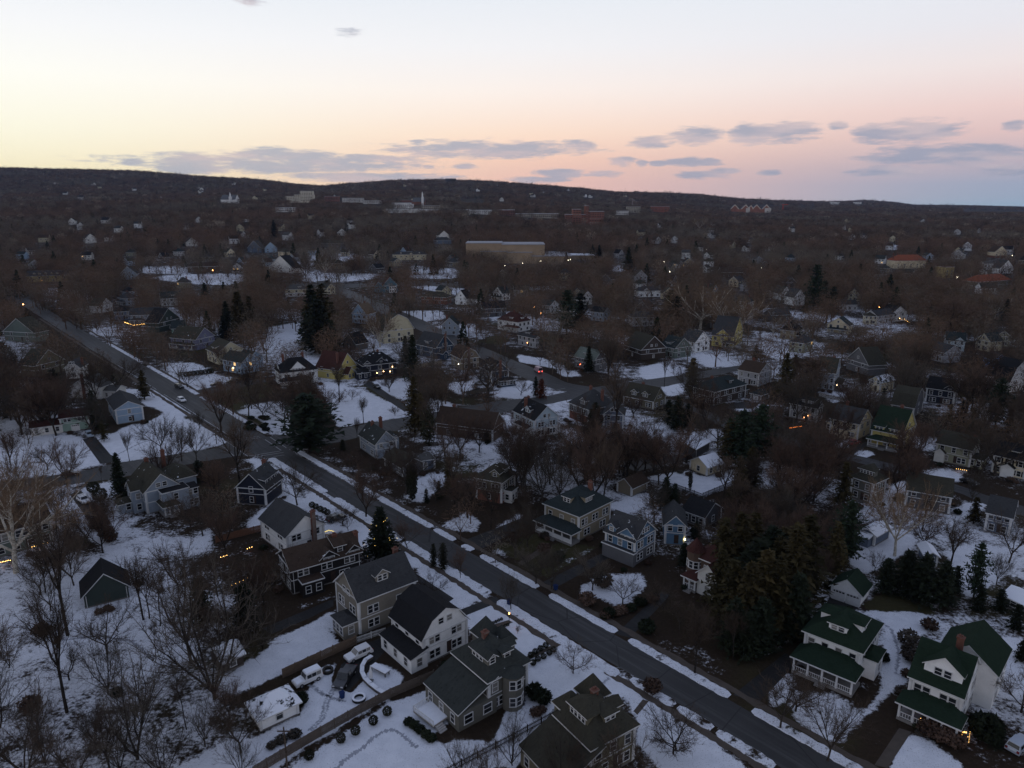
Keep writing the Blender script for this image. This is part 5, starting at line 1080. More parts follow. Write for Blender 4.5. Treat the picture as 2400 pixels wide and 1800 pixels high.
def ball(seed,n=420,s=.16,rx=1,rz=1,shell=.72):
    r=random.Random(seed); V=[]
    for i in range(n):
        d=rv(r).normalized(); q=d*(shell+(1-shell)*r.random()); p=Vector((q.x*rx,q.y*rx,q.z*rz+rz)); u=(d*.4+rv(r,.6)).normalized(); w=u.cross(d+rv(r,.4)).normalized(); k=s*r.uniform(.6,1.3)
        V+=[p+u*k,p+w*k*.6-u*k*.5,p-w*k*.6-u*k*.5]
    V=np.array([tuple(v) for v in V],float); return V,np.arange(len(V)).reshape(-1,3)
TW=M('twigs',(.046,.032,.022),c2=(.074,.054,.040)); TWR=M('twigs',(.064,.038,.027),c2=(.086,.056,.041)); TWO=M('twigs',(.115,.075,.046),c2=(.145,.10,.065)); TWG=M('twigs',(.048,.039,.030),c2=(.072,.060,.048))
BK=M('bark',(.066,.055,.045)); BKD=M('bark',(.038,.031,.026)); BKP=M('bark',(.52,.48,.40),c2=(.26,.22,.17))
EG=M('twigs',(.009,.014,.008),c2=(.018,.022,.012)); EGB=M('twigs',(.018,.020,.009),c2=(.055,.042,.018)); EGP=M('twigs',(.012,.021,.012),c2=(.022,.032,.018)); BOX=M('twigs',(.012,.015,.009),c2=(.028,.027,.016)); RUST=M('twigs',(.11,.035,.02),c2=(.15,.05,.03)); IVY=M('twigs',(.018,.022,.012),c2=(.035,.034,.02))
KIND={}
def defk(k,name,H,variants,bark,leaf):
    L_=[]
    for i,v in enumerate(variants):
        v0,t0,v1,t1=v; a=np_mesh('trunk',v0,t0,bark) if v0 is not None else None; L_.append((a,np_mesh('crown',v1,t1,leaf)))
    KIND[k]=(name,H,L_,variants)
pineprof=lambda t: (max(0.02,math.sin(math.pi*min(1,(t*.92+.06))))**.7)*(1.05-.35*t)
defk('oak','bare_tree',15,[bare(s,15,.85,.24,5,dens=1.5) for s in (1,2,3)],BK,TW)
defk('red','bare_tree',15,[bare(s,15,.75,.22,5,dens=1.9) for s in (4,5)],BKD,TWR)
defk('vase','bare_tree',15,[bare(s,15,.55,.2,5,dens=1.3,up=.12) for s in (6,7)],BK,TWG)
defk('tall','bare_tree',18,[bare(s,18,.46,.44,5,dens=1.3,r0=.32) for s in (8,9,10)],BKD,TW)
defk('syc','sycamore_tree',22,[bare(s,22,1.0,.24,6,dens=2.2,l2=6,l3=6,r0=.50,up=.09,tlen=1.7,twid=.06) for s in (11,12)],BKP,TWO)
defk('orn','small_bare_tree',6,[bare(s,6,1.1,.2,4,dens=.8,r0=.13,tlen=.9,twid=.03,up=.08) for s in (13,14,15)],BKD,TW)
defk('column','small_bare_tree',7,[bare(s,7,.28,.16,5,dens=.9,r0=.10,tlen=.8,twid=.03,up=.16) for s in (16,17)],BK,TWR)
defk('multi','bare_tree',11,[bare(s,11,.6,.06,6,dens=.95,r0=.22,tlen=1.1,twid=.045,up=.12,lean=.15) for s in (18,19)],BKD,TWG)
defk('pole','bare_tree',12,[bare(s,12,.35,.75,3,dens=.5,r0=.14) for s in (20,)],BKD,TW)
defk('spruce','spruce_tree',16,[conifer(s,16,4.5,26,12,None,.85) for s in (31,32,33)],BKD,EG)
defk('pine','pine_tree',18,[conifer(s,18,6.0,15,11,pineprof,1.0,-.12,9,.14,.45) for s in (34,35)],BKD,EGP)
defk('grove','evergreen_tree',18,[conifer(s,18,4.6,20,10,lambda t:(1-t)**.65,.95,.22,8,.12,.45) for s in (36,37,38)],BKD,EGB)
defk('dark','evergreen_tree',14,[conifer(s,14,4.2,16,11,lambda t:(1-t)**.5,.9,.1,8,.06,.4) for s in (39,40)],BKD,EG)
defk('cypress','evergreen_shrub',6,[conifer(s,6,.95,22,10,lambda t:min(1,(t+.12)*5)*(1-t)**.45,.30,-.5,4,.02,.15) for s in (41,42)],BKD,BOX)
defk('ivy','ivy_clad_tree',13,[tuple(np.vstack([a]) if k!=2 else a for k,a in enumerate(bare(43,13,.45,.4,3,dens=.5)))],BKD,TW)
defk('rust','copper_leaved_tree',8,[conifer(44,8,2.6,16,11,lambda t:(1-t)**.55,.55,.0,7,.05,.35)],BKD,RUST)
def tree(kind,x,y,h,label=None,group=None,wid=1.0,cat='tree',name=None):
    nm,H0,vs,_=KIND[kind]; a,c=vs[random.randrange(len(vs))]; s=h/H0
    root=empty(name or nm,(x,y,float(terr(x,y))-.05),random.uniform(0,6.28)); root.scale=(s*wid,s*wid,s)
    link('trunk',a,root); link('crown',c,root)
    if label: tag(root,label,cat,group)
    return root
ALLT=[]   # (root, kind, x, y, h)
def tp(c,base,top,kind,wid=1.0,label=None,name=None):
    b=at(c,*base); ty=px(c,*top)[1]; lo,hi=1,40
    for _ in range(40):
        m=(lo+hi)/2
        if proj(b.x,b.y,b.z+m)[1]>ty: lo=m
        else: hi=m
    h=min(lo,34); r=tree(kind,b.x,b.y,h,wid=wid,name=name); ALLT.append([r,kind,b.x,b.y,h,label]); return r
for e in [
 ('A1',(440,800),(385,-60),'tall',.8),('A1',(435,1300),(300,420),'tall',.75),('A1',(700,1170),(620,690),'multi',.7),('A1',(1010,945),(985,690),'pole',.8),('A1',(1390,1210),(1010,300),'multi',1.0),('A1',(1240,980),(1180,250),'oak',.9),
 ('A1',(890,1600),(900,930),'multi',1.1),('A1',(200,1800),(170,1150),'oak',.9),('A1',(725,1750),(640,1190),'tall',.8),('A1',(1210,1410),(1190,1050),'pole',1),('A1',(-20,1480),(150,900),'multi',1.1),('A1',(-90,1200),(40,560),'oak',.9),
 ('A1',(1160,520),(1080,150),'oak',.9),('A1',(930,700),(900,220),'tall',.8),('A1',(970,690),(960,300),'tall',.7),('A1',(1040,740),(1030,380),'pole',1),('A1',(1240,540),(1190,240),'vase',.8),('A1',(520,1800),(560,1320),'oak',1),('A1',(1050,1750),(1060,1280),'multi',.9),('A1',(1560,1560),(1500,1150),'oak',.9),
 ('A1',(300,1640),(290,1300),'multi',.9),('A1',(620,1540),(600,1250),'vase',.9),('A1',(780,1680),(770,1350),'multi',.9),('A1',(1330,1520),(1340,1180),'vase',.9),('A1',(450,1090),(430,860),'orn',1.2),('A1',(1150,1170),(1140,900),'vase',.8),('A1',(60,1010),(60,700),'multi',.8),('A1',(1490,1340),(1480,1060),'red',.9),('A1',(960,1290),(970,1040),'orn',1.3),('A1',(1560,1700),(1540,1420),'multi',.9),
 ('A1',(330,640),(250,340),'vase',.9),('A1',(1420,830),(1400,560),'red',1.0),('A1',(1600,760),(1560,470),'dark',1.2),('A1',(1310,700),(1290,430),'dark',1.1),('A1',(1450,1000),(1430,700),'orn',1.3),('A1',(250,1500),(240,1210),'vase',1),
 ('A1',(105,395),(60,-420),'syc',.95,'big pale sycamore in front of the grey-green deck house'),('B1',(20,1500),(10,640),'syc',.9,'pale leaning sycamore at the west edge above the grey-green house'),
 ('A2',(1285,530),(1290,380),'orn',1.4),('A2',(1120,235),(1120,10),'column',1.6),('A2',(190,600),(160,230),'red',.8),('A2',(60,620),(40,330),'oak',.9),('A2',(180,890),(150,520),'multi',.8),('A2',(400,480),(380,230),'orn',1.2),('A2',(700,90),(720,-60),'orn',1.3),
 ('A3',(950,1045),(935,830),'orn',1.15,'small bare tree alone on the snowy lawn near the boxwood balls'),('A3',(545,632),(550,380),'vase',.8,'bare street tree beside the fresh snow lawn, nearest the road'),('A3',(218,430),(212,220),'column',1.0,'slim upright bare tree between pavement and road by the twin cypresses'),('A3',(1270,595),(1245,385),'orn',1.3,'twisted small tree on snow in front of the blue door-lamp house'),
 ('A3',(1600,1570),(1560,1290),'orn',1.2),('A4',(510,1545),(500,1270),'orn',1.3),('A4',(630,1045),(600,560),'tall',.9),('A4',(880,950),(820,590),'tall',.8),('A3',(590,790),(590,720),'column',1.1),('A3',(555,1640),(560,1250),'multi',.8),('A3',(240,1780),(200,1420),'multi',.8),
 ('A3',(860,1800),(880,1330),'multi',.7),('A3',(1290,1820),(1300,1400),'oak',.8),('A3',(1000,1850),(1010,1480),'oak',.8),('A3',(420,1800),(400,1500),'oak',.8),
 ('A5',(385,1610),(390,1120),'oak',.9,'wide bare tree by the road in front of the white green-hipped house'),('A5',(820,285),(850,-260),'syc',.85,'tall pale forked tree beside the slate snow-roofed garage'),('A5',(690,385),(690,230),'orn',.9),('A5',(1480,470),(1470,240),'vase',.9),('A5',(80,1400),(60,1000),'oak',.9),('A5',(180,1290),(170,1020),'orn',1.3),('A5',(1000,120),(1010,-200),'tall',.7),('A5',(1560,330),(1580,-40),'oak',.9),('A5',(1640,1300),(1600,980),'orn',1.3),
 ('B1',(1400,792),(1385,400),'oak',.95,'broad bare tree on the snowy corner lawn nearest the side street'),('B1',(1570,850),(1545,480),'vase',.9),('B1',(1700,845),(1700,500),'oak',.9),('B1',(1120,850),(1085,560),'tall',.7),('B1',(1500,760),(1490,560),'pole',.9),('B1',(415,925),(400,650),'oak',1.3,'wide flat-topped bare tree on the snowy lawn of the mint split-level house'),('B1',(880,1045),(880,885),'pole',.7),('B1',(1610,150),(1610,40),'orn',1.3),('B1',(1230,640),(1230,570),'orn',1.4),('B1',(90,880),(80,560),'red',1.2),('B1',(250,700),(240,500),'oak',1.3),
 ('B2',(722,772),(690,490),'oak',1.0,'dark spreading tree on the corner lawn of the big white house'),('B2',(855,690),(850,560),'orn',1.3),('B2',(985,1440),(940,1090),'oak',1.15,'broad bare tree between navy corner house and main street'),('B2',(1450,945),(1442,740),'tall',.7),('B2',(1500,800),(1512,570),'tall',.8),('B2',(1312,640),(1305,290),'tall',.8),('B2',(1410,620),(1410,520),'orn',1.3),('B2',(1745,745),(1740,660),'orn',1),('B2',(1310,640),(1260,540),'orn',1.3),
 ('B2',(130,525),(110,360),'orn',1.5),('B2',(400,360),(410,180),'red',.9),('B2',(230,870),(230,680),'vase',.7),('B2',(1700,560),(1700,390),'oak',1.1),('B2',(1370,420),(1360,180),'red',1.3),('B2',(1500,1410),(1490,1150),'red',.8),('B2',(1650,1300),(1600,1020),'red',1.2),('B2',(1420,1200),(1420,1000),'red',1.3),('B2',(1380,1640),(1330,1490),'orn',1),('B2',(560,1560),(520,1420),'orn',1.6),
 ('B3',(590,1080),(580,680),'red',1.05,'big reddish beech in front of the hidden brown cottage'),('B3',(470,1060),(450,760),'red',1.1),('B3',(740,1030),(740,720),'red',1.1),('B3',(830,1625),(842,1150),'tall',.9,'tall bare street tree in front of the olive brick-based house'),('B3',(1228,1420),(1230,960),'vase',1.15,'vase-shaped bare tree between the olive and the tan foursquare houses'),('B3',(1690,1500),(1690,850),'tall',.75,'very tall straight trunk beside the tan porch foursquare'),('B3',(1800,925),(1800,330),'tall',.9,'tall bare tree rising in front of the slate gabled house'),('B3',(1640,1290),(1640,910),'red',.9),('B3',(1480,1150),(1470,900),'red',1.0),('B3',(1360,1180),(1340,1010),'vase',.9),
 ('B3',(1065,585),(1060,435),'orn',1.3,'round light bare tree on the snow beside the dark teal house'),('B3',(735,280),(735,120),'vase',1),('B3',(955,360),(950,220),'oak',1.1),('B3',(1215,350),(1205,180),'oak',1),('B3',(1340,400),(1335,300),'orn',1.3),('B3',(800,690),(795,540),'vase',.9),('B3',(600,560),(590,330),'red',1.1),('B3',(80,740),(75,660),'orn',1),('B3',(40,560),(30,400),'oak',1),('B3',(890,830),(890,730),'orn',1.2),('B3',(1370,260),(1380,140),'rust',1.6),('B3',(400,1420),(410,1200),'tall',.7),('B3',(220,1400),(170,980),'ivy',.9),('B3',(350,980),(300,520),'ivy',1.1),('B3',(1010,930),(980,800),'red',1.3),
 ('C4',(612,1545),(590,985),'syc',1.4,'pale sycamore standing just in front of the white bright-lamp house'),('C4',(970,1640),(985,1110),'syc',1.4,'pale sycamore in front of the yellow house'),('C4',(1610,1640),(1560,1400),'syc',1.5,'low wide pale-limbed sycamore on the snowy street edge'),('C4',(1360,1600),(1350,1380),'syc',1.4),('C4',(605,530),(610,350),'syc',1.3),('C5',(1910,1400),(1900,1100),'syc',1.2),('C5',(1650,1050),(1660,850),'syc',1.3),('C5',(970,540),(975,430),'syc',1.3),('C5',(1840,1400),(1750,1130),'syc',1.0),
 ('B5',(845,640),(860,240),'oak',1.1),('B5',(980,930),(960,760),'vase',1),('B5',(500,750),(500,480),'tall',.7),('B5',(830,1420),(820,1040),'red',1.1),('B5',(760,1400),(730,1090),'red',1.0),('B5',(1290,1440),(1300,1180),'vase',1),('B5',(1120,300),(1110,-60),'red',1.4),('B5',(1640,980),(1640,760),'vase',.9),
 ('B4',(520,520),(520,230),'tall',.6),('B4',(595,420),(600,290),'column',1.2),('B4',(440,1180),(440,830),'red',1.3),('B4',(370,1170),(360,850),'red',1.1),('B4',(850,920),(840,700),'vase',.9),('B4',(980,1430),(990,1000),'tall',1.0),('B4',(1460,1560),(1450,1100),'red',1.1),('B4',(1180,1390),(1190,1020),'tall',1),('B4',(720,1330),(700,1090),'ivy',.6),('B4',(280,760),(270,560),'red',1.5),
 ('C2',(800,1030),(800,760),'oak',1.0),('C2',(965,1005),(980,740),'syc',.8,'pale sycamore in front of the large beige hipped house'),('C2',(1440,1600),(1420,1240),'syc',1.0,'pale sycamore in front of the cream gambrel house'),('C2',(1110,1480),(1110,1270),'oak',1),('C3',(590,1060),(590,870),'oak',1.2),('C3',(430,1390),(420,1040),'vase',.9),
 # evergreens
 ('A2',(955,290),(955,-30),'spruce',1.45,'spruce strung with warm yellow fairy lights beside the main street'),('A2',(1290,350),(1292,205),'cypress',1.15,'narrow dark cypress, the taller-looking one nearer the tall taupe house'),('A2',(1352,365),(1342,200),'cypress',1.2,'narrow dark cypress, the one nearer the road of the twin pair'),
 ('B1',(1050,1185),(1040,775),'spruce',.9,'pointed dark spruce beside the large blue-grey house'),('B1',(900,680),(850,500),'grove',1.0),('B1',(830,560),(810,240),'spruce',1.1),('B1',(500,420),(470,60),'dark',1.2),('B1',(1250,320),(1240,60),'grove',1.1),('B1',(60,480),(60,200),'dark',1),('B1',(950,180),(930,20),'dark',1.3),('B1',(1750,1000),(1750,850),'dark',.8),
 ('B2',(1085,1035),(1070,575),'pine',1.85,'big round white pine at the crossing'),('B2',(1340,1010),(1330,930),'cypress',2.2),('B2',(225,1260),(225,1090),'dark',1.2),('B2',(1890,470),(1820,110),'spruce',.9),('B2',(1830,330),(1830,120),'spruce',1.1),('B2',(540,180),(520,-60),'grove',1.2),('B2',(420,170),(430,-30),'spruce',1.1),('B2',(1160,260),(1150,-160),'dark',1.3),('B2',(1090,180),(1080,-140),'grove',1.2),('B2',(1240,230),(1240,-60),'grove',1.1),
 ('B2',(1900,880),(1880,430),'grove',.9),('B2',(1950,900),(1940,560),'grove',.9),('B2',(1880,1400),(1850,1050),'ivy',.9),('B3',(1180,590),(1180,440),'dark',.8),('B3',(1225,605),(1222,455),'rust',1.1,'copper-brown small tree beside the dark spruce by the second street'),('B3',(1590,400),(1592,200),'spruce',1.0,'pointed dark spruce in front of the pale-roofed red-lamp house'),('B3',(1640,885),(1640,640),'dark',1.1),('B3',(1610,880),(1600,690),'dark',1.0),('B3',(430,1390),(400,1250),'dark',.9),('B3',(330,1420),(330,1310),'dark',.9),('B3',(500,1330),(520,1080),'grove',.8),('B3',(800,960),(800,870),'dark',1.3),
 ('B4',(730,600),(740,290),'grove',1.1),('B4',(1450,590),(1470,250),'grove',1.1,'rounded dark evergreen beside the pale grey shuttered house'),('B4',(1610,560),(1610,330),'dark',1.1),('B4',(1230,310),(1230,190),'dark',1),('B4',(620,850),(600,600),'dark',1.2),('B4',(700,830),(690,650),'dark',1.1),('B4',(550,800),(550,620),'dark',1.1),('B4',(530,1420),(520,1220),'dark',1.1,'round dark evergreen beside the beige brown-roofed garage'),('B4',(600,1430),(610,1270),'dark',1),
 ('B4',(1110,1180),(1160,690),'pine',1.0),('B4',(1010,1150),(1010,760),'grove',1.2),('B4',(1250,1120),(1230,650),'pine',.9),('B4',(1180,1330),(1180,980),'grove',1.1),('B4',(1090,1420),(1080,1050),'grove',1),
 ('A4',(800,470),(820,35),'grove',1.18),('A4',(900,520),(890,-5),'grove',1.13),('A4',(990,480),(1000,-5),'grove',1.13),('A4',(860,750),(850,305),'grove',1.23),('A4',(960,800),(950,315),'grove',1.23),('A4',(1060,760),(1050,235),'grove',1.18),('A4',(1150,800),(1130,305),'grove',1.23),('A4',(1240,700),(1230,65),'grove',1.13),('A4',(1320,620),(1300,15),'grove',1.13),('A4',(1100,560),(1080,100),'dark',1.3),('A4',(1050,900),(1040,560),'dark',1.2),('A4',(960,940),(940,650),'dark',1.0),('A4',(560,340),(560,200),'dark',1.2),('A4',(780,640),(770,230),'grove',1.07),('A4',(1010,640),(1000,180),'dark',1.4),('A4',(1150,640),(1160,150),'grove',1.15),('A4',(1270,820),(1260,400),'dark',1.1),('A4',(880,900),(880,560),'dark',1.1),('A4',(1180,520),(1180,95),'grove',1.23),('A4',(720,820),(730,620),'orn',1.6),('A4',(330,790),(320,680),'dark',.7),('A4',(640,170),(650,60),'dark',1.2),('A4',(530,760),(520,560),'oak',.9),('A4',(430,640),(430,470),'orn',1.6),
 ('A5',(760,520),(770,300),'dark',1.2),('A5',(880,540),(900,250),'dark',1.2),('A5',(990,580),(1010,270),'dark',1.2),('A5',(1120,600),(1130,320),'dark',1.2),('A5',(1210,520),(1210,350),'dark',1.1),('A5',(1330,560),(1320,200),'pine',.7),('A5',(500,340),(520,-80),'pine',.85),('A5',(420,430),(430,60),'grove',1),('A5',(1360,640),(1360,470),'dark',1.1),('A5',(1500,640),(1490,500),'dark',1.2),('A5',(1640,960),(1640,830),'dark',1.3),('A5',(1470,1520),(1460,1370),'dark',1.1),('A5',(1600,760),(1600,600),'dark',1.2),
 ('B5',(370,1500),(380,1150),'grove',1),('B5',(1450,920),(1450,560),'pine',.8,'dark layered pine in front of the white turret gambrel house'),('B5',(1210,880),(1210,720),'dark',1.2),('B5',(1130,870),(1120,740),'grove',1.2),('B5',(1290,920),(1280,770),'dark',1.3),('B5',(160,640),(160,440),'grove',1.3),('B5',(30,590),(10,390),'grove',1.3),('B5',(570,400),(570,270),'dark',1.3),('B5',(660,730),(660,630),'dark',1),('B5',(600,830),(590,740),'cypress',1),('B5',(800,790),(800,690),'spruce',1.1),('B5',(1540,1240),(1560,1080),'dark',1),('B5',(1300,1590),(1300,1400),'grove',1.3),('B5',(1560,900),(1560,760),'dark',1.2),
 ('C1',(2080,1560),(2060,1230),'spruce',1.1),('C1',(1780,1330),(1780,1150),'spruce',1.2),('C1',(240,1470),(230,1370),'dark',1.4),('C1',(60,1430),(50,1280),'dark',1.4),
 ('C2',(240,1560),(260,1110),'grove',.95),('C2',(130,1500),(130,1200),'spruce',1.1),('C2',(330,1480),(340,1150),'grove',1),('C2',(870,1560),(870,1060),'spruce',1.25,'huge dark spruce, the tallest by the tall blue tan-roofed house'),('C2',(960,1540),(950,1040),'grove',1.2),('C2',(1040,1500),(1040,1200),'grove',1),('C2',(990,1130),(980,1020),'dark',1.8),('C2',(650,1270),(650,1170),'spruce',1),('C2',(460,1520),(450,1250),'red',1.2),('C2',(530,660),(530,500),'spruce',1.1),('C2',(630,850),(630,770),'dark',1.2),
 ('C3',(1210,1420),(1210,1020),'pine',.95,'broad dark pine in the middle of the woods past the second street'),('C3',(1320,1380),(1320,1060),'dark',1.2),('C3',(1740,880),(1740,660),'spruce',1.05,'tall lone spruce beyond the snow patch near the school'),('C3',(1490,760),(1490,640),'spruce',1.2),('C3',(410,760),(410,650),'dark',1.2),('C3',(2080,1380),(2080,1080),'grove',1.2),('C3',(2150,1400),(2160,1090),'dark',1.2),('C3',(1600,410),(1590,370),'dark',1.6),
 ('C4',(1770,1360),(1760,850),'pine',.75,'tallest dark conifer of the group beside the white gabled house'),('C4',(1880,1330),(1880,1040),'grove',1.2),('C4',(1960,1370),(1960,1100),'dark',1.2),('C4',(1690,1380),(1690,1200),'grove',1.2),('C4',(300,1400),(310,1130),'dark',1.4),('C4',(500,1480),(520,1310),'dark',1.2),('C4',(1890,680),(1890,610),'dark',1.2),
 ('C5',(2010,1430),(2020,1200),'spruce',1.1,'pointed dark spruce beside the eastern sycamores'),('C5',(480,1040),(490,950),'cypress',2),('C5',(1240,1260),(1240,1080),'cypress',2.5),('C5',(150,660),(150,560),'dark',1),
 ]:
    tp(e[0],e[1],e[2],e[3],e[4],e[5] if len(e)>5 else None)
# what the photograph leaves open to view: houses, lawns and streets, as depth over a coarse picture grid, so random trees keep clear of them
GW,GH=300,225; gx,gy=np.meshgrid((np.arange(GW)+.5)*8,(np.arange(GH)+.5)*8); DEP=np.zeros((GH,GW))
for (r_,sh,hx,hy,gz,w_,d_,hh,rz) in HOUSES:
    c,s=math.cos(rz),math.sin(rz); P=[]
    for sx in (-.5,.5):
        for sy in (-.5,.5):
            X=hx+c*sx*w_-s*sy*d_; Y=hy+s*sx*w_+c*sy*d_
            for z in (gz+hh*.14,gz+hh*.9): P.append(proj(X,Y,z))
    P=np.array(P); x0,y0=P.min(0); x1,y1=P.max(0); m=(gx>x0)&(gx<x1)&(gy>y0)&(gy<y1); DEP[m]=np.maximum(DEP[m],hy-3)
for t in ALLT:
    if t[1] in('pine','syc','spruce') or t[5]:
        X0,Y0=proj(t[2],t[3],float(terr(t[2],t[3]))+t[4]*.12); X1,Y1=proj(t[2],t[3],float(terr(t[2],t[3]))+t[4]*.95); hw=t[4]*.22/t[3]*F_PX; m=(gx>X0-hw)&(gx<X0+hw)&(gy>Y1)&(gy<Y0); DEP[m]=np.maximum(DEP[m],t[3]-1)
for e in SNOW:
    if e[0]>=.8:
        o=[px(e[1],*p) for p in e[2]]; m=inside(gx,gy,o); yy=np.mean([p[1] for p in P2(e[1],e[2])]); DEP[m]=np.maximum(DEP[m],yy*.97)
for i,r_ in enumerate(ROADS[:8]):
    a=np.array(r_); f=(a[:,1]>40); 
    if f.all() or i in(0,):
        b=a[f]; X_,Y_=proj(b[:,0],b[:,1],0*b[:,0]); m=inside(gx,gy,list(zip(X_,Y_))); uu=(gx-1200)/F_PX; vv=(900-gy)/F_PX; DEP[m]=np.maximum(DEP[m],(CAM_H/np.maximum(SP-vv*CP,.01)*(CP+vv*SP))[m]*.97)
def blocked(x,y,h,rad,frac=.25):
    """share of sample points over the tree's crown that would hide something kept open"""
    X0,Y0=proj(x,y,float(terr(x,y))); X1,Y1=proj(x,y,float(terr(x,y))+h); wpx=rad/max(y,1)*F_PX; n=0;k=0
    for f in (.15,.35,.55,.75,.95):
        for g in (-.7,0,.7):
            i=int((Y0+(Y1-Y0)*f)/8); j=int((X0+g*wpx)/8)
            if 0<=i<GH and 0<=j<GW:
                k+=1; n+=DEP[i,j]>y+1
    return k>0 and n/max(k,1)>frac
def occupied(x,y,extra=0.0):
    for (hx,hy,a,b,rz) in TAKEN:
        dx,dy=x-hx,y-hy
        if abs(dx)+abs(dy)>40: continue
        c,s=math.cos(rz),math.sin(rz)
        if abs(c*dx+s*dy)<a+extra and abs(-s*dx+c*dy)<b+extra: return True
    return False
_X=np.zeros(1);
def on_road(x,y): return any(inside(np.array([x]),np.array([y]),r)[0] for r in ROADS)
OPEN=[P2(e[1],e[2]) for e in SNOW if e[0]>=.9]
REST=[]   # woods beyond those counted one by one
rng=random.Random(5); spots=[]
for k in range(60000):
    y=math.sqrt(rng.uniform(80**2,760**2)); x=rng.uniform(-.78,.78)*y
    if len(spots)>4500: break
    if any((x-a)**2+(y-b)**2<(14 if y>300 else 20) for a,b in spots[-400:]): continue
    if x<-20 and y<150 and rng.random()<.5: continue
    h=rng.uniform(12.5,21) if y>160 else rng.uniform(8,13)
    if y<125 and x>-60: continue
    if occupied(x,y,1.0): continue
    if blocked(x,y,h,h*.33,.24 if y<300 else .17) and rng.random()<.93: continue
    if y<420 and (on_road(x,y) or any(inside(np.array([x]),np.array([y]),o)[0] for o in OPEN)): continue
    if any(abs(x-t[2])+abs(y-t[3])<5 for t in ALLT): continue
    spots.append((x,y)); REST.append((x,y,h))
REST.sort(key=lambda t:-t[2]/t[1])
BARE={'oak','red','vase','tall','multi','pole'}
nb=sum(t[1] in BARE for t in ALLT); room=296-nb
for x,y,h in REST[:room]:
    k=rng.choice(['oak','oak','red','red','vase','tall']); r=tree(k,x,y,h*(1.12 if k=='tall' else 1),wid=rng.uniform(.85,1.15)*(1.15 if k!='tall' else .9)); ALLT.append([r,k,x,y,h,None])
REST=REST[room:]
# labels: each tree by its size and by what stands nearest to it
LOOK={'oak':('spreading bare tree','broad bare tree','round-crowned bare tree'),'red':('reddish bare tree','dense red-brown bare tree','russet bare tree'),'vase':('grey bare vase-shaped tree','upright grey bare tree','fan-shaped bare tree'),'tall':('slender bare tree with tall trunk','high-crowned bare tree','long-trunked bare tree'),
'multi':('many-stemmed bare tree','bare tree forking near the ground','leaning bare tree'),'pole':('thin straight bare tree','spindly bare tree','sparse bare tree'),'syc':('pale-limbed sycamore','pale sycamore','whitish sycamore'),'orn':('low bare garden tree','small twisted bare tree','little round bare tree'),'column':('slim upright bare tree','narrow bare sapling','bundled upright bare tree'),
'spruce':('pointed dark spruce','conical spruce','tapering dark spruce'),'pine':('broad dark pine','shaggy dark pine','layered dark pine'),'grove':('brown-tinged dark conifer','shaggy brownish conifer','ragged olive conifer'),'dark':('dense dark evergreen','bushy dark evergreen','rounded dark evergreen'),'cypress':('narrow dark cypress','column-shaped evergreen','slim dark evergreen'),'ivy':('ivy-clad bare tree','bare tree wrapped in ivy','ivy-covered trunk'),'rust':('copper-leaved small tree','rust-brown small tree','copper-brown bush tree')}
GRP={'oak':'bare trees among the houses','syc':'pale sycamores','orn':'small garden trees','spruce':'evergreens among the houses'}
for t in ALLT:
    r,k,x,y,h,lb=t
    g=GRP['oak'] if k in BARE or k in('ivy',) else GRP['syc'] if k=='syc' else GRP['orn'] if k in('orn','column','rust') else GRP['spruce']
    tag(r,lb or describe(LOOK[k],x,y,h),'tree',g)
    if lb: USED.add(lb)
# ivy leaves on the ivy-clad trunks
iv=ball(61,900,.28,1.0,4.5,.5)
ivm=np_mesh('ivy',iv[0],iv[1],IVY)
for t in ALLT:
    if t[1]=='ivy':
        o=link('ivy',ivm,t[0]); o.scale=(1.5,1.5,1.0)
# ------------------------------------------------------------------ the woods: too many trees to count
def lowtree(seed,n,H,R,size,wid,conif=False):
    r=random.Random(seed); V=[]
    def tri(p,q,w):
        d=(q-p); a=d.cross(rv(r)).normalized()*w*.5; V.extend([p-a,p+a,q])
    if not conif:
        tri(Vector((0,0,0)),Vector((0,0,H*.7)),.45); tri(Vector((0,.2,0)),Vector((.2,0,H*.7)),.4)
        for i in range(6 if n>50 else 0):
            t=6.28*i/6; tri(Vector((0,0,H*.25)),Vector((math.cos(t)*R*.75,math.sin(t)*R*.75,H*r.uniform(.6,.9))),.3)
        for i in range(n):
            d=rv(r).normalized(); q=d*(r.random()**.33); p=Vector((q.x*R,q.y*R,H*.60+q.z*H*.38)); e=Vector((q.x*.8,q.y*.8,.25))+rv(r,.5); tri(p,p+e.normalized()*size*r.uniform(.6,1.3),wid*r.uniform(.6,1.4))
    else:
        for i in range(n):
            t=r.random()**1.3; a=r.uniform(0,6.28); l=R*(1-t)**.8*r.uniform(.5,1); p=Vector((math.cos(a)*l*.3,math.sin(a)*l*.3,H*(.06+.9*t)+.4)); q=Vector((math.cos(a)*l,math.sin(a)*l,H*(.06+.9*t)-.3)); tri(q,p,size*r.uniform(.8,1.4))
    return np.array([tuple(v) for v in V],np.float32)
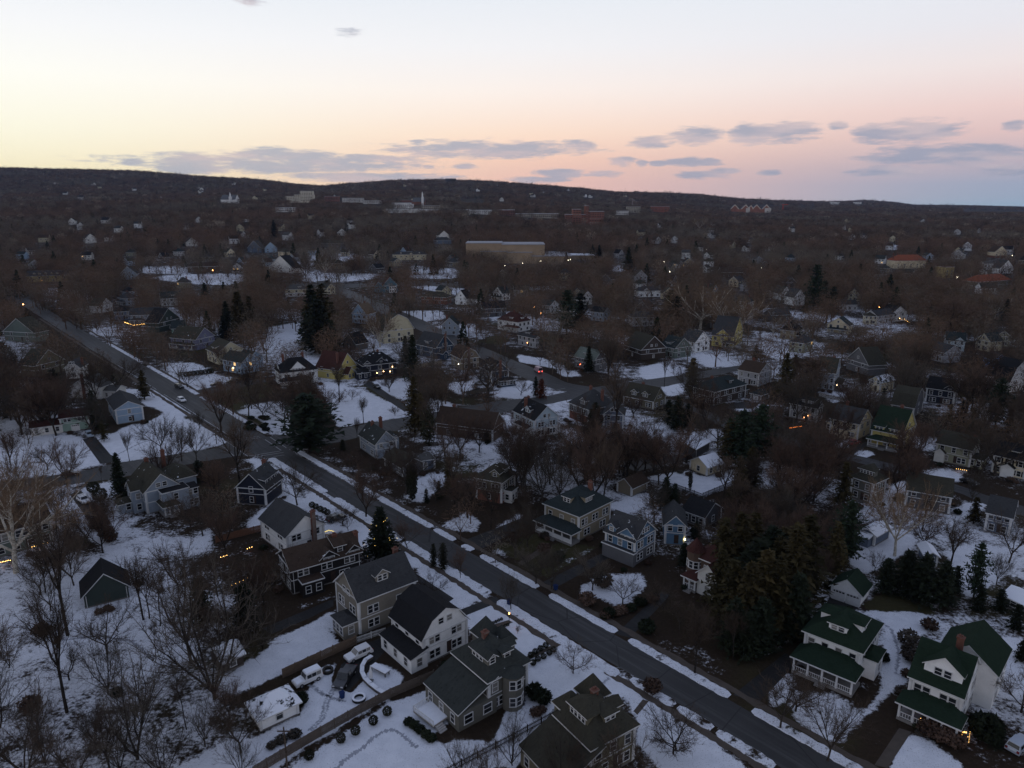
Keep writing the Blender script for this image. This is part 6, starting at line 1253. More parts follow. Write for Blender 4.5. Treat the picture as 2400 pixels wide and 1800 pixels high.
def woods(name,pts,temps,mats,kinds=None):
    """pts rows x,y,z,scale,rot,template,material"""
    Vs=[];mi=[]
    for ti,tv in enumerate(temps):
        m=pts[:,5]==ti; p=pts[m]
        if not len(p): continue
        c,s=np.cos(p[:,4])[:,None],np.sin(p[:,4])[:,None]; X=(tv[None,:,0]*c-tv[None,:,1]*s)*p[:,3:4]+p[:,0:1]; Y=(tv[None,:,0]*s+tv[None,:,1]*c)*p[:,3:4]+p[:,1:2]; Z=tv[None,:,2]*p[:,3:4]*p[:,7:8]+p[:,2:3]
        Vs.append(np.stack([X,Y,Z],-1).reshape(-1,3)); mi.append(np.repeat(p[:,6].astype(int),len(tv)//3))
    V=np.vstack(Vs); me=np_mesh(name,V,np.arange(len(V)).reshape(-1,3),None,np.concatenate(mi),mats)
    return tag(link(name,me),kind='stuff')
def woodmat(c,c2):
    m,nt,b=newmat('woodland'); pos=N(nt,'ShaderNodeNewGeometry').outputs['Position']; n1=noise_n(nt,pos,.035,3); n2=noise_n(nt,pos,.16,2)
    col_=mix_n(nt,sstep(nt,math_n(nt,'ADD',math_n(nt,'MULTIPLY',n1,.5),math_n(nt,'MULTIPLY',n2,.5)),.36,.64),c,c2); L(nt,col_,b.inputs['Base Color']); b.inputs['Roughness'].default_value=1; b.inputs['Specular IOR Level'].default_value=0; return m
WM=[woodmat((.075,.052,.036),(.14,.098,.068)),woodmat((.105,.066,.045),(.165,.108,.075)),woodmat((.10,.082,.062),(.17,.142,.11)),woodmat((.014,.019,.012),(.028,.033,.019)),woodmat((.26,.21,.16),(.36,.30,.23)),woodmat((.036,.024,.017),(.06,.041,.03))]
HB=[]
for (r_,sh,hx,hy,gz,w_,d_,hh,rz) in HOUSES: HB.append((hx,hy))
HB=np.array(HB)
def open_mask(X,Y,H,R,frac):
    n=np.zeros(len(X))
    Z=terr(X,Y); X0,Y0=proj(X,Y,Z); X1,Y1=proj(X,Y,Z+H); wp=R/Y*F_PX; k=0
    for f in (.2,.5,.8,.98):
        for g in (-.7,0,.7):
            i=np.clip(((Y0+(Y1-Y0)*f)/8).astype(int),0,GH-1); j=np.clip(((X0+g*wp)/8).astype(int),0,GW-1); n+=DEP[i,j]>Y+1; k+=1
    return n/k>frac
def band(y0,y1,sp,temps,hr,cfrac,umax=.80,frac=.25,prob=.9,umin=-.80):
    ny=int((y1-y0)/sp); out=[]
    for i in range(ny):
        y=y0+sp*(i+.5); nx=int((umax-umin)*y/sp); x=umin*y+sp*(np.arange(nx)+NP.uniform(-.45,.45,nx)); yy=y+sp*NP.uniform(-.45,.45,nx); out.append(np.stack([x,yy],1))
    P=np.vstack(out); P=P[NP.rand(len(P))<.95]; h=NP.uniform(hr[0],hr[1],len(P)); P=P[:]; 
    bad=open_mask(P[:,0],P[:,1],h,h*.35,frac)&(NP.rand(len(P))<prob)
    if y0<1100:
        d=((P[:,None,0]-HB[None,:,0])**2+(P[:,None,1]-HB[None,:,1])**2).min(1); bad|=d<90
    P=P[~bad]; h=h[~bad]; n=len(P); con=NP.rand(n)<cfrac
    ti=np.where(con,len(temps)-1,NP.randint(0,len(temps)-1,n)); cl=np.sin(P[:,0]*.011+1)+np.sin(P[:,1]*.013)+NP.normal(0,1.1,n)
    mm=np.where(con,3,np.where(cl>.9,1,np.where(cl<-.9,2,0))); mm=np.where((~con)&(NP.rand(n)<.02),4,mm); mm=np.where((mm==0)&(NP.rand(n)<.4),5,mm)
    return np.stack([P[:,0],P[:,1],terr(P[:,0],P[:,1])-.2,h/14,NP.uniform(0,6.28,n),ti,mm,NP.uniform(.85,1.15,n)],1)
tA=[lowtree(s,230,14,5.4,1.8,.15) for s in (1,2,3)]+[lowtree(9,190,15,5.0,1.3,1,True)]
tB=[lowtree(s,140,14,5.8,2.2,.34) for s in (4,5,6)]+[lowtree(10,60,15,5,2.0,1,True)]
tC=[lowtree(s,40,14,7.0,3.6,.8) for s in (7,8)]+[lowtree(11,14,17,5,3.4,1,True)]
if REST:
    q=np.array(REST); n=len(q); con=NP.rand(n)<.012; cl=NP.rand(n)
    pts=np.stack([q[:,0],q[:,1],terr(q[:,0],q[:,1])-.2,q[:,2]/14,NP.uniform(0,6.28,n),np.where(con,3,NP.randint(0,3,n)),np.where(con,3,np.where(cl<.35,1,np.where(cl<.6,2,0))),NP.uniform(.9,1.15,n)],1)
else: pts=np.zeros((0,8))
woods('woodland',np.vstack([pts,band(640,1050,8.5,tA,(12,20),.014,frac=.15,prob=.93)]),tA,WM)
woods('woodland',band(1050,2000,10.5,tB,(12,20),.02,frac=.2,prob=.92),tB,WM)
def fringe(n):
    u=NP.uniform(-.78,.62,n); R=np.interp(u,[.1,.3,.45,.6],[4500,5000,6000,6800])-NP.uniform(0,90,n); h=14+14*NP.rand(n)**2; con=NP.rand(n)<.08
    return np.stack([u*R,R,terr(u*R,R)-.5,h/14,NP.uniform(0,6.28,n),np.where(con,2,NP.randint(0,2,n)),np.where(con,3,NP.choice([0,2,5],n)),NP.uniform(.9,1.3,n)],1)
woods('woodland',np.vstack([fringe(1500),band(2000,3200,15,tC,(12,19),.05,frac=.14,prob=.97),band(3200,4700,19,tC,(11,24),.06,.62,frac=.2),band(4700,5700,24,tC,(14,21),.06,.75,umin=.08),band(5700,7200,30,tC,(15,22),.05,.78,umin=.25),band(7200,9200,45,tC,(15,22),.05,.8,umin=.4)]),tC,WM)
# ------------------------------------------------------------------ cars
def car(cr,p,q,kind,col,label,snow=False,lights=False,group='parked cars'):
    a=at(cr,*p); b=at(cr,*q); c=(a+b)/2; d=b-a; rz=math.atan2(d.y,d.x)
    Ln,Wd,Ht,prof={'suv':(4.7,1.9,1.7,[(-2.3,.45),(-2.3,1.05),(2.3,.95),(2.32,.45)]),'box':(4.6,1.9,1.85,None),'pickup':(5.6,2.0,1.85,None),'van':(5.6,2.1,2.5,None),'car':(4.5,1.8,1.45,None)}[kind]
    root=empty({'suv':'parked_car','box':'parked_car','car':'parked_car','pickup':'pickup_truck','van':'delivery_van'}[kind],(c.x,c.y,.02),rz); tag(root,label,{'pickup':'pickup truck','van':'van'}.get(kind,'car'),group)
    pm=M('carpaint',col); h=Ln/2; w=Wd/2; B=MB()
    belt=1.0 if kind!='van' else 1.15
    body=[(-h,.42),(-h-.02,.75),(-h+.08,belt),(h*.42,belt),(h-.12,belt-.14),(h,.7),(h-.02,.40)]
    B.prism(body,lambda x,z:(x,-w,z),lambda x,z:(x,w,z))
    cab={'suv':[(-h+.15,belt),(-h+.45,Ht),(h*.12,Ht),(h*.42,belt)],'car':[(-h+.55,belt),(-h*.42,Ht),(h*.1,Ht),(h*.48,belt)],'box':[(-h+.05,belt),(-h+.12,Ht),(h*.18,Ht),(h*.30,belt)],'pickup':[(-h*.2,belt),(-h*.14,Ht),(h*.22,Ht),(h*.42,belt)],'van':[(-h+.05,belt),(-h+.1,Ht),(h*.62,Ht),(h*.86,belt)]}[kind]
    g=.14; B.prism(cab,lambda x,z:(x,-w+.04+g*(z-belt)/(Ht-belt),z),lambda x,z:(x,w-.04-g*(z-belt)/(Ht-belt),z))
    if kind=='pickup': B.box(-h+.1,-w+.1,belt-.02,-h*.25,w-.1,belt+.02)
    B.build('body',pm,root)
    gl=M('glass'); (x0,z0),(x1,z1),(x2,z2),(x3,z3)=cab
    def pane(name,vs):
        m=MB(); m.add(vs,[(0,1,2,3)]); m.build(name,gl,root)
    e=.03; f=lambda a_,b_,t:a_+(b_-a_)*t
    pane('windscreen',[(f(x3,x2,.1)+e,-w+.18,f(z3,z2,.1)),(f(x3,x2,.1)+e,w-.18,f(z3,z2,.1)),(f(x3,x2,.9)+e,w-.26,f(z3,z2,.9)),(f(x3,x2,.9)+e,-w+.26,f(z3,z2,.9))])
    pane('rear_window',[(f(x0,x1,.15)-e,-w+.2,f(z0,z1,.2)),(f(x0,x1,.15)-e,w-.2,f(z0,z1,.2)),(f(x0,x1,.9)-e,w-.28,f(z0,z1,.9)),(f(x0,x1,.9)-e,-w+.28,f(z0,z1,.9))])
    xa=[f(x0,x1,.5)+.2,f(x3,x2,.5)-.15]; nwin=3 if kind in('suv','box') else 2
    if kind!='van':
        for sgn in (-1,1):
            for i in range(nwin):
                u0=xa[0]+(xa[1]-xa[0])*(i+.04)/nwin; u1=xa[0]+(xa[1]-xa[0])*(i+.96)/nwin
                pane('side_window',[(u0,sgn*(w-.045),f(belt,Ht,.12)),(u1,sgn*(w-.045),f(belt,Ht,.12)),(u1,sgn*(w-.125),f(belt,Ht,.82)),(u0,sgn*(w-.125),f(belt,Ht,.82))])
    else:
        for sgn in (-1,1): pane('side_window',[(h*.35,sgn*(w-.06),1.3),(h*.7,sgn*(w-.06),1.3),(h*.6,sgn*(w-.1),2.0),(h*.35,sgn*(w-.1),2.0)])
    for sx in (-.62,.62):
        for sy in (-1,1):
            m=MB(); m.tube((sx*h,sy*(w-.22),.36),(sx*h,sy*(w+.02),.36),.36,.36,12); m.tube((sx*h,sy*(w+.02),.36),(sx*h,sy*(w-.22),.36),.36,.36,12)
            wo=m.build('wheel',M('plain',(.012,.012,.012)),root); m=MB(); m.tube((sx*h,sy*w,.36),(sx*h,sy*(w+.035),.36),.2,.2,8); m.build('rim',M('metal',(.3,.3,.31)),wo)
    for sy in (-1,1):
        m=MB(); m.box(h-.10,sy*(w-.28)-.2,.66,h+.03,sy*(w-.28)+.2,.82); m.build('headlight',M('glow',(1,.9,.7),s=20) if lights=='front' else M('metal',(.5,.5,.5)),root)
        m=MB(); m.box(-h-.04,sy*(w-.22)-.16,.7,-h+.08,sy*(w-.22)+.16,1.0); m.build('tail_light',M('glow',(1,.06,.03),s=7) if lights=='rear' else M('plain',(.16,.01,.01)),root)
    if snow:
        m=MB(); m.prism([(x1+.05,Ht),(x1+.1,Ht+.14),(x2-.1,Ht+.14),(x2,Ht)],lambda x,z:(x,-w+.25,z),lambda x,z:(x,w-.25,z)); m.build('roof_snow',M('snow'),root)
        m=MB(); m.prism([(h*.45,belt+.01),(h*.5,belt+.09),(h-.2,belt-.02),(h-.12,belt-.12)],lambda x,z:(x,-w+.15,z),lambda x,z:(x,w-.15,z)); m.build('bonnet_snow',M('snow'),root)
    TAKEN.append((c.x,c.y,2,2,0)); return root
WC=(.62,.62,.62); KC=(.012,.012,.013)
car('A2',(880,905),(725,975),'suv',WC,'white car beside the fence, nearest the white gambrel house')
car('A2',(560,1060),(385,1140),'box',WC,'boxy white car with snow on roof and bonnet next to the fence',snow=True)
car('A2',(755,1030),(675,1150),'pickup',KC,'black pickup truck parked across the snowy yard',group=None)
car('A2',(600,75),(712,35),'suv',KC,'black car parked beside the small white chimney house')
car('B1',(672,1165),(780,1245),'suv',WC,'white car on the driveway next to the pointed spruce')
car('B1',(800,1320),(895,1385),'car',KC,'dark car behind the white one by the large blue-grey house')
car('B1',(530,985),(690,965),'car',(.05,.03,.028),'dark car parked at the kerb of the side street')
car('B1',(750,610),(800,665),'suv',(.30,.36,.42),'pale blue-grey car in front of the mint house garage')
car('B1',(1530,315),(1612,355),'suv',WC,'white car driving down the main street',group=None)
car('B1',(1510,205),(1590,230),'suv',KC,'black car at the snowy kerb of the main street')
car('B2',(405,510),(305,515),'suv',KC,'black car on the driveway of the light blue brick-front house, nearer the street')
car('B2',(530,480),(440,490),'suv',(.02,.02,.025),'black car on the driveway closer to the light blue brick-front house')
car('B2',(1570,510),(1640,545),'car',KC,'dark car in the drive of the navy Victorian house')
s_=car('B3',(1235,425),(1165,385),'van',(.42,.28,.30),'pinkish van with glowing red tail lights on the second street',lights='rear',group=None)
car('B4',(1295,815),(1350,790),'van',(.28,.29,.30),'silver van at the side of the second street',group=None)
car('B5',(425,1040),(490,1020),'suv',(.20,.02,.02),'dark red car in front of the cream colonial house')
car('A5',(1590,1560),(1659,1500),'suv',(.3,.34,.4),'pale car at the east edge below the Christmas porch house')
car('B5',(1240,1300),(1300,1320),'car',KC,'dark car on the street before the long dark hidden house')
car('B3',(1010,650),(960,660),'car',KC,'dark car on the cross street behind the pale blue gabled house') if 0 else None
car('C2',(1925,1052),(1985,1055),'car',KC,'dark car on the far back street')
car('C1',(830,1090),(870,1105),'car',(.1,.1,.1),'car with headlights on among the trees at the row head',lights='front',group=None)
# ------------------------------------------------------------------ fences and walls
def fence(cr,pts,h,col,label,name='wooden_fence',picket=False,cat='fence'):
    P=[at(cr,*p) for p in pts]; root=empty(name,tuple(P[0])); tag(root,label,cat); o=P[0]; mat=M('plain',col,s=1.2)
    for a,b in zip(P,P[1:]):
        d=b-a; n=max(1,round(d.length/2.6)); u=d.normalized(); v=Vector((-u.y,u.x,0))
        for i in range(n):
            p=a+d*i/n-o; q=a+d*(i+1)/n-o; m=MB(); k=int((q-p).length/(.22 if picket else .19)); 
            for j in range(k):
                s=p.lerp(q,(j+.5)/k); ww=.045 if picket else .088; hh=h*(1+random.uniform(-.02,.02)); f=[s-u*ww-v*.02,s+u*ww-v*.02,s+u*ww+v*.02,s-u*ww+v*.02]
                m.add([x+Vector((0,0,.05)) for x in f]+[x+Vector((0,0,hh)) for x in f],[(4,5,6,7),(0,1,5,4),(1,2,6,5),(2,3,7,6),(3,0,4,7)])
            for z in (.3*h,.8*h):
                f=[p+v*.03,q+v*.03,q+v*.09,p+v*.09]; m.add([x+Vector((0,0,z)) for x in f]+[x+Vector((0,0,z+.1)) for x in f],[(4,5,6,7),(0,1,5,4),(2,3,7,6)])
            m.build('panel',mat,root)
            m=MB(); m.box(p.x-.07,p.y-.07,0,p.x+.07,p.y+.07,h+.12); m.build('post',mat,root)
    return root
fence('A2',[(790,858),(560,962),(310,1080)],1.8,(.13,.095,.07),'brown board fence behind the parked white cars')
fence('A2',[(1290,1085),(1010,1205),(820,1305),(560,1455),(300,1610),(120,1720)],1.7,(.11,.09,.075),'long brown fence between the two snowy back yards')
fence('A2',[(790,850),(980,785)],1.2,(.55,.55,.54),'white picket gate fence beside the tall taupe house',picket=True,name='picket_fence')
fence('A3',[(830,1330),(560,1480),(330,1600),(120,1710)],1.3,(.035,.03,.028),'dark low fence between the twin shingle houses',picket=True)
fence('A2',[(-120,200),(205,118)],1.7,(.16,.08,.05),'reddish board fence left of the small white chimney house')
fence('B4',[(820,1385),(950,1330),(1090,1272)],1.5,(.06,.055,.05),'grey picket fence along the snowy yard of the cream garage',picket=True,name='picket_fence')
fence('B4',[(400,1270),(620,1310),(820,1385)],1.2,(.05,.045,.04),'thin dark fence on the near side of the cream garage yard',picket=True,name='picket_fence')
fence('B3',[(180,395),(330,460)],1.8,(.32,.28,.22),'pale board fence behind the navy Victorian house')
fence('B3',[(200,385),(450,345)],1.8,(.32,.28,.22),'long pale fence leading to the beige gambrel house')
fence('B3',[(640,585),(850,550)],1.6,(.10,.09,.08),'dark retaining fence under the row of little cypresses')
fence('B5',[(210,690),(380,730),(600,770)],1.6,(.42,.42,.42),'pale fence around the yard of the tall blue-grey house')
fence('B3',[(1430,830),(1560,870)],1.6,(.10,.085,.07),'brown fence before the grey brick-door house')
# ------------------------------------------------------------------ hedges, boxwood, shrubs
bl=[np_mesh('foliage',*ball(s,650,.17,1,.95,.80),BOX) for s in (71,72)]
brn=[np_mesh('foliage',*ball(s,420,.22,1,.75,.5),TWR) for s in (73,74)]; drk=[np_mesh('foliage',*ball(s,480,.24,1,.8,.6),EG) for s in (75,76)]; rst=[np_mesh('foliage',*ball(77,420,.2,1,.7,.55),TWG)]
def bush(ms,x,y,r,label,group,name='shrub',cat='shrub',hz=1.0):
    o=link(name,random.choice(ms),None,(x,y,float(terr(x,y))-.06),random.uniform(0,6)); o.scale=(r,r,r*hz); return tag(o,label,cat,group)
for row,pts in (('nearer the turreted house',[(822,905),(795,925),(757,948),(720,965),(690,990)]),('nearer the white gambrel house',[(772,876),(738,897),(704,918),(675,940)])):
    for p in pts: b=at('A3',*p); bush(bl,b.x,b.y,.54,f'clipped boxwood ball in the row {row}','boxwood balls along the snowy path' ,'boxwood_ball','boxwood')
for row,pts in (('far',[(352,758),(376,748),(397,740),(415,732),(432,724),(449,716),(467,707),(485,699)]),('near',[(440,772),(470,759),(490,749),(508,742),(525,736)])):
    for p in pts: b=at('A3',*p); bush(bl,b.x,b.y,.30,f'little clipped bush in the {"farther" if row=="far" else "nearer"} row beside the white gambrel house path','little bushes along the path','boxwood_ball','boxwood')
for i,p in enumerate([(485,1600),(690,1490),(785,1440),(900,1375),(990,1315)]):
    b=at('A2',*p); bush(bl,b.x,b.y,.72,'round dark bush on the snow along the long brown fence','round bushes along the long fence','round_bush','bush',1.1)
for i,p in enumerate([(1130,1375),(1165,1395),(1200,1425),(1240,1455),(1275,1480)]): 
    b=at('A2',*p); bush(drk,b.x,b.y,.85,'dark hedge bush beside the snowy deck','hedge bushes by the deck','hedge_bush','bush',.8)
for p in [(1130,1470),(1165,1488),(1195,1500),(1220,1515),(1100,1455)]:
    b=at('B2',*p); bush(bl,b.x,b.y,.8,'small round bush in the row by the black parked car','small bushes by the black car','round_bush','bush')
for p in [(120,440),(150,436),(180,432),(210,428),(240,425),(270,421),(300,418),(320,414)]:
    b=at('B2',*p); bush(bl,b.x,b.y,1.2,'dark hedge bush in the row before the cream shed-dormer house','hedge before the cream house','hedge_bush','bush')
for k in range(14):
    b=at('B2',560+random.uniform(0,190),770+random.uniform(-10,100)); bush(drk,b.x,b.y,random.uniform(1.0,1.7),'dark evergreen bush on the corner bank across from the crossing','evergreen bushes on the corner bank','evergreen_bush','bush',.55)
for k in range(10): 
    t=k/9; b=at('B3',628+130*t,570-25*t); bush([c for a,c in KIND['cypress'][2]],b.x,b.y,.42,'little pointed cypress in the row by the dark teal house','row of little cypresses','small_cypress','cypress',.42)
for i,(c,p,r,ms,lb) in enumerate([('A3',(1460,1165),1.6,brn,'large dark red-brown bush at the roadside near the olive twin house'),('A3',(700,1205),1.5,drk,'big evergreen bush at the front corner of the turreted house'),('A3',(755,1235),1.35,drk,'evergreen bush a step nearer the twin house than its larger neighbour'),('A3',(1425,780),1.6,drk,'dark round bush at the driveway mouth beside the grove'),('A3',(1140,480),2.2,rst,'wide grey-brown shrub on snow before the blue door-lamp house'),
  ('A5',(1045,760),1.5,brn,'round dark red bush behind the Christmas porch house'),('A5',(910,860),2.0,rst,'bare grey shrub between the two green-roofed houses'),('A5',(940,960),2.2,rst,'bare shrub against the wall of the Christmas porch house'),('A5',(1400,1460),2.4,drk,'dark bush right of the lit porch steps'),('A5',(1050,1450),1.8,brn,'brown shrub under the lit porch railing'),('A5',(1130,1480),1.7,brn,'brown shrub at the middle of the lit porch'),('A5',(1200,1510),1.6,brn,'brown shrub near the end of the lit porch'),
  ('B1',(810,1120),1.6,bl,'round dark bush on the snow beside the pointed spruce'),('B1',(870,1190),1.8,bl,'larger round bush between white car and spruce'),('A1',(640,110),1.8,drk,'dark bush under the bare trees by the dark car'),('A1',(690,160),1.9,brn,'brown bush behind the dark green garage'),('A1',(720,190),1.6,brn,'smaller brown bush behind the dark green garage'),('A1',(270,800),1.6,brn,'red-brown shrub on the snow below the dark green garage'),('A1',(200,1290),1.7,brn,'reddish shrub alone on the western snow slope'),('A1',(760,1195),1.0,drk,'small dark shrub alone in the middle of the western snow'),
  ('A3',(560,190),1.6,brn,'red-brown shrub in front of the tan porch foursquare'),('A3',(760,260),1.5,brn,'red-brown shrub beside the walk to the tan porch foursquare'),('A3',(860,310),1.3,drk,'little evergreen on the snowy patch by the tan porch foursquare'),('A3',(1040,600),1.8,brn,'brown hedge bush by the pavement before the blue door-lamp house')]):
    b=at(c,*p); bush(ms,b.x,b.y,r,lb,None)
for k in range(26):
    t=random.random(); b=at('A4',1075+290*t+random.uniform(-14,14),925-235*t+random.uniform(-18,18)); bush(drk if k%3 else brn,b.x,b.y,random.uniform(.7,1.2),'low dark shrub with snow around it along the grove edge','low shrubs along the grove edge',hz=.8)
for k in range(16):
    t=random.random(); b=at('A3',1130+380*t,700-150*t+random.uniform(-15,15)); bush(brn if k%2 else drk,b.x,b.y,random.uniform(.8,1.4),'ragged hedge shrub around the snowy lawn of the blue door-lamp house','hedge shrubs of the blue door-lamp house',hz=.7)
SL=('low brown shrub','small dark shrub','leafless shrub','rounded shrub')
nsh=0; NEARH=[h for h in HOUSES if h[3]<300 and h[5]>5]
for (r_,sh,hx,hy,gz,w_,d_,hh,rz) in NEARH:
    for j in range(5):
        k=random.choice('FRL'); c,s=math.cos(rz),math.sin(rz)
        lx,ly={'F':(random.uniform(-.5,.5)*w_,-d_/2-random.uniform(3.2,4.6)),'R':(w_/2+random.uniform(1.2,2.2),random.uniform(-.4,.5)*d_),'L':(-w_/2-random.uniform(1.2,2.2),random.uniform(-.4,.5)*d_)}[k]
        x,y=hx+c*lx-s*ly,hy+s*lx+c*ly
        if on_road(x,y) or any(abs(x-o[2])<o[5]/2+.5 and abs(y-o[3])<o[6]/2+.5 for o in HOUSES): continue
        bush(random.choice([brn,brn,drk,rst]),x,y,random.uniform(.6,1.25),f"low shrub beside the walls of the {sh}",'foundation shrubs',hz=random.uniform(.6,.95))
# ------------------------------------------------------------------ yard things
def thing_mesh(name,mb,mats,loc,label,cat,rz=0,group=None): return tag(mb.build(name,mats,None,loc,rz),label,cat,group)
def bin_(cr,p,label):
    b=at(cr,*p); root=empty('wheelie_bin',(b.x,b.y,.02),.7); tag(root,label,'bin'); m=MB(); m.add([(-.28,-.3,.08),(.28,-.3,.08),(.28,.3,.08),(-.28,.3,.08),(-.33,-.36,1.0),(.33,-.36,1.0),(.33,.36,1.0),(-.33,.36,1.0)],[(0,1,5,4),(1,2,6,5),(2,3,7,6),(3,0,4,7),(0,3,2,1)])
    m.build('body',M('plain',(.02,.04,.12)),root); m=MB(); m.box(-.36,-.4,1.0,.36,.4,1.08); m.build('lid',M('plain',(.018,.03,.09)),root)
    for s in (-1,1):
        m=MB(); m.tube((s*.3,.3,.1),(s*.36,.3,.1),.1,.1,8); m.build('wheel',M('plain',(.01,.01,.01)),root)
bin_('A3',(836,505),'blue wheelie bin at the kerb across from the white gambrel house'); bin_('A3',(535,600),'blue wheelie bin by the bare street tree'); bin_('A2',(697,1205),'blue wheelie bin in the snow in front of the black pickup truck')
# curved garden wall, table, column, fire ring
def c2(p): return at('A2',*p)
arc=[c2(p) for p in ((890,950),(850,975),(828,1015),(826,1055),(845,1095),(880,1130),(925,1165),(965,1190))]
o=arc[0]; m=MB(); t=MB()
for a,b in zip(arc,arc[1:]):
    d=(b-a).normalized(); v=Vector((-d.y,d.x,0))*.3
    for mm,z0,z1,g in ((m,0,.55,1.0),(t,.55,.68,1.15)):
        q=[a-o-v*g,b-o-v*g+d*.1,b-o+v*g+d*.1,a-o+v*g]; mm.add([(p.x,p.y,z0) for p in q]+[(p.x,p.y,z1) for p in q],[(4,5,6,7),(0,1,5,4),(1,2,6,5),(2,3,7,6),(3,0,4,7)])
root=empty('garden_wall',tuple(o)); tag(root,'curved low garden wall capped with snow beside the white gambrel house','garden wall'); m.build('wall',M('brick',(.12,.10,.09)),root); t.build('snow_cap',M('snow'),root)
b=c2((945,1040)); root=empty('garden_table',(b.x,b.y,0),-.6); tag(root,'long garden table under a slab of snow inside the curved wall','table')
m=MB(); m.box(-1.7,-.6,.68,1.7,.6,.76); m.build('table_top',M('plain',(.08,.06,.05)),root); m=MB(); m.box(-1.68,-.58,.76,1.68,.58,.92); m.build('snow_layer',M('snow'),root)
for sx in (-1,1):
    for sy in (-1,1): m=MB(); m.box(sx*1.5-.06,sy*.45-.06,0,sx*1.5+.06,sy*.45+.06,.68); m.build('leg',M('plain',(.06,.05,.04)),root)
b=c2((885,1095)); root=empty('garden_parasol',(b.x,b.y,0)); tag(root,'closed white garden parasol inside the curved wall','parasol'); m=MB(); m.tube((0,0,.7),(0,0,1.6),.34,.26,9); m.tube((0,0,1.6),(0,0,2.9),.26,.07,9); m.build('folded_canopy',M('plain',(.62,.62,.62),s=.6),root); m=MB(); m.tube((0,0,0),(0,0,.9),.05,.05,6); m.box(-.35,-.35,0,.35,.35,.12); m.build('pole',M('plain',(.2,.2,.2)),root)
def ring(p,R,label,mat,cap,name):
    b=c2(p); root=empty(name,(b.x,b.y,0)); tag(root,label,'ring'); n=20
    for nm,z0,z1,r0,r1,mt in (('rim',0,.42,R-.3,R,mat),('snow_cap',.42,.52,R-.31,R+.01,cap)):
        m=MB(); vs=[(r*math.cos(6.2832*i/n),r*math.sin(6.2832*i/n),z) for z in (z0,z1) for r in (r0,r1) for i in range(n)]; f=[]
        for i in range(n):
            j=(i+1)%n; f+=[(2*n+i,2*n+j,3*n+j,3*n+i),(n+i,n+j,3*n+j,3*n+i),(i,2*n+i,2*n+j,j)]
        m.add(vs,f); m.build(nm,mt,root)
ring((806,1215),1.05,'round stone ring with snow on its rim in the snowy yard',M('plain',(.03,.03,.03)),M('snow'),'fire_ring'); ring((605,1035),.9,'dark round planter ring half under snow next to the boxy white car',M('plain',(.03,.028,.026)),M('plain',(.05,.045,.04)),'planter_ring')
# deck with railing and steps
a,b_,c_=c2((1160,1320)),c2((1290,1420)),c2((1250,1262)); d=(b_-a); w=d.length; u=d.normalized(); rz=math.atan2(u.y,u.x); dep=3.6
root=empty('garden_deck',(a.x,a.y,0),rz); tag(root,'snow-covered wooden deck with white railing behind the turreted house','deck')
m=MB(); m.box(0,0,.55,w,dep,.75); m.build('platform',M('plain',(.25,.22,.19)),root); m=MB(); m.box(.1,.1,.75,w-.1,dep-.1,.86); m.build('snow_layer',M('snow'),root)
m=MB()
for x0,y0,x1,y1 in ((0,0,w,0),(0,0,0,dep)):
    n=int(math.hypot(x1-x0,y1-y0)/.3)
    for i in range(n+1): x=x0+(x1-x0)*i/n; y=y0+(y1-y0)*i/n; m.box(x-.03,y-.03,.75,x+.03,y+.03,1.65)
    m.box(min(x0,x1)-.05,min(y0,y1)-.05,1.62,max(x0,x1)+.05,max(y0,y1)+.05,1.72)
m.build('railing',TRIM,root); m=MB()
for i in range(4): m.box(w+.3*i,.3,0,w+.3*(i+1),1.6,.6-.15*i)
m.build('steps',M('plain',(.4,.38,.36)),root)
# poles and lamps
def pole(cr,base,top,label):
    b=at(cr,*base); ty=px(cr,*top)[1]; h=1
    while proj(b.x,b.y,b.z+h)[1]>ty and h<16: h+=.1
    root=empty('utility_pole',tuple(b)); tag(root,label,'utility pole'); m=MB(); m.tube((0,0,-.3),(0,0,h),.15,.10,8); m.build('shaft',M('bark',(.09,.07,.055)),root); m=MB(); m.box(-.9,-.06,h-.7,.9,.06,h-.55); m.build('crossarm',M('plain',(.08,.06,.05)),root)
    for x in (-.8,-.35,.35,.8): m=MB(); m.tube((x,0,h-.55),(x,0,h-.35),.05,.04,6); m.build('insulator',M('plain',(.3,.3,.3)),root)
pole('A2',(345,1700),(325,1395),'thin dark utility pole rising in front of the white snowy garage'); pole('B4',(290,1175),(290,1000),'utility pole behind the beige brown-roofed garage'); pole('B4',(692,1010),(690,835),'utility pole beside the clean snow-roofed garage'); pole('B2',(358,965),(355,880),'short pole on the snowy corner of the crossing'); pole('B3',(1850,1180),(1850,960),'utility pole among dark trees north of the tan foursquare')
def lamp(cr,p,col,label,h=7.0,s=60,r=.35,group='street lamps'):
    s*=.5; r*=.72
    b=at(cr,*p,h); g=float(terr(b.x,b.y)); root=empty('street_lamp',(b.x,b.y,g)); tag(root,label,'street lamp',group); H_=b.z-g if b.z-g>1 else h
    m=MB(); m.tube((0,0,-.3),(0,0,h-.2),.11,.07,6); m.build('pole',M('metal',(.1,.1,.1)),root); m=MB(); m.tube((0,0,h-.25),(0,0,h+.2),r*.7,r,8); m.tube((0,0,h+.2),(0,0,h+.32),r,.08,8); m.build('lamp_head',M('glow',col,s=s),root)
OR=(1,.42,.12); WT=(1,.88,.62)
lamp('C3',(930,1180),OR,'orange street lamp glowing brightest behind the white maroon-roofed house',s=45,r=.45); lamp('C3',(986,1231),OR,'smaller orange lamp nearer the second street',s=40,r=.32)
for i,p in enumerate([(530,833),(602,831),(677,827),(677,865),(830,801),(985,782),(1224,775),(1241,770),(885,466),(460,806)]): lamp('C3',p,WT,'white lamp shining in front of the beige school',s=40,r=.42,group='white lamps at the school')
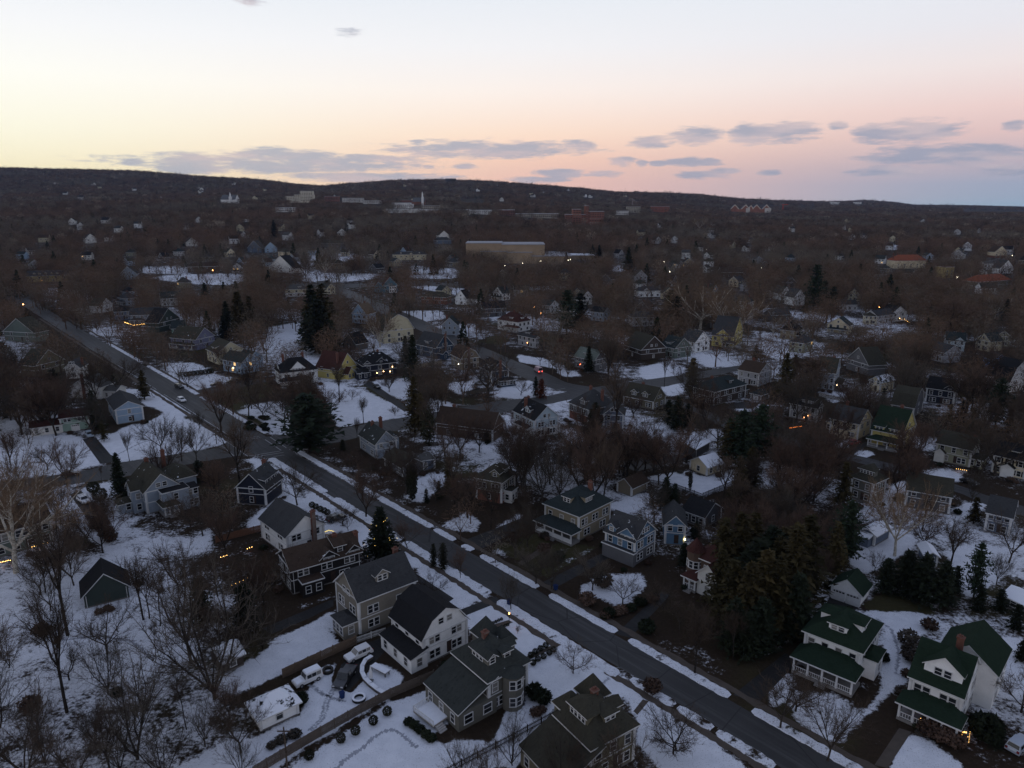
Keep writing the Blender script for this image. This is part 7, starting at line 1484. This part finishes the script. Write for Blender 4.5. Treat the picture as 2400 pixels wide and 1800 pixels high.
for i,(p,lb) in enumerate([((244,848),'white lamp in the reddish woods west of the tall sycamores'),((305,952),'lower white lamp in the reddish woods near the sycamores'),((683,720),'white lamp alone in the middle of the eastern woods'),((1240,912),'bright lamp at the brick hall in the woods, western one'),((1302,910),'bright lamp at the brick hall in the woods, eastern one'),((1225,634),'lamp by the pale far house')]): lamp('C4',p,WT,lb,s=60,r=.5)
for i,(p,lb) in enumerate([((1094,548),'lamp at the head of the pale road in the eastern woods'),((2088,748),'lamp beside the tall cream lamp house'),((1220,815),'lamp at the end of the red-tiled long building'),((1350,1133),'lamp deep in the eastern woods below the red tiles'),((1520,973),'lamp by the narrow ochre block'),((712,1281),'orange lamp above the pale rear house')]): lamp('C5',p,OR if 'orange' in lb else WT,lb,s=40,r=.4)
for i,(p,lb) in enumerate([((936,1083),'bright lamp among the trees at the row head'),((200,1340),'amber lamp by the western back street'),((665,318),'orange light on the dark ridge slope'),((1838,1045),'amber lamp before the long brown brick house')]): lamp('C1',p,OR if 'orange' in lb or 'amber' in lb else WT,lb,s=45,r=.45 if i!=2 else 1.6)
b=at('A3',535,735); root=empty('garden_lamp',(b.x,b.y,0)); tag(root,'black lamp post with a small orange flame at the path of little bushes','lamp post'); m=MB(); m.tube((0,0,0),(0,0,2.3),.05,.045,6); m.build('post',M('plain',(.02,.02,.02)),root); m=MB(); m.tube((0,0,2.3),(0,0,2.6),.11,.14,6); m.build('lantern',M('glow',(1,.45,.12),s=8),root)
# fairy lights
GO=(1,.55,.15)
def fairy(cr,pts,label,z=1.0,r=.07,col=GO,s=22,n=8,zz=None):
    s*=.4; r=min(r*.8,.5)
    m=MB(); o=at(cr,*pts[0],z)
    for a,b in (zip(pts,pts[1:]) if len(pts)>1 else [(pts[0],pts[0])]):
        for i in range(n):
            t=(i+.5)/n; q=at(cr,a[0]+(b[0]-a[0])*t,a[1]+(b[1]-a[1])*t,z)-o; q.z+=random.uniform(-.06,.06); m.tube(q-Vector((0,0,r)),q+Vector((0,0,r)),r,r*.8,5)
    thing_mesh('fairy_lights',m,M('glow',col,s=s),tuple(o),label,'fairy lights')
fairy('A1',[(200,228),(332,192)],'string of warm fairy lights along the deck of the grey-green sycamore house',1.2,n=9); fairy('A1',[(0,328),(72,310)],'warm fairy lights at the west edge below the big sycamore',1.2,n=7); fairy('A1',[(1425,295),(1475,280)],'short string of warm lights under the trees near the black house',1.0,n=5); fairy('A1',[(1490,482),(1640,412)],'warm lights along the dark fence line beside the black house',1.0,n=6,s=14); fairy('A1',[(1595,240),(1640,225)],'pair of warm lights by the reddish fence',1.0,n=3)
fairy('B1',[(190,290),(260,285),(330,270),(360,290),(210,312)],'cluster of golden fairy lights over a garden patio in the dark trees',1.6,r=.13,n=6,s=18); fairy('A2',[(580,130),(610,118),(645,126)],'yellow fairy lights over a bush beside the small white chimney house',1.0,r=.07,n=9,col=(1,.75,.15),s=4)
fairy('A5',[(985,1335),(1300,1460)],'warm fairy lights along the railing of the Christmas porch',1.6,r=.05,n=34,s=9); fairy('A5',[(1310,1420),(1300,1500)],'warm fairy lights on the end post of the Christmas porch',1.3,r=.05,n=8,s=5); fairy('A5',[(1180,1360),(1235,1372)],'four warm lights hanging under the Christmas porch roof',2.2,r=.09,n=4,s=14); fairy('A5',[(1095,1330),(1125,1362)],'violet fairy lights on the Christmas porch',1.8,r=.07,n=7,col=(.35,.05,1),s=14); fairy('A5',[(1240,1425),(1290,1430)],'golden light cluster near the porch end',1.8,r=.1,n=4,s=12)
fairy('C1',[(1070,1492),(1150,1520),(1250,1508)],'strip of warm lights along a porch roof in the street row',3.2,r=.12,n=26,s=16); fairy('B5',[(1175,1200),(1260,1215)],'small gold and violet lights under the sage colonial house',.8,r=.10,n=6,s=8); fairy('B5',[(0,915),(90,900)],'red-orange glow of lights on the shrubs before the warm doorway',.8,r=.12,n=10,col=(1,.25,.05),s=5); fairy('C4',[(1370,650),(1400,690)],'golden lights on a tree far in the eastern woods',5,r=.5,n=9,col=(1,.6,.08),s=6)
fairy('B5',[(790,145),(810,140),(860,180)],'warm lights round the steps of the white black-gabled house',1.2,r=.14,n=5,s=16)
for t in ALLT:
    if t[5] and 'fairy' in t[5]:
        m=MB(); H0=KIND['spruce'][1]
        for i in range(26):
            f=random.uniform(.1,.92); a=random.uniform(0,6.28); R=4.4*(1-f)**.8+.15; p=Vector((math.cos(a)*R,math.sin(a)*R,H0*f-.2)); m.tube(p,p+Vector((0,0,.1)),.05,.04,5)
        m.build('fairy_lights',M('glow',(1,.72,.2),s=2.0),t[0])
# ------------------------------------------------------------------ camera, sky, air
cam=bpy.data.cameras.new('camera'); co=bpy.data.objects.new('camera',cam); COL.objects.link(co)
cam.sensor_width=36; cam.lens=F_PX/2400*36; cam.clip_end=40000; cam.clip_start=.5
co.location=(0,0,CAM_H); co.rotation_euler=(math.pi/2-PITCH,0,0); sc.camera=co
w=bpy.data.worlds.new('World'); sc.world=w; w.use_nodes=True; nt=w.node_tree
bg=nt.nodes['Background']; tc=N(nt,'ShaderNodeTexCoord'); nrm=N(nt,'ShaderNodeVectorMath',operation='NORMALIZE'); L(nt,tc.outputs['Generated'],nrm.inputs[0])
sx=N(nt,'ShaderNodeSeparateXYZ'); L(nt,nrm.outputs[0],sx.inputs[0])
deg=180/math.pi
el=math_n(nt,'MULTIPLY',math_n(nt,'ARCSINE',sx.outputs[2]),deg)
az=math_n(nt,'MULTIPLY',math_n(nt,'ARCTAN2',sx.outputs[0],sx.outputs[1]),deg)
fe=math_n(nt,'SQRT',math_n(nt,'MAXIMUM',math_n(nt,'MULTIPLY',el,1/90),0.0))
def col_ramp(stops): return ramp_n(nt,fe,[(math.sqrt(max(e,0)/90),lin(c)) for e,c in stops])
UP=[(22,(184,196,222)),(38,(152,163,192)),(90,(138,149,178))]
rl=col_ramp([(0,(255,230,166)),(2.2,(255,244,204)),(4.7,(255,251,228)),(8,(255,254,245)),(11,(246,247,248)),(14,(234,239,245))]+UP)
rc=col_ramp([(0,(236,186,172)),(1.6,(242,196,180)),(3.2,(250,208,186)),(5,(255,226,204)),(8,(252,240,232)),(11,(242,241,243)),(14,(232,236,242))]+UP)
rr=col_ramp([(0,(148,170,190)),(1.2,(160,170,190)),(2.6,(190,178,188)),(4.4,(224,194,192)),(6,(236,208,204)),(8.5,(238,226,225)),(11,(230,229,235)),(14,(226,231,239))]+UP)
rb=col_ramp([(0,(176,184,198)),(6,(220,214,218)),(12,(222,222,230)),(24,(176,186,210)),(38,(140,152,182)),(90,(126,138,168))])
# angle from the place where the sun went down
daz=math_n(nt,'SUBTRACT',180.0,math_n(nt,'ABSOLUTE',math_n(nt,'SUBTRACT',math_n(nt,'ABSOLUTE',math_n(nt,'ADD',az,60.0)),180.0)))
c1=mix_n(nt,sstep(nt,daz,22,66),rl,rc); c2=mix_n(nt,sstep(nt,daz,56,98),c1,rr); sky=mix_n(nt,sstep(nt,daz,100,150),c2,rb)
CLOUDS=[(600,354,300,15),(610,341,120,15),(420,361,110,11),(790,346,110,9),(1050,323,200,15),(1240,318,45,11),(800,383,170,9),(700,381,80,7),
(1205,375,55,9),(1300,377,40,6),(1160,388,60,6),(1000,360,28,5),(925,360,14,4),(1410,306,50,9),(1505,293,50,14),(1615,290,36,17),(1690,285,65,17),
(1885,287,34,14),(1975,283,75,17),(1490,350,55,8),(1345,349,28,8),(1385,352,14,6),(1520,378,55,7),(1565,370,30,5),(2035,334,120,15),(2195,332,34,9),
(1920,370,65,9),(290,350,26,6),(755,73,36,13),(540,4,60,11),(1810,270,18,7),(2195,365,44,9),(1660,374,24,5),(905,309,22,5),(2192,270,18,8),(1425,353,22,5)]
nv=N(nt,'ShaderNodeCombineXYZ'); L(nt,math_n(nt,'MULTIPLY',az,.36),nv.inputs[0]); L(nt,math_n(nt,'MULTIPLY',el,1.9),nv.inputs[1])
cn=noise_n(nt,nv.outputs[0],1.0,9,.68)
cn2=noise_n(nt,nv.outputs[0],.55,4,.5)
best=None
for x,y,hw,hh in CLOUDS:
    pen=.75 if y<80 else 0.0
    u,dy,dz=ray(x*1.085,y*1.085); a0=math.degrees(math.atan2(u,dy)); e0=math.degrees(math.atan2(dz,math.hypot(u,dy)))
    k=1.085/F_PX*deg*.95; wa,we=hw*k*1.25,hh*k*1.5
    p=math_n(nt,'MULTIPLY',math_n(nt,'SUBTRACT',az,a0),1/wa); q=math_n(nt,'MULTIPLY',math_n(nt,'SUBTRACT',el,e0),1/we)
    r=math_n(nt,'MULTIPLY_ADD',p,p,math_n(nt,'MULTIPLY_ADD',q,q,pen))
    best=r if best is None else math_n(nt,'MINIMUM',best,r)
cm=math_n(nt,'ADD',math_n(nt,'SUBTRACT',1.0,best),math_n(nt,'MULTIPLY',math_n(nt,'SUBTRACT',cn,.46),3.6))
cmask=math_n(nt,'MULTIPLY',sstep(nt,cm,.05,1.0),.84)
warm=sstep(nt,daz,40,90)
cc=mix_n(nt,warm,lin((170,174,188)),lin((152,160,180)))
cc=mix_n(nt,sstep(nt,cn2,.42,.66),cc,lin((196,184,190)))
sky=mix_n(nt,cmask,sky,cc)
below=sstep(nt,el,-3,-.2)
sky=mix_n(nt,below,lin((60,66,80)),sky)
L(nt,sky,bg.inputs['Color']); bg.inputs['Strength'].default_value=1.05
sun=bpy.data.lights.new('afterglow_sun','SUN'); sun.energy=.10; sun.angle=math.radians(25); sun.color=(1,.78,.55)
so=bpy.data.objects.new('afterglow_sun',sun); COL.objects.link(so)
so.rotation_euler=Vector((math.sin(math.radians(60))*1,-math.cos(math.radians(60)),-.16)).to_track_quat('-Z','Y').to_euler()
sc.view_settings.view_transform='Standard'; sc.view_settings.look='None'; sc.view_settings.exposure=0; sc.view_settings.gamma=1
try:
    sc.cycles.use_denoising=True; sc.cycles.max_bounces=4; sc.cycles.diffuse_bounces=2; sc.cycles.glossy_bounces=2; sc.cycles.volume_bounces=0
    sc.cycles.transparent_max_bounces=8; sc.cycles.caustics_reflective=False; sc.cycles.caustics_refractive=False; sc.cycles.sample_clamp_indirect=3
except Exception: pass
if HAZE:
    hm=bpy.data.materials.new('haze'); hm.use_nodes=True; hn=hm.node_tree; hn.nodes.remove(hn.nodes['Principled BSDF'])
    pv=N(hn,'ShaderNodeVolumePrincipled'); pv.inputs['Color'].default_value=(.45,.62,1,1); pv.inputs['Density'].default_value=HAZE; pv.inputs['Anisotropy'].default_value=.2
    L(hn,pv.outputs[0],hn.nodes['Material Output'].inputs['Volume'])
    b=MB(); b.box(-7700,-700,-11,7700,7700,400)
    tag(b.build('haze',hm),kind='stuff')
